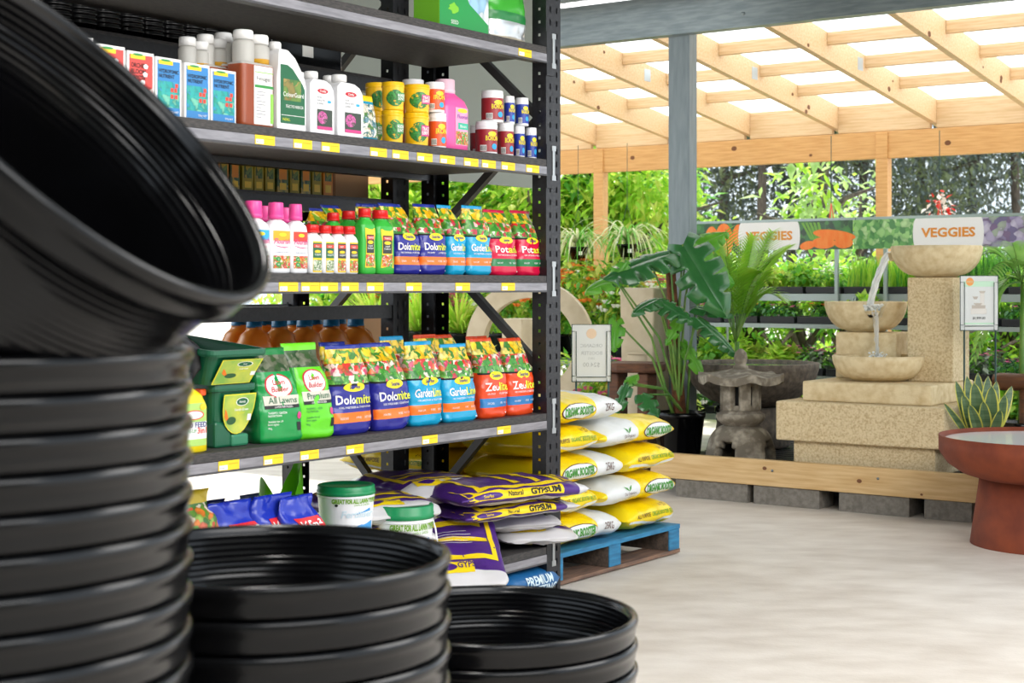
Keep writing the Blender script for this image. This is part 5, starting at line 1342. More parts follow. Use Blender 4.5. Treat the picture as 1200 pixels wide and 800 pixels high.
def bowl_mb(R, h, notch=None, base=.55):
    """open bowl; notch=(angle, half width, depth)"""
    q = MB(); n = 64
    prof = [(0, 0), (base * R * .9, 0), (base * R, .01)] + [(R * (base + (1 - base) * math.sin(t * PI / 2)), .01 + (h - .01) * (1 - math.cos(t * PI / 2)) ** .9) for t in (.15, .3, .45, .6, .75, .9, 1.0)]
    prof += [(R - .006, h + .004), (R - .035, h + .004), (R - .04, h - .004)] + [((R - .05) * math.cos(t * PI / 2) + .0, h - .01 - (h * .6) * math.sin(t * PI / 2)) for t in (.1, .35, .6, .85, 1.0)]
    vs = []
    for (r, z) in prof:
        for k in range(n):
            a = 2 * PI * k / n; zz = z
            if notch:
                da = abs((a - notch[0] + PI) % (2 * PI) - PI)
                if da < notch[1]: zz = min(z, h - notch[2] * (1 - (da / notch[1]) ** 6 * .8)) if z > h - notch[2] else z
            vs.append((r * math.cos(a), r * math.sin(a), zz))
    fs = []
    for i in range(len(prof) - 1):
        for k in range(n): fs.append((i * n + k, i * n + (k + 1) % n, (i + 1) * n + (k + 1) % n, (i + 1) * n + k))
    q.add(vs, fs, 0, True); return q
def put_bowl(name, pxl, pxr, yt, z0, c, notch=None, base=.55):
    R = (pxr - pxl) / 2 * c.y / FPX; h = z_at(yt, c.y) - z0
    o = bowl_mb(R, h, notch, base).build(name, M_stone, fo); x, y = toloc(c); o.location = (x, y, z0)
    w = MB(); w.lathe([(0, 0), (R - .055, 0)], 40, smooth=False); w.build('water_surface', M_pool, o, loc=(0, 0, h - (.07 if notch else .015)))
    return R, h
ub = gp(1097.5, .65); RU, HU = put_bowl('upper_bowl', 1045, 1150, 289, zK + .001, ub, None, .5)
mb_ = gp(1014.5, .72); camdir = math.atan2(-1, 0) - TG
RM, HM = put_bowl('middle_bowl', 967, 1062, 354, zM + .001, mb_, (camdir - .0, .27, .085), .5)
lb = gp(1029.5, .47); RL, HL = put_bowl('lower_bowl', 976, 1083, 417, zC1 + .001, lb, None, .62)
# spout on the upper bowl
q = MB(); a = math.atan2((mb_ - ub).dot(VA), (mb_ - ub).dot(VN)); sx, sy = toloc(ub)
dirn = Vector((math.cos(a), math.sin(a), 0)); side = Vector((-dirn.y, dirn.x, 0)); c0 = Vector((sx, sy, zK + HU)) + dirn * (RU - .05)
q.bar(c0 + Vector((0, 0, -.03)), c0 + dirn * .08 + Vector((0, 0, -.055)), .09, .05); q.build('spout', M_stone, fo, bevel=.008)
# falling water
wt = thing('falling_water', 'clear water pouring from the top bowl down to the bowls below', 'water', (mb_.x, mb_.y, zM + HM), 0)
def stream(p, qd, r, n, seed, name):
    rr = random.Random(seed); m = MB()
    for k in range(n):
        off = Vector((rr.uniform(-1, 1), rr.uniform(-1, 1), 0)) * .022; pts = []; rad = []
        for i in range(17):
            t = i / 16; x = p.lerp(qd, t) ; z = p.z + (qd.z - p.z) * t ** 1.8
            pts.append(Vector((x.x, x.y, z)) + off * (1 - .45 * t) + Vector((rr.uniform(-1, 1), rr.uniform(-1, 1), 0)) * .004)
            rad.append(r * (.7 + .6 * rr.random()))
        m.tube([pp - wt.location for pp in pts], rad, 7)
    return m.build(name, M_water, wt)
pu = SO + VN * (c0 + dirn * .085).x + VA * (c0 + dirn * .085).y; pu.z = zK + HU - .03
pm = mb_ + (pu - mb_) * .12; pm.z = zM + HM - .045
stream(pu, pm, .0085, 9, 3, 'upper_stream')
p1 = mb_ + Vector((.02, -1, 0)).normalized() * (RM - .02); p1.z = zM + HM - .055; p2 = p1 + Vector((.0, -.06, 0)); p2.z = zC1 + HL - .01
stream(p1, p2, .006, 6, 5, 'lower_stream')
m = MB(); rr = random.Random(4)
for k in range(60):
    c = pm + Vector((rr.uniform(-.06, .06), rr.uniform(-.10, .05), rr.uniform(-.0, .03))) - wt.location; s = rr.uniform(.004, .012)
    m.lathe([(0, -s), (s * .8, -s * .5), (s, 0), (s * .8, s * .5), (0, s)], 6, 0, c)
for k in range(30):
    c = p2 + Vector((rr.uniform(-.06, .06), rr.uniform(-.05, .05), rr.uniform(-.0, .03))) - wt.location; s = rr.uniform(.003, .008)
    m.lathe([(0, -s), (s * .8, -s * .5), (s, 0), (s * .8, s * .5), (0, s)], 6, 0, c)
ob = m.build('splash', M_foam, wt); ob['kind'] = 'stuff'

# ---- stone lantern
lp = gp(868, .32, DZ); sc = lp.y / FPX
la = thing('stone_lantern', 'weathered stone pagoda lantern on arched foot beside the fountain', 'lantern', lp, TG)
rb = 41 * sc; hb = 40 * sc; m = MB()
nA, nV = 60, 14
def dome(u, v): a = 2 * PI * u; e = v * PI / 2; return (rb * (math.cos(e) ** .8) * (.72 + .28 * 1) if False else rb * (.42 + .58 * math.cos(e) ** .9), 0, hb * math.sin(e) ** 1.0), a
vs = []; fs = []
for j in range(nV + 1):
    for i in range(nA):
        (r, _, z), a = dome(i / nA, j / nV); vs.append((r * math.cos(a), r * math.sin(a), z))
for j in range(nV):
    for i in range(nA):
        ph = ((i + .5) / nA * 4 + .5) % 1 - .5; zc = (j + .5) / nV
        if abs(ph) < .21 and zc < .44 * math.sqrt(max(0, 1 - (abs(ph) / .21) ** 2.6)): continue
        fs.append((j * nA + i, j * nA + (i + 1) % nA, (j + 1) * nA + (i + 1) % nA, (j + 1) * nA + i))
fs.append(tuple(nV * nA + k for k in range(nA)))
m.add(vs, fs, 0, True); ob = m.build('arched_foot', M_gran, la); md = ob.modifiers.new('shell', 'SOLIDIFY'); md.thickness = .05; md.offset = -1
m = MB(); m.lathe([(0, hb - .01), (18 * sc, hb - .01), (20 * sc, hb), (27 * sc, hb + 6 * sc), (29 * sc, hb + 10 * sc), (28 * sc, hb + 14 * sc), (24 * sc, hb + 15 * sc), (22 * sc, hb + 18 * sc), (0, hb + 18 * sc)], 36); m.build('collar', M_gran, la)
z1 = hb + 18 * sc; z2 = z1 + 34 * sc
lc = MB(); lc.lathe([(0, z1), (15 * sc, z1), (15 * sc, z2), (0, z2)], 24); lc.build('hollow_shade_core', M_dark, la)  # near-black cylinder stands for the shade inside the open chamber
m = MB()
for k in range(6):
    a = k * PI / 3 + .2; c = Vector((19 * sc * math.cos(a), 19 * sc * math.sin(a), 0)); M = Matrix.Translation(c) @ Matrix.Rotation(a, 4, 'Z')
    m.box(-.02, -.032, z1, .02, .032, z2, 0, M)
for (za, zb) in ((z1, z1 + 6 * sc), (z2 - 6 * sc, z2)): m.prism([(22 * sc * math.cos(k * PI / 3 + .2), 22 * sc * math.sin(k * PI / 3 + .2)) for k in range(6)], za, zb)
m.build('lamp_chamber', M_gran, la, bevel=.004)
m = MB()
def roof(u, v):
    a = 2 * PI * u; c6 = math.cos(6 * (a - .2)); r = (47 * (1 - v ** 1.15) + 9) * sc * (1 + .06 * c6 * (1 - v)) * .86
    z = z2 + (5 + 10 * v ** 1.6 + 2.5 * (1 - v) ** 3 * (.5 + .5 * c6) + 2.5 * (.5 + .5 * math.cos(6 * (a - .2))) ** 6 * (1 - v)) * sc
    return (r * math.cos(a), r * math.sin(a), z)
m.grid(roof, 96, 14, closeu=True)
def under(u, v):
    x, y, z = roof(u, 0); k = 1 - .55 * v; return (x * k, y * k, (z - 8 * sc) if v < .01 else z2 - .004 + (z - 8 * sc - z2) * (1 - v) ** 2 * .4)
m.grid(lambda u, v: [roof(u, 0)[0], roof(u, 0)[1], roof(u, 0)[2] - 9 * sc * v], 96, 2, closeu=True); m.grid(under, 96, 4, closeu=True)
m.build('pagoda_roof', M_gran, la)
zf = z2 + 14 * sc
m = MB(); m.lathe([(0, zf), (9 * sc, zf), (9 * sc, zf + 3 * sc), (6 * sc, zf + 5 * sc), (7 * sc, zf + 8 * sc), (8 * sc, zf + 13 * sc), (6.5 * sc, zf + 19 * sc), (3 * sc, zf + 23 * sc), (0, zf + 24 * sc)], 24); m.build('finial', M_gran, la)

# ---- big dark bowl behind the lantern
bp_ = gp(881, .98, DZ); sc = bp_.y / FPX
o = thing('stone_bowl', 'wide dark stone water bowl behind the pagoda lantern', 'bowl', bp_, TG)
q = MB(); hp = z_at(476, bp_.y) - DZ
q.lathe([(.2, 0), (.24, .02), (.22, hp * .5), (.20, hp)], 24); q.build('rock_base', M_darkst, o)
R = 78 * sc; h = z_at(425, bp_.y) - DZ - hp
q = bowl_mb(R, h, None, .35); q.build('bowl', M_darkst, o).location = (0, 0, hp)
q = MB(); q.lathe([(0, 0), (R - .06, 0)], 40, smooth=False); q.build('water_surface', mat('green_still_water', '#2d4a42', .06), o).location = (0, 0, hp + h - .012)

# ---- rust bowl
rp = at(1226, HOR, 7.25); rp.z = 0; sc = rp.y / FPX
o = thing('rust_bowl', 'rusty steel bowl table on a flared foot at the right edge', 'bowl', rp, 0)
zr = z_at(511, rp.y); Rr = 122 * sc
q = MB(); q.lathe([(0, 0), (86 * sc, 0), (86 * sc, .004), (75 * sc, zr - .19), (0, zr - .19)], 56); q.build('foot', M_rust, o)
q = MB(); q.lathe([(0, zr - .20), (74 * sc, zr - .20), (95 * sc, zr - .175), (112 * sc, zr - .13), (Rr, zr - .07), (Rr, zr), (Rr - .006, zr), (Rr - .008, zr - .06), (0, zr - .10)], 64); q.build('bowl', M_rust, o)
q = MB(); q.lathe([(0, zr - .018), (Rr - .03, zr - .018)], 56, smooth=False); q.build('water_surface', mat('pale_water', '#e2e4e4', .12), o)  # near-white, smooth disc just below the rim
q = MB(); q.lathe([(Rr - .03, zr - .018), (Rr - .007, zr - .016)], 56, caps=False); q.build('rust_ring', M_rust, o)

# ---- beige planters and ring
rc = at(622, HOR, 10.2); zc = z_at(402, rc.y); sc = rc.y / FPX; rc.z = 0
o = thing('ring_sculpture', 'beige cement ring sculpture seen beside the rack upright', 'sculpture', rc, TG + .5)
q = MB(); Ro, Ri = 74 * sc, 53 * sc; n = 72
for y in (-.11, .11): pass
def ringf(u, v):
    a = 2 * PI * u; k = int(round(v * 4)) % 4; r = (Ro, Ro, Ri, Ri)[k]; y = (-.11, .11, .11, -.11)[k]
    return (r * math.cos(a), y, zc + r * math.sin(a))
q.grid(ringf, n, 4, closeu=True, smooth=False); q.build('ring', M_beige, o, bevel=.006)
q = MB(); q.box(-.28, -.16, 0, .28, .16, zc - Ro * .97); q.build('plinth', M_beige, o, bevel=.01)
def planter(px0, px1, yt, d, taper, label, notch=True):
    c = at((px0 + px1) / 2, HOR, d); w = (px1 - px0) * d / FPX / 1.25; zt = z_at(yt, d); c.z = 0
    o = thing('tall_planter', label, 'planter', c, TG); q = MB(); a, b = w / 2, w / 2 * taper
    q.add([(-b, -b, 0), (b, -b, 0), (b, b, 0), (-b, b, 0), (-a, -a, zt), (a, -a, zt), (a, a, zt), (-a, a, zt), (-a * .84, -a * .84, zt), (a * .84, -a * .84, zt), (a * .84, a * .84, zt), (-a * .84, a * .84, zt), (-a * .8, -a * .8, zt - .15), (a * .8, -a * .8, zt - .15), (a * .8, a * .8, zt - .15), (-a * .8, a * .8, zt - .15)],
          [(3, 2, 1, 0), (0, 1, 5, 4), (1, 2, 6, 5), (2, 3, 7, 6), (3, 0, 4, 7), (4, 5, 9, 8), (5, 6, 10, 9), (6, 7, 11, 10), (7, 4, 8, 11), (8, 9, 13, 12), (9, 10, 14, 13), (10, 11, 15, 14), (11, 8, 12, 15), (12, 13, 14, 15)])
    q.build('planter_body', M_beige, o, bevel=.012)
    if notch:
        q = MB(); q.grid(lambda u, v: (-.30 * w + .60 * w * u, -a * (.93) - .015 * math.sin(PI * u) ** .5, zt * (.30 + .34 * v)), 12, 2); q.box(-.30 * w, -a * .97 - .01, zt * .645, .30 * w, -a * .7, zt * .66); q.build('relief_panel', M_beige, o)
    return o
planter(729, 787, 337, 10.0, .86, 'tall pale cement planter standing behind the broad-leaved pot plant')
planter(590, 626, 373, 10.9, .95, 'square beige cement planter seen through the rack', False)
# ---- carved timber stool behind the sign
c = at(742, HOR, 9.6); c.z = DZ * 0
o = thing('timber_stool', 'dark carved timber stool with slab top behind the price sign', 'stool', c, TG + .2)
zt = z_at(424, c.y); q = MB()
q.prism([(-.17, -.13), (-.05, -.16), (.12, -.13), (.19, -.10), (.18, .1), (.0, .14), (-.16, .12)], zt - .06, zt); q.build('slab_top', M_timber, o, bevel=.014)
for x in (-.10, .09):
    q = MB(); q.box(x - .035, -.09, .0, x + .035, .09, zt - .062); q.build('leg', M_timber, o, bevel=.01)
q = MB(); q.box(-.065, -.07, zt * .45, .055, .07, zt * .55); q.build('stretcher', M_timber, o, bevel=.006)
c = at(1190, HOR, 8.75); c.z = DZ
o = thing('log_table', 'dark log table top beyond the snake plant at the right edge', 'table', c, TG)
zt = z_at(437, c.y) - DZ; q = MB(); M = Matrix.Translation((0, 0, zt - .05)) @ Matrix.Rotation(PI / 2, 4, 'Y'); q.lathe([(0, -.12), (.042, -.12), (.05, -.08), (.047, .1), (.05, .25), (0, .26)], 20); q.v = [tuple(M @ Vector(v)) for v in q.v]; q.build('log', M_timber, o)
q = MB(); q.lathe([(.03, 0), (.026, zt - .09)], 12, 0, (.05, 0, 0)); q.build('post', M_timber, o)

# ---- signs in wire holders
M_wire = mat('green_coated_wire', '#23423a', .5)
def wire_sign(name, label, px0, px1, y0, y1, base, foot_y, rz, deco, mats):
    d = base.y; w = (px1 - px0) * d / FPX; z0 = z_at(y1, d) - base.z; z1 = z_at(y0, d) - base.z
    o = thing(name, label, 'sign', base, rz)
    q = MB(); q.box(-w / 2, -.002, z0, w / 2, .002, z1); q.build('sheet', M_paper, o)
    q = MB(); r = .0024
    q.tube([(-w / 2, -.006, z0), (-w / 2, -.006, z1), (w / 2, -.006, z1), (w / 2, -.006, z0), (-w / 2, -.006, z0)], r, 6)
    i = .11 * w
    q.tube([(-w / 2, -.008, z1 - .12 * (z1 - z0)), (-w / 2 + i, -.008, z1 - .12 * (z1 - z0)), (-w / 2 + i, -.008, z0 + .1 * (z1 - z0)), (-w / 2, -.008, z0 + .1 * (z1 - z0))], r * .8, 6)
    q.tube([(w / 2, -.008, z1 - .12 * (z1 - z0)), (w / 2 - i, -.008, z1 - .12 * (z1 - z0)), (w / 2 - i, -.008, z0 + .1 * (z1 - z0)), (w / 2, -.008, z0 + .1 * (z1 - z0))], r * .8, 6)
    q.tube([(-w / 2 + i, -.008, z0), (-w / 2 + i, -.008, z0 + .08 * (z1 - z0)), (w / 2 - i, -.008, z0 + .08 * (z1 - z0)), (w / 2 - i, -.008, z0)], r * .8, 6)
    q.build('wire_frame', M_wire, o)
    for x in (-w / 2 + i, w / 2 - i * .6):
        q = MB(); q.tube([(x, -.004, z0), (x, -.004, 0)], .005, 8); q.build('leg', M_wire, o)
    dd = MB(); deco(dd, Flat(-.002), w, z0, z1); dd.build('printed_notice', mats, o)
    return o
def org_deco(d, S, w, z0, z1):
    h = z1 - z0
    d_oval(d, S, 0, z0 + .84 * h, .13 * w, .09 * h, 0, .001)
    for tx, z, hh, mw in (('ORGANIC', .60, .06, .6), ('BOOSTER', .47, .06, .6), ('25KG', .39, .035, .3), ('$24.00', .26, .075, .5)): d_text(d, S, tx, 0, z0 + z * h, hh * h, 1, .001, mw * w, mirror=True)
pb_ = pall0 + VA * .98 - VN * .62
bs = Vector((pb_.x, pb_.y, .635)); k = (693 - 600) / FPX; bs.x = k * bs.y
wire_sign('price_sign', 'white price notice seen from behind in a wire holder above the yellow sacks', 670, 716, 380, 447, bs, 0, .05, org_deco, [mat('faded_peach_print', '#e3c7a9', .6), mat('show_through_print', '#b9bcbb', .6)])
def ftn_deco(d, S, w, z0, z1):
    h = z1 - z0; f = lambda x, z: (x * w, z0 + z * h)
    d_rect(d, S, -.4 * w, .4 * w, z0 + .80 * h, z0 + .90 * h, 1, .0006, 1, 1); d_oval(d, S, -.24 * w, z0 + .89 * h, .1 * w, .075 * h, 0, .001)
    d_text(d, S, 'PRICE', -.24 * w, z0 + .875 * h, .03 * h, 1, .0016, .15 * w)
    d_rect(d, S, -.4 * w, .4 * w, z0 + .11 * h, z0 + .14 * h, 1, .0006, 1, 1)
    d_poly(d, S, [f(-.22, .30), f(.2, .30), f(.2, .40), f(-.22, .40)], 2, .001); d_poly(d, S, [f(-.19, .40), f(.17, .40), f(.17, .46), f(-.19, .46)], 3, .001)
    d_poly(d, S, [f(.03, .46), f(.14, .46), f(.14, .68), f(.03, .68)], 2, .001); d_poly(d, S, [f(.0, .72), f(.03, .68), f(.14, .68), f(.17, .72)], 3, .001)
    d_poly(d, S, [f(-.15, .50), f(-.09, .46), f(.04, .46), f(.09, .50)], 3, .0014); d_poly(d, S, [f(-.17, .62), f(-.13, .57), f(-.06, .57), f(-.02, .62)], 3, .0014)
    d_text(d, S, '$1,999.00', 0, z0 + .205 * h, .042 * h, 4, .001, .4 * w, .02)
b2 = gp(1147, .42, DZ); 
wire_sign('price_sign', 'white price notice with a fountain picture on wire legs right of the stone column', 1124, 1170, 323, 387, b2, 0, .1, ftn_deco, [mat('orange_logo_print', '#e99a4a', .5), mat('mint_strip', '#bfe0c4', .5), mat('stone_print', '#d9d4cc', .6), mat('stone_shade_print', '#b8aea2', .6), M_ink])
# ------------------------------------------------------------------ plants
def leafmat(name, c, c2=None, t=.45, rough=.35): return mat(name, c, rough, c2=c2, scale=9, trans=t, spec=.5)
L_lime = leafmat('lime_leaf', '#a0d63e', '#c6e65c', .58); L_mid = leafmat('mid_green_leaf', '#5fae3c', '#82c44e', .5); L_deep = leafmat('deep_green_leaf', '#2f6b33', '#3f7f3f', .3, .28)
L_dark = leafmat('dark_olive_leaf', '#4a5c3a', '#66774c', .3); L_grey = leafmat('grey_green_leaf', '#6c7a66', '#86937c', .3); L_yel = leafmat('yellow_green_leaf', '#c3d64a', '#dfe37a', .5)
L_cream = leafmat('cream_striped_leaf', '#e9eac6', '#c3d090', .4); M_bark = mat('grey_bark', '#6e6459', .9, c2='#4e463e', scale=8, stretch=(6, 6, 1), bump=.4)
M_stem = mat('green_stem', '#4b7a32', .5, c2='#6f8f3c', scale=12); M_moss = mat('brown_fibre_pole', '#7a4a2c', .9, c2='#5a3420', scale=40, bump=.6)
M_soil = mat('potting_soil', '#2c221b', .95)
F_white = mat('white_petals', '#f4f1ea', .5, trans=.3); F_or = mat('orange_petals', '#f08a2a', .5, trans=.3); F_pink = mat('pink_petals', '#e06a9a', .5, trans=.3); F_red = mat('red_petals', '#e5392e', .5, trans=.3); F_yel = mat('yellow_petals', '#f5d63a', .5, trans=.3)

def leafq(mb, p, d, up, L, W, m=0, fold=.25, droop=.3):
    d = d.normalized(); s = d.cross(up)
    if s.length < 1e-3: s = d.cross(Vector((1, 0, 0)))
    s.normalize(); n = s.cross(d)
    a = p + d * (L * .45) + n * (fold * W) * .5; t = p + d * L - n * (droop * L)
    l = p + d * (L * .42) + s * (W / 2) - n * (droop * L * .2); r = p + d * (L * .42) - s * (W / 2) - n * (droop * L * .2)
    mb.add([p, l, t, r, a], [(0, 4, 1), (1, 4, 2), (0, 3, 4), (3, 2, 4)], m, True)
def rdir(r, zmin=-1.0):
    while True:
        v = Vector((r.uniform(-1, 1), r.uniform(-1, 1), r.uniform(zmin, 1)))
        if .05 < v.length < 1: return v.normalized()
def cloud(mb, c, rad, n, L, W, r, mats=(0,), shell=.55, zmin=-1.0):
    c = Vector(c)
    for i in range(n):
        v = rdir(r); k = shell + (1 - shell) * r.random()
        p = c + Vector((v.x * rad[0] * k, v.y * rad[1] * k, v.z * rad[2] * k))
        d = (rdir(r) + v * .6 + Vector((0, 0, -.15))).normalized()
        l = L * r.uniform(.6, 1.3); leafq(mb, p, d, Vector((0, 0, 1)), l, l * W, r.choice(mats))
def blade(mb, p, d, up, L, W, bend, m=0, n=5):
    d = d.normalized(); s = d.cross(Vector((0, 0, 1)))
    if s.length < 1e-3: s = Vector((1, 0, 0))
    s.normalize(); vs = []; q = Vector(p); cur = d.copy()
    for i in range(n + 1):
        w = W * (1 - (i / n) ** 2) * .5 + .0004
        vs += [q - s * w, q + s * w]; q = q + cur * (L / n); cur = (cur + Vector((0, 0, -bend / n))).normalized()
    mb.add(vs, [(2 * i, 2 * i + 1, 2 * i + 3, 2 * i + 2) for i in range(n)], m, True)
def curve_pts(a, b, sag, n=10):
    a = Vector(a); b = Vector(b)
    return [a.lerp(b, i / n) + Vector((0, 0, sag * math.sin(PI * i / n))) for i in range(n + 1)]
def frond(mb, base, tip, arch, nl, L, W, m=0, m2=None, droop=.5):
    pts = curve_pts(base, tip, arch, 16); mb.tube(pts, [.006 * (1 - .7 * i / 16) for i in range(17)], 5, m if m2 is None else m2)
    for i in range(nl):
        t = .22 + .78 * i / nl; k = min(15, int(t * 16)); p = pts[k].lerp(pts[k + 1], t * 16 - k); ax = (pts[k + 1] - pts[k]).normalized()
        s = ax.cross(Vector((0, 0, 1)))
        if s.length < .05: s = ax.cross(Vector((1, 0, 0)))
        s.normalize(); l = L * math.sin(PI * (.15 + .8 * t)) ** .7
        for sg in (-1, 1): blade(mb, p, ax * .75 + s * sg + Vector((0, 0, .15)), None, l, W, droop, m, 4)

def monstera_leaf(mb, base, tip, W, nrm, seed, m=0, slots=5, cup=.12):
    """split leaf between base and tip, W half-width, nrm = way its upper face looks"""
    base = Vector(base); tip = Vector(tip); ax = tip - base; L = ax.length; ax.normalize(); n = Vector(nrm); s = ax.cross(n).normalized(); n = s.cross(ax).normalized()
    r = random.Random(seed); N = 34
    for sg in (-1, 1):
        vs = []; fs = []; rows = 7
        for i in range(N + 1):
            t = i / N; env = (math.sin(PI * min(1, (t * .92 + .08))) ** .62) * (1 - .25 * t)
            slot = 0.0
            f = (t * slots + .3 * seed) % 1
            if .12 < t < .9 and f < .22: slot = .62
            for j in range(rows + 1):
                q = j / rows; w = W * env * q
                if slot and q > .38: w = W * env * .38
                back = -.16 * L * (q ** 1.5) * (1 - t) + .05 * L * q * t
                z = -cup * L * (t - .3) ** 2 * 1.2 + .05 * L * q * (1 - q) * 2 - cup * L * q * q * .8
                vs.append(base + ax * (L * t + back) + s * (sg * w) + n * z)
        for i in range(N):
            for j in range(rows):
                a = i * (rows + 1) + j; fs.append((a, a + 1, a + rows + 2, a + rows + 1))
        mb.add(vs, fs, m, True)
    return mb

def round_pot(parent, r, h, m=M_plastic, soil=True, name='pot'):
    q = MB(); q.lathe([(0, 0), (r * .78, 0), (r * .80, .004), (r * .96, h * .86), (r, h * .865), (r * 1.02, h), (r * .95, h), (r * .93, h * .9), (0, h * .88)], 32); q.build(name, m, parent)
    if soil: q = MB(); q.lathe([(0, h * .90), (r * .93, h * .89)], 24); q.build('soil', M_soil, parent)

# ---- monstera
mp = gp(798, .42, DZ)
D0 = mp.y
mo = thing('broad_leaved_pot_plant', 'large split-leaf plant in a black pot with brown fibre pole behind the yellow sacks', 'plant', mp, 0)
def mpt(px, py, dd=0.0): return at(px, py, D0 + dd) - mp
round_pot(mo, 28.5 * D0 / FPX, z_at(482, D0) - DZ)
zs = z_at(486, D0) - DZ
q = MB(); q.tube([(0, .02, zs - .05), (-.03, .03, zs + .35), (-.06, .03, z_at(312, D0) - DZ)], [.04, .037, .03], 14); q.build('fibre_pole', M_moss, mo)
M_mon = mat('glossy_dark_leaf', '#2d6a35', .22, c2='#3b7a3e', scale=6, trans=.25, spec=.7); M_monl = mat('fresh_split_leaf', '#5aa533', .3, c2='#78bb3c', scale=6, trans=.45)
leaves = [  # base px,py ; tip px,py ; half width px ; depth base, tip ; normal ; material
    ((785, 296), (708, 322), 30, -.05, -.25, (-.1, -.5, .9), 0), ((800, 286), (846, 362), 34, -.05, -.30, (-.3, -.9, .35), 0), ((806, 292), (852, 270), 20, .05, .1, (0, -.7, .7), 1),
    ((812, 292), (862, 330), 26, .02, .05, (.25, -.8, .5), 1), ((722, 326), (688, 338), 15, -.2, -.35, (0, -.5, .8), 1), ((722, 328), (736, 306), 13, -.2, -.2, (.2, -.8, .5), 1),
    ((772, 352), (812, 374), 18, -.15, -.25, (0, -.6, .8), 0), ((770, 350), (742, 364), 14, -.15, -.3, (0, -.4, .9), 0), ((722, 376), (719, 410), 13, -.1, -.15, (-.2, -1, .1), 1),
    ((735, 450), (720, 486), 10, -.25, -.3, (-.4, -.9, .2), 0), ((752, 462), (770, 484), 14, -.25, -.38, (0, -.7, .7), 0), ((736, 448), (748, 438), 8, -.25, -.2, (0, -.7, .7), 1),
    ((818, 372), (862, 410), 16, -.1, -.2, (.3, -.6, .8), 0), ((815, 360), (858, 366), 13, -.05, -.1, (.1, -.5, .9), 0), ((760, 302), (738, 330), 18, -.1, -.2, (-.3, -.8, .3), 0),
    ((800, 400), (826, 440), 11, 0, -.1, (.3, -.9, .1), 1), ((796, 376), (782, 402), 9, -.1, -.16, (0, -.9, .2), 1)]
for i, (b, t, w, d0, d1, n, mi) in enumerate(leaves):
    q = MB(); monstera_leaf(q, mpt(*b, d0), mpt(*t, d1), w * D0 / FPX, n, i, 0, 5 if w > 15 else 3); q.build('leaf', M_monl if mi else M_mon, mo)
    q = MB(); a = Vector((RNG.uniform(-.05, .05), RNG.uniform(-.04, .04), zs)); e = mpt(*b, d0)
    if b[1] < 350 and b[0] > 750: a = Vector((-.03 + RNG.uniform(-.02, .03), .0, zs + .25))
    mid = a.lerp(e, .5) + Vector(((e.x - a.x) * -.12, 0, .06)); pts = [a.lerp(mid, k / 5) for k in range(5)] + [mid.lerp(e, k / 5) for k in range(6)]
    q.tube(pts, [.0095 * (1 - .05 * k) for k in range(11)], 7); q.build('leaf_stalk', M_stem, mo)

# ---- palms
def palm(px, d, z0, potr, poth, label, tips, nl, L, m, trunk=None, name='potted_palm'):
    c = at(px, HOR, d); c.z = z0
    o = thing(name, label, 'plant', c, 0); round_pot(o, potr, poth)
    zb = z_at(trunk, d) - z0 if trunk else poth + .1
    if trunk: q = MB(); q.tube([(0, 0, poth * .8), (.01, 0, zb)], [.02, .014], 8); q.build('stem', M_stem, o)
    for i, (tx, ty, dd, arch) in enumerate(tips):
        q = MB(); frond(q, Vector((0, 0, zb)), at(tx, ty, d + dd) - c, arch, nl, L, .018, 0, 1); q.build('frond', [m, M_stem], o)
L_palm = leafmat('palm_leaf', '#86bd3c', '#a9d04c', .5); 
palm(862, 9.75, DZ, .13, .25, 'bright green palm behind the split-leaf plant under the vegetable sign', [(838, 276, .1, .05), (884, 276, -.1, .05), (912, 300, 0, .09), (826, 306, .1, .05), (850, 268, -.2, .03), (894, 318, -.2, .12), (868, 280, .2, .02), (918, 352, 0, .15), (836, 346, .2, .16), (926, 288, .05, .12), (906, 270, .15, .05), (850, 300, -.3, .08)], 24, .22, L_palm, 400)
palm(1197, 8.75, DZ, .12, .24, 'tall feathery palm at the right edge behind the price notice', [(1140, 306, .1, .10), (1168, 292, .2, .06), (1212, 286, 0, .05), (1150, 336, -.2, .12), (1240, 310, 0, .08), (1158, 380, .1, .12), (1186, 284, -.2, .02), (1225, 350, -.2, .12), (1140, 425, 0, .14)], 17, .19, leafmat('feather_palm_leaf', '#7fb552', '#a5cc72', .5), 330)

# ---- hanging spider plants
def spider(px, py, d, label, r0, n, pot=True):
    c = at(px, py, d); o = thing('hanging_spider_plant', label, 'plant', c, 0); r = random.Random(int(px))
    if pot:
        q = MB(); q.lathe([(0, -.09), (.055, -.09), (.08, .0), (.083, 0), (.083, .012), (.076, .012), (.05, -.02), (0, -.02)], 24); q.build('pot', M_plastic, o)
        q = MB(); q.box(.0, -.079, -.055, .03, -.074, -.025); q.build('tag', M_white, o)
    for s in ((-1, 0), (1, 0)) if True else ():
        q = MB(); q.tube([(s[0] * .08, 0, .0), (0, 0, .32), (0, 0, BZ0 + .1 - c.z)], .0022, 5); q.build('hanger_wire', M_wire, o)
    q = MB()
    for i in range(n):
        a = r.uniform(0, 2 * PI); L = r0 * r.uniform(.7, 1.35); blade(q, Vector((0, 0, .01)), Vector((math.cos(a), math.sin(a), r.uniform(.9, 2.2))), None, L, .021, r.uniform(2.2, 4.2), r.choice((0, 0, 1)), 9)
    q.build('foliage', [L_cream, L_mid], o)
    q = MB()
    for i in range(5):
        a = r.uniform(0, 6.28); p = Vector((math.cos(a) * .1, math.sin(a) * .1, -.14 - .1 * r.random())); q.tube([(0, 0, 0), p * .6 + Vector((0, 0, .12)), p], .003, 5, 0)
        for k in range(9): blade(q, p, rdir(r), None, .06, .008, 1.2, 0, 4)
    q.build('plantlets', L_cream, o)
spider(677.5, 291, 12.4, 'striped spider plant in a black hanging pot left of the pine post', .44, 70)
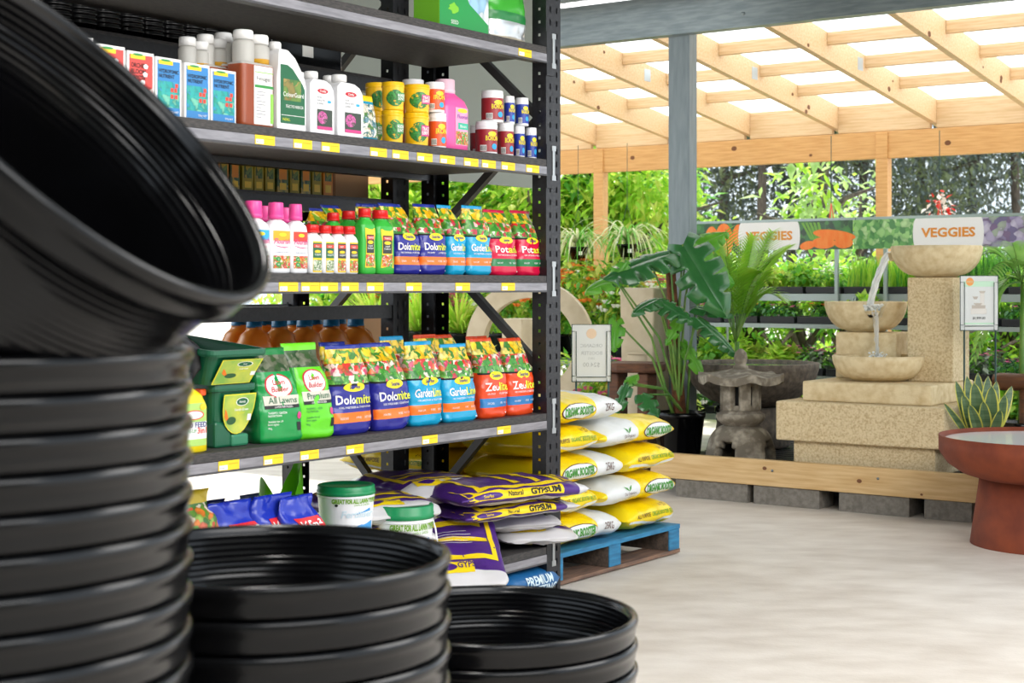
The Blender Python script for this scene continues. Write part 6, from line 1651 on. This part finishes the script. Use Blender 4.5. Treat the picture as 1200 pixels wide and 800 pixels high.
spider(735, 288, 12.2, 'striped spider plant hanging just right of the pine post', .48, 70)
def hanger(px, y0, y1, d, label, m, red=False):
    c = at(px, y1, d); o = thing('hanging_basket', label, 'plant', c, 0); r = random.Random(int(px))
    q = MB(); q.tube([(0, 0, .1), (0, 0, BZ0 + .1 - c.z)], .003, 5); q.build('hanger_wire', M_wire, o)
    q = MB(); h = z_at(y0, d) - c.z
    for k in range(3): q.tube([(.03 * math.cos(k * 2.1), .03 * math.sin(k * 2.1), -.05), (0, 0, h * .9)], .004, 5)
    q.build('hanger_arms', mat('coral_plastic', '#d8583c', .4), o)
    q = MB(); q.lathe([(0, -.16), (.06, -.16), (.085, -.05), (.09, -.05), (.085, -.04), (0, -.05)], 20); q.build('pot', mat('terracotta_plastic', '#b8583a', .6), o)
    if red:
        q = MB(); cloud(q, (0, 0, h * .5), (.1, .1, .12), 60, .05, .7, r, (0, 1)); q.build('flowers', [F_red, F_white], o)
hanger(974, 236, 258, 11.6, 'empty coral hanging basket above the left vegetable sign', None)
hanger(1101, 232, 254, 11.2, 'hanging basket of red flowers above the right vegetable sign', None, True)

# ---- snake plant
c = gp(1150, .30, DZ); o = thing('snake_plant', 'snake plant with yellow-edged leaves behind the rusty bowl', 'plant', c, 0)
zt = z_at(508, c.y) - DZ; round_pot(o, .13, max(.14, zt))
M_snake = mat('banded_dark_leaf', '#3f5f40', .4, c2='#6d8560', scale=14, stretch=(.3, .3, 4), trans=.15); M_edge = mat('yellow_leaf_edge', '#dcd964', .4, trans=.3)
def sword(mb, base, tip, W, bow):
    base = Vector(base); tip = Vector(tip); n = 12; ax = (tip - base).normalized(); s = ax.cross(Vector((0, 1, .2))).normalized(); vs = []
    for i in range(n + 1):
        t = i / n; w = W * (math.sin(PI * (.18 + .72 * t)) if t < .9 else math.sin(PI * (.18 + .72 * .9)) * (1 - t) / .1) ; q = base.lerp(tip, t) + Vector((0, -1, 0)) * bow * math.sin(PI * t)
        for k in (-1, -.78, 0, .78, 1): vs.append(q + s * (w * k) + Vector((0, .25 * w * (1 - abs(k)), 0)))
    for i in range(n):
        for k in range(4): mb.add([vs[i * 5 + k], vs[i * 5 + k + 1], vs[i * 5 + k + 6], vs[i * 5 + k + 5]], [(0, 1, 2, 3)], 1 if k in (0, 3) else 0, True)
for i, (tx, ty, w, dd) in enumerate(((1120, 446, 7, 0), (1133, 440, 8, .1), (1146, 436, 8, .15), (1158, 440, 8, .1), (1168, 446, 8, 0), (1186, 452, 8, .05), (1128, 462, 8, -.1), (1141, 448, 10, -.12), (1162, 452, 10, -.15), (1178, 462, 8, -.1), (1106, 472, 4, -.1), (1152, 470, 8, -.16), (1136, 474, 7, -.18), (1172, 480, 7, -.15))):
    q = MB(); sword(q, ((tx - 1150) * .0016, dd * .3, zt * .9), at(tx, ty, c.y + dd) - c, w * c.y / FPX, .02); q.build('leaf', [M_snake, M_edge], o)

# ------------------------------------------------------------------ nursery bench with the vegetable signs
BO = Vector((1.836, 11.2, 0))
def bpnt(u, v, z): p = BO + VN * u + VA * v; p.z = z; return p
u0, u1, u2 = hit(812, BO, VN), hit(1003, BO, VN), hit(1003, BO, VN) + 1.34
tiers = [(1.145, .05), (.935, .03), (.585, .04), (.30, .04)]
TV = {1.145: 0.0, .935: -.14, .585: -.30, .30: -.42}
def bench(ua, ub, label):
    o = thing('plant_bench', label, 'bench', bpnt((ua + ub) / 2, 0, 0), TG, 'galvanised plant benches'); w = (ub - ua) / 2 - .004
    for (z, h) in tiers:
        v = TV[z]; q = MB(); q.box(-w, v, z - h, w, v + .012, z); q.box(-w, v + .5, z - h, w, v + .512, z); q.box(-w, v + .012, z - .006, w, v + .5, z - .001); q.build('shelf', M_steel, o)
    for x in (-w + .22, w - .13):
        q = MB(); q.box(x - .012, -.03, 1.09, x + .012, -.005, 1.66); q.build('post', M_steel, o)
    for x in (-w + .004, w - .004):
        q = MB(); q.box(x - .004, .516, 0, x + .004, .541, 1.66); q.build('rear_leg', M_steel, o)
        q = MB(); q.box(x - .004, -.45, 0, x + .004, -.425, .30); q.build('front_leg', M_steel, o)
        q = MB(); q.bar((x, -.43, .29), (x, -.01, 1.12), .008, .03, 0, up=(0, 1, 0)); q.build('slanted_support', M_steel, o)
    q = MB(); q.box(-w, -.006, 1.655, w, .03, 1.675); q.build('top_rail', M_steel, o)
    return o
bench(u0, u1, 'galvanised tiered plant bench behind the left vegetable sign'); bench(u1, u2, 'galvanised tiered plant bench behind the right vegetable sign')
M_cab = cells('cabbage_photo_print', ['#5d9a4a', '#7db35e', '#3f7a3a', '#a8c98a', '#4b8a44', '#8fbf70'], 28, edgec='#3f7a3a'); M_purple = cells('purple_cabbage_print', ['#8d83a3', '#a59cb6', '#6b6284', '#b9b2c4', '#75607f', '#95a08f'], 22, edgec='#5d5470')
M_carrot = mat('carrot_print', '#ee7420', .5, c2='#f08a3a', scale=10, stretch=(3, 1, 1)); M_leafdark = cells('carrot_top_print', ['#1f4a25', '#2f6b30', '#18381c', '#3f7f35', '#24552a'], 20); M_signw = mat('sign_white', '#e4e3e0', .5); M_sor = mat('sign_orange_lettering', '#d98a2b', .5); M_stalk = mat('carrot_stalk_print', '#6ea23f', .5)
def veg_sign(ua, ub, label, carrots):
    w = (ub - ua) / 2 - .004; o = thing('vegetable_sign', label, 'sign', bpnt((ua + ub) / 2, -.045, 1.455), TG); h = .20
    q = MB(); q.box(-w, 0, 0, w, .004, h); q.build('panel', M_leafdark if carrots else M_cab, o)
    d = MB(); S = Flat(0)
    if carrots:
        for (x, z, rx, rz, t) in ((-.46, .07, .055, .10, 0), (-.36, .06, .075, .13, .1), (-.24, .10, .05, .08, -.2)): d_oval(d, S, x, z + .01, rx, min(rz, .19 - z), 1, .0012, 20, 0)
        for (x, z, rx, rz, t) in ((.30, .03, .06, .03, .2), (.42, .045, .09, .04, 0), (.50, .10, .16, .035, -.12), (.57, .045, .07, .04, 0)): d_oval(d, S, x, z, rx, rz, 1, .0012 + .0003 * x, 20, t)
        for k in range(5): d_poly(d, S, [(.25 + .03 * k, .19), (.27 + .03 * k, .19), (.34 + .02 * k, .07), (.32 + .02 * k, .07)], 3, .0008)
    else:
        d_poly(d, S, [(.22, 0.002), (w, 0.002), (w, h - .002), (.22, h - .002)], 4, .0006)
    rx = .22; pts = [(rx * (1.0 + .1 * math.cos(t * PI / 16 - PI / 2)), h / 2 + (h / 2 - .001) * math.sin(t * PI / 16 - PI / 2)) for t in range(17)]
    pts = pts + [(-x, z) for x, z in reversed(pts)]; d_poly(d, S, pts, 0, .002)
    d_text(d, S, 'VEGGIES', 0, h * .37, h * .29, 2, .003, .37, .035, wide=1.45)
    d.build('printed_face', [M_signw, M_carrot, M_sor, M_stalk, M_purple], o)
veg_sign(u0, u1, 'carrot picture sign reading VEGGIES half hidden by the split-leaf plant', True); veg_sign(u1, u2, 'green and purple cabbage sign reading VEGGIES behind the top fountain bowl', False)

# ---- trays and small pots on the tiers
M_tray = mat('black_seed_tray', '#1b1c1e', .5)
def grassy(r, n, hgt, mats):
    q = MB()
    for i in range(n): blade(q, Vector((r.uniform(-.13, .13), r.uniform(-.2, .2), .05)), Vector((r.uniform(-.25, .25), r.uniform(-.25, .25), 1)), None, hgt * r.uniform(.6, 1.2), .009, r.uniform(.1, .9), r.choice(mats), 4)
    return q
def bushy(r, n, hgt, mats, L=.06, fl=None):
    q = MB()
    for k in range(6): cloud(q, (r.uniform(-.1, .1), r.uniform(-.16, .16), .05 + hgt * .45), (.08, .1, hgt * .5), n // 6, L, .6, r, mats, .3)
    if fl is not None:
        for i in range(26):
            p = Vector((r.uniform(-.13, .13), r.uniform(-.2, .2), .05 + hgt * r.uniform(.7, 1.15)))
            for k in range(5): a = k * 1.2566; leafq(q, p, Vector((math.cos(a), math.sin(a), .3)), Vector((0, 0, 1)), .022, .02, fl)
    return q
kinds = {}
rk_ = random.Random(5)
for nm, f in (('grass', lambda: grassy(rk_, 420, .20, (0, 0, 1))), ('chives', lambda: grassy(rk_, 420, .23, (1, 1, 2))), ('leafy', lambda: bushy(rk_, 330, .17, (0, 0, 1), .07)),
              ('white', lambda: bushy(rk_, 260, .13, (0, 1), .05, 3)), ('orange', lambda: bushy(rk_, 220, .09, (1, 2), .045, 4)), ('pink', lambda: bushy(rk_, 220, .09, (1, 2), .045, 5)),
              ('lettuce', lambda: bushy(rk_, 300, .14, (0, 0, 6), .08)), ('grey', lambda: bushy(rk_, 300, .13, (7, 1, 7), .06, 5))):
    kinds[nm] = f()
TM = [L_lime, L_mid, L_deep, F_white, F_or, F_pink, L_yel, L_grey]
protos = {}
desc = {'grass': 'lime grassy seedlings', 'chives': 'upright green chive seedlings', 'leafy': 'lime leafy seedlings', 'white': 'white flowering seedlings', 'orange': 'orange flowering seedlings', 'pink': 'pink flowering seedlings', 'lettuce': 'pale lettuce seedlings', 'grey': 'grey-green bedding plants'}
tiern = ['top tier', 'second tier', 'third tier', 'lowest tier']
def tray(kind, u, v, z, label, grp):
    if kind not in protos:
        o = thing('seedling_tray', label, 'tray', (0, 0, 0), TG, grp)
        q = MB(); 
        q.box(-.132, -.22, .001, .132, .22, .05); q.build('tray', M_tray, o, bevel=.004)
        f = kinds[kind].build('foliage', TM, o); f['kind'] = 'stuff'; protos[kind] = o
    else: o = copy_tree(protos[kind])
    o['label'] = label; o['group'] = grp
    o.location = bpnt(u, v + TV[z], z); o.rotation_euler = (0, 0, TG + (PI if (int(u * 37) % 2) else 0)); return o
rows = [['leafy', 'lettuce', 'leafy', 'white', 'grass', 'grass', 'chives', 'chives', 'white', 'grass'], ['pink', 'orange', 'pink', 'orange', 'leafy', 'orange', 'leafy', 'white', 'pink', 'orange'],
        ['leafy', 'lettuce', 'lettuce', 'grey', 'grey', 'lettuce', 'leafy', 'grey', 'pink', 'leafy'], ['orange', 'leafy', 'pink', 'orange', 'leafy', 'grey', 'leafy', 'orange', 'leafy', 'pink']]
n10 = 9
for ti, (z, h) in enumerate(tiers):
    for k in range(n10):
        u = u0 + .16 + k * (u2 - u0 - .32) / (n10 - 1)
        tray(rows[ti][k], u, .25, z, 'tray of %s on the bench %s, %s from left' % (desc[rows[ti][k]], tiern[ti], wordo[k]), 'seedling trays on the ' + tiern[ti])

# ---- low flower bench further left, seen past and through the rack
FO = at(700, HOR, 12.0); FO.z = 0
def fp(px, v, z): 
    O = FO + VA * v; u = hit(px, O, VN); p = O + VN * u; p.z = z; return p
ua, ub = hit(430, FO, VN), hit(815, FO, VN)
o = thing('plant_table', 'low galvanised plant table of flowers beyond the pale planters', 'bench', FO, TG)
q = MB(); q.box(ua, 0, .58, ub, .9, .62); q.build('table_top', M_steel, o)
for x in (ua + .05, (ua + ub) / 2, ub - .05):
    for y in (.03, .83): q = MB(); q.box(x - .02, y, 0, x + .02, y + .04, .58); q.build('leg', M_steel, o)
fk = {}
def shrub_pot(kind, p, label, sc, grp):
    if kind not in fk:
        r = random.Random(len(fk) + 3); o = thing('potted_shrub', label, 'plant', (0, 0, 0), 0, grp); round_pot(o, .10, .16)
        q = MB()
        if kind == 'spiky':
            for i in range(120): a = r.uniform(0, 6.28); blade(q, Vector((0, 0, .15)), Vector((math.cos(a), math.sin(a), r.uniform(.4, 2.5))), None, r.uniform(.35, .6), .018, r.uniform(.5, 1.6), r.choice((0, 0, 6)), 6)
        else:
            for k in range(5): cloud(q, (r.uniform(-.1, .1), r.uniform(-.1, .1), .30 + .06 * k), (.17, .17, .13), 110, .065, .5, r, (0, 1, 6), .3)
            fl = {'white': 3, 'orange': 4, 'pink': 5}[kind]
            for i in range(60):
                v = rdir(r, -.2); pp = Vector((v.x * .2, v.y * .2, .40 + v.z * .24))
                for k in range(5): a = k * 1.2566; leafq(q, pp, Vector((math.cos(a), math.sin(a), .3)), v, .035, .03, fl)
        f = q.build('foliage', TM, o); f['kind'] = 'stuff'; fk[kind] = o
    else: o = copy_tree(fk[kind])
    o['label'] = label; o['group'] = grp; o.location = p; o.rotation_euler = (0, 0, RNG.random() * 6); o.scale = (sc, sc, sc)
seq = ['spiky', 'orange', 'spiky', 'white', 'spiky', 'pink', 'white', 'spiky', 'orange', 'white', 'orange', 'white', 'white', 'orange', 'spiky', 'pink']
kd = {'spiky': 'spiky lime plant', 'white': 'white flowering shrub', 'orange': 'orange flowering shrub', 'pink': 'pink flowering shrub'}
for i, k in enumerate(seq):
    px = 440 + i * 24.5
    shrub_pot(k, fp(px, .25 + .3 * (i % 2), .62), '%s in a small pot on the low plant table, %s from the left' % (kd[k], wordo[i]), 1.05 + .2 * RNG.random(), 'potted plants on the low table')
for i, k in enumerate(['pink', 'white', 'spiky', 'pink', 'white', 'spiky', 'pink', 'orange', 'white']):
    px = 470 + i * 40
    shrub_pot(k, fp(px, -.75, 0), '%s on the ground before the low plant table, %s from left' % (kd[k], wordo[i]), 1.1, 'potted plants on the ground before the low table')

# ------------------------------------------------------------------ trees and shrubs beyond the pergola
def tree(label, px, d, h, r, kind, seed, zc=None, name='tree', n=2200, L=.16, grp=None, mats=None):
    c = at(px, HOR, d); c.z = 0; rr = random.Random(seed)
    o = thing(name, label, 'tree', c, rr.random() * 6, grp)
    q = MB(); q.tube([(0, 0, 0), (rr.uniform(-.1, .1), rr.uniform(-.1, .1), h * .45), (rr.uniform(-.3, .3), rr.uniform(-.3, .3), h * .95)], [.04 + h * .008, .025 + h * .006, .015], 9)
    for k in range(6):
        a = rr.uniform(0, 6.28); z = h * rr.uniform(.3, .75); q.tube([(0, 0, z), (math.cos(a) * r * .4, math.sin(a) * r * .4, z + .3), (math.cos(a) * r * .8, math.sin(a) * r * .8, z + h * .15)], [.045, .03, .01], 6)
    q.build('trunk', M_bark, o)
    q = MB(); nb = 14 if kind != 'tall' else 26
    for k in range(nb):
        a = rr.uniform(0, 6.28); t = rr.random(); z = h * (.22 + .74 * t) if kind != 'tall' else h * (.16 + .80 * t); rad = r * (1 - .45 * t) * rr.uniform(.35, .85)
        cloud(q, (math.cos(a) * rad, math.sin(a) * rad, z), (r * .42, r * .42, h * .10 + .25), n // nb, L, .45, rr, (0, 0, 1), .25)
    f = q.build('crown', mats, o); f['kind'] = 'stuff'
    return o
def clone(o, px, d, label, s=1.0, rz=None):
    c = copy_tree(o); p = at(px, HOR, d); p.z = 0; c.location = p; c.scale = (s, s, s); c.rotation_euler = (0, 0, RNG.random() * 6 if rz is None else rz); c['label'] = label; return c
g = 'grey-green trees at the back'
L_bush = leafmat('bush_grey_leaf', '#5b685f', '#84918c', .35, .5); L_bush2 = leafmat('bush_olive_leaf', '#66734a', '#8a966c', .35, .5)
t1 = tree('tall grey-green tree at the back behind the right vegetable sign', 1080, 30, 9.5, 2.6, 'tall', 1, n=7000, L=.145, grp=g, mats=[L_bush, L_grey])
t2 = tree('tall olive tree at the back between the two pine posts', 960, 28, 9.0, 2.8, 'tall', 2, n=7000, L=.145, grp=g, mats=[L_bush2, L_bush])
k = 0
for px, d, s, w in ((1140, 32, 1.0, 't1'), (1195, 29, .95, 't2'), (1240, 33, 1.1, 't1'), (1040, 34, 1.05, 't2'), (1010, 29, .9, 't1'), (925, 32, 1.0, 't1'), (890, 27, .9, 't2'), (850, 30, 1.0, 't1'),
                    (800, 31, 1.0, 't2'), (750, 33, 1.0, 't1'), (700, 31, 1.0, 't2'), (640, 33, 1.05, 't1'), (560, 32, 1.0, 't2'), (480, 33, 1.0, 't1'), (400, 33, 1.0, 't2')):
    clone(t1 if w == 't1' else t2, px, d, 'grey-green bush tree in the back row, %s of the smaller copies counted from the right end outward' % wordo[0] if False else '%s bush tree in the far background %s' % ('grey-green' if w == 't1' else 'olive', {1140: 'right of the right pine post', 1195: 'at the right edge', 1240: 'just beyond the right edge', 1040: 'directly behind the right pine post', 1010: 'just left of the right pine post', 925: 'over the left vegetable sign', 890: 'over the carrot picture', 850: 'just right of the steel post', 1110: 'furthest back right of centre', 1170: 'furthest back at the right', 985: 'furthest back between the posts', 800: 'behind the steel post', 750: 'left of the steel post', 700: 'behind the left pine post', 640: 'behind the rack upright', 560: 'seen through the middle of the rack', 480: 'seen through the left of the rack', 400: 'furthest left behind the rack'}[px]), s)
g = 'bright leafy shrubs beyond the pergola'
s1 = tree('bright lime shrub beyond the spider plants right of the left pine post', 748, 17.5, 2.9, 1.2, 'shrub', 11, name='shrub', n=2600, L=.16, grp=g, mats=[L_lime, L_yel]); s1['category'] = 'shrub'
s2 = tree('mid green shrub beyond the spider plants left of the left pine post', 672, 18, 3.1, 1.3, 'shrub', 12, name='shrub', n=2600, L=.20, grp=g, mats=[L_mid, L_lime])
s2['category'] = 'shrub'
for px, d, s, w, lab in ((712, 20, 1.1, s2, 'mid green shrub directly behind the left pine post'), (620, 17.5, 1.0, s1, 'bright lime shrub seen through the right end of the rack'), (570, 18.5, 1.0, s2, 'mid green shrub seen through the middle of the rack'), (520, 18, 1.0, s1, 'bright lime shrub seen through the rack left of the rear upright'),
                        (470, 19, 1.0, s2, 'mid green shrub seen through the left of the rack'), (420, 18, 1.0, s1, 'bright lime shrub furthest left behind the rack')):
    clone(w, px, d, lab, s)
L_loq = leafmat('long_bright_leaf', '#9fc76a', '#c6dc9a', .5)
t3 = tree('slender tree with pale drooping leaves above the left vegetable sign', 955, 16.5, 2.75, .8, 'shrub', 21, name='young_tree', n=290, L=.19, mats=[L_loq, L_lime])
clone(t3, 1003, 17.6, 'slender pale-leaved tree close to the right pine post', .85)
# hedge of bright foliage low behind the benches
g = 'low hedge plants behind the benches'
h1 = tree('low bright hedge plant behind the benches, first from the left', 820, 14.2, 1.32, .6, 'shrub', 31, name='hedge_plant', n=1500, L=.11, grp=g, mats=[L_lime, L_mid]); h1['category'] = 'shrub'
for i, px in enumerate((880, 940, 1000, 1060, 1120, 1180, 1230)): clone(h1, px, 14.2 - i * .22, 'low bright hedge plant behind the benches, %s from the left' % wordo[i + 1], .95)
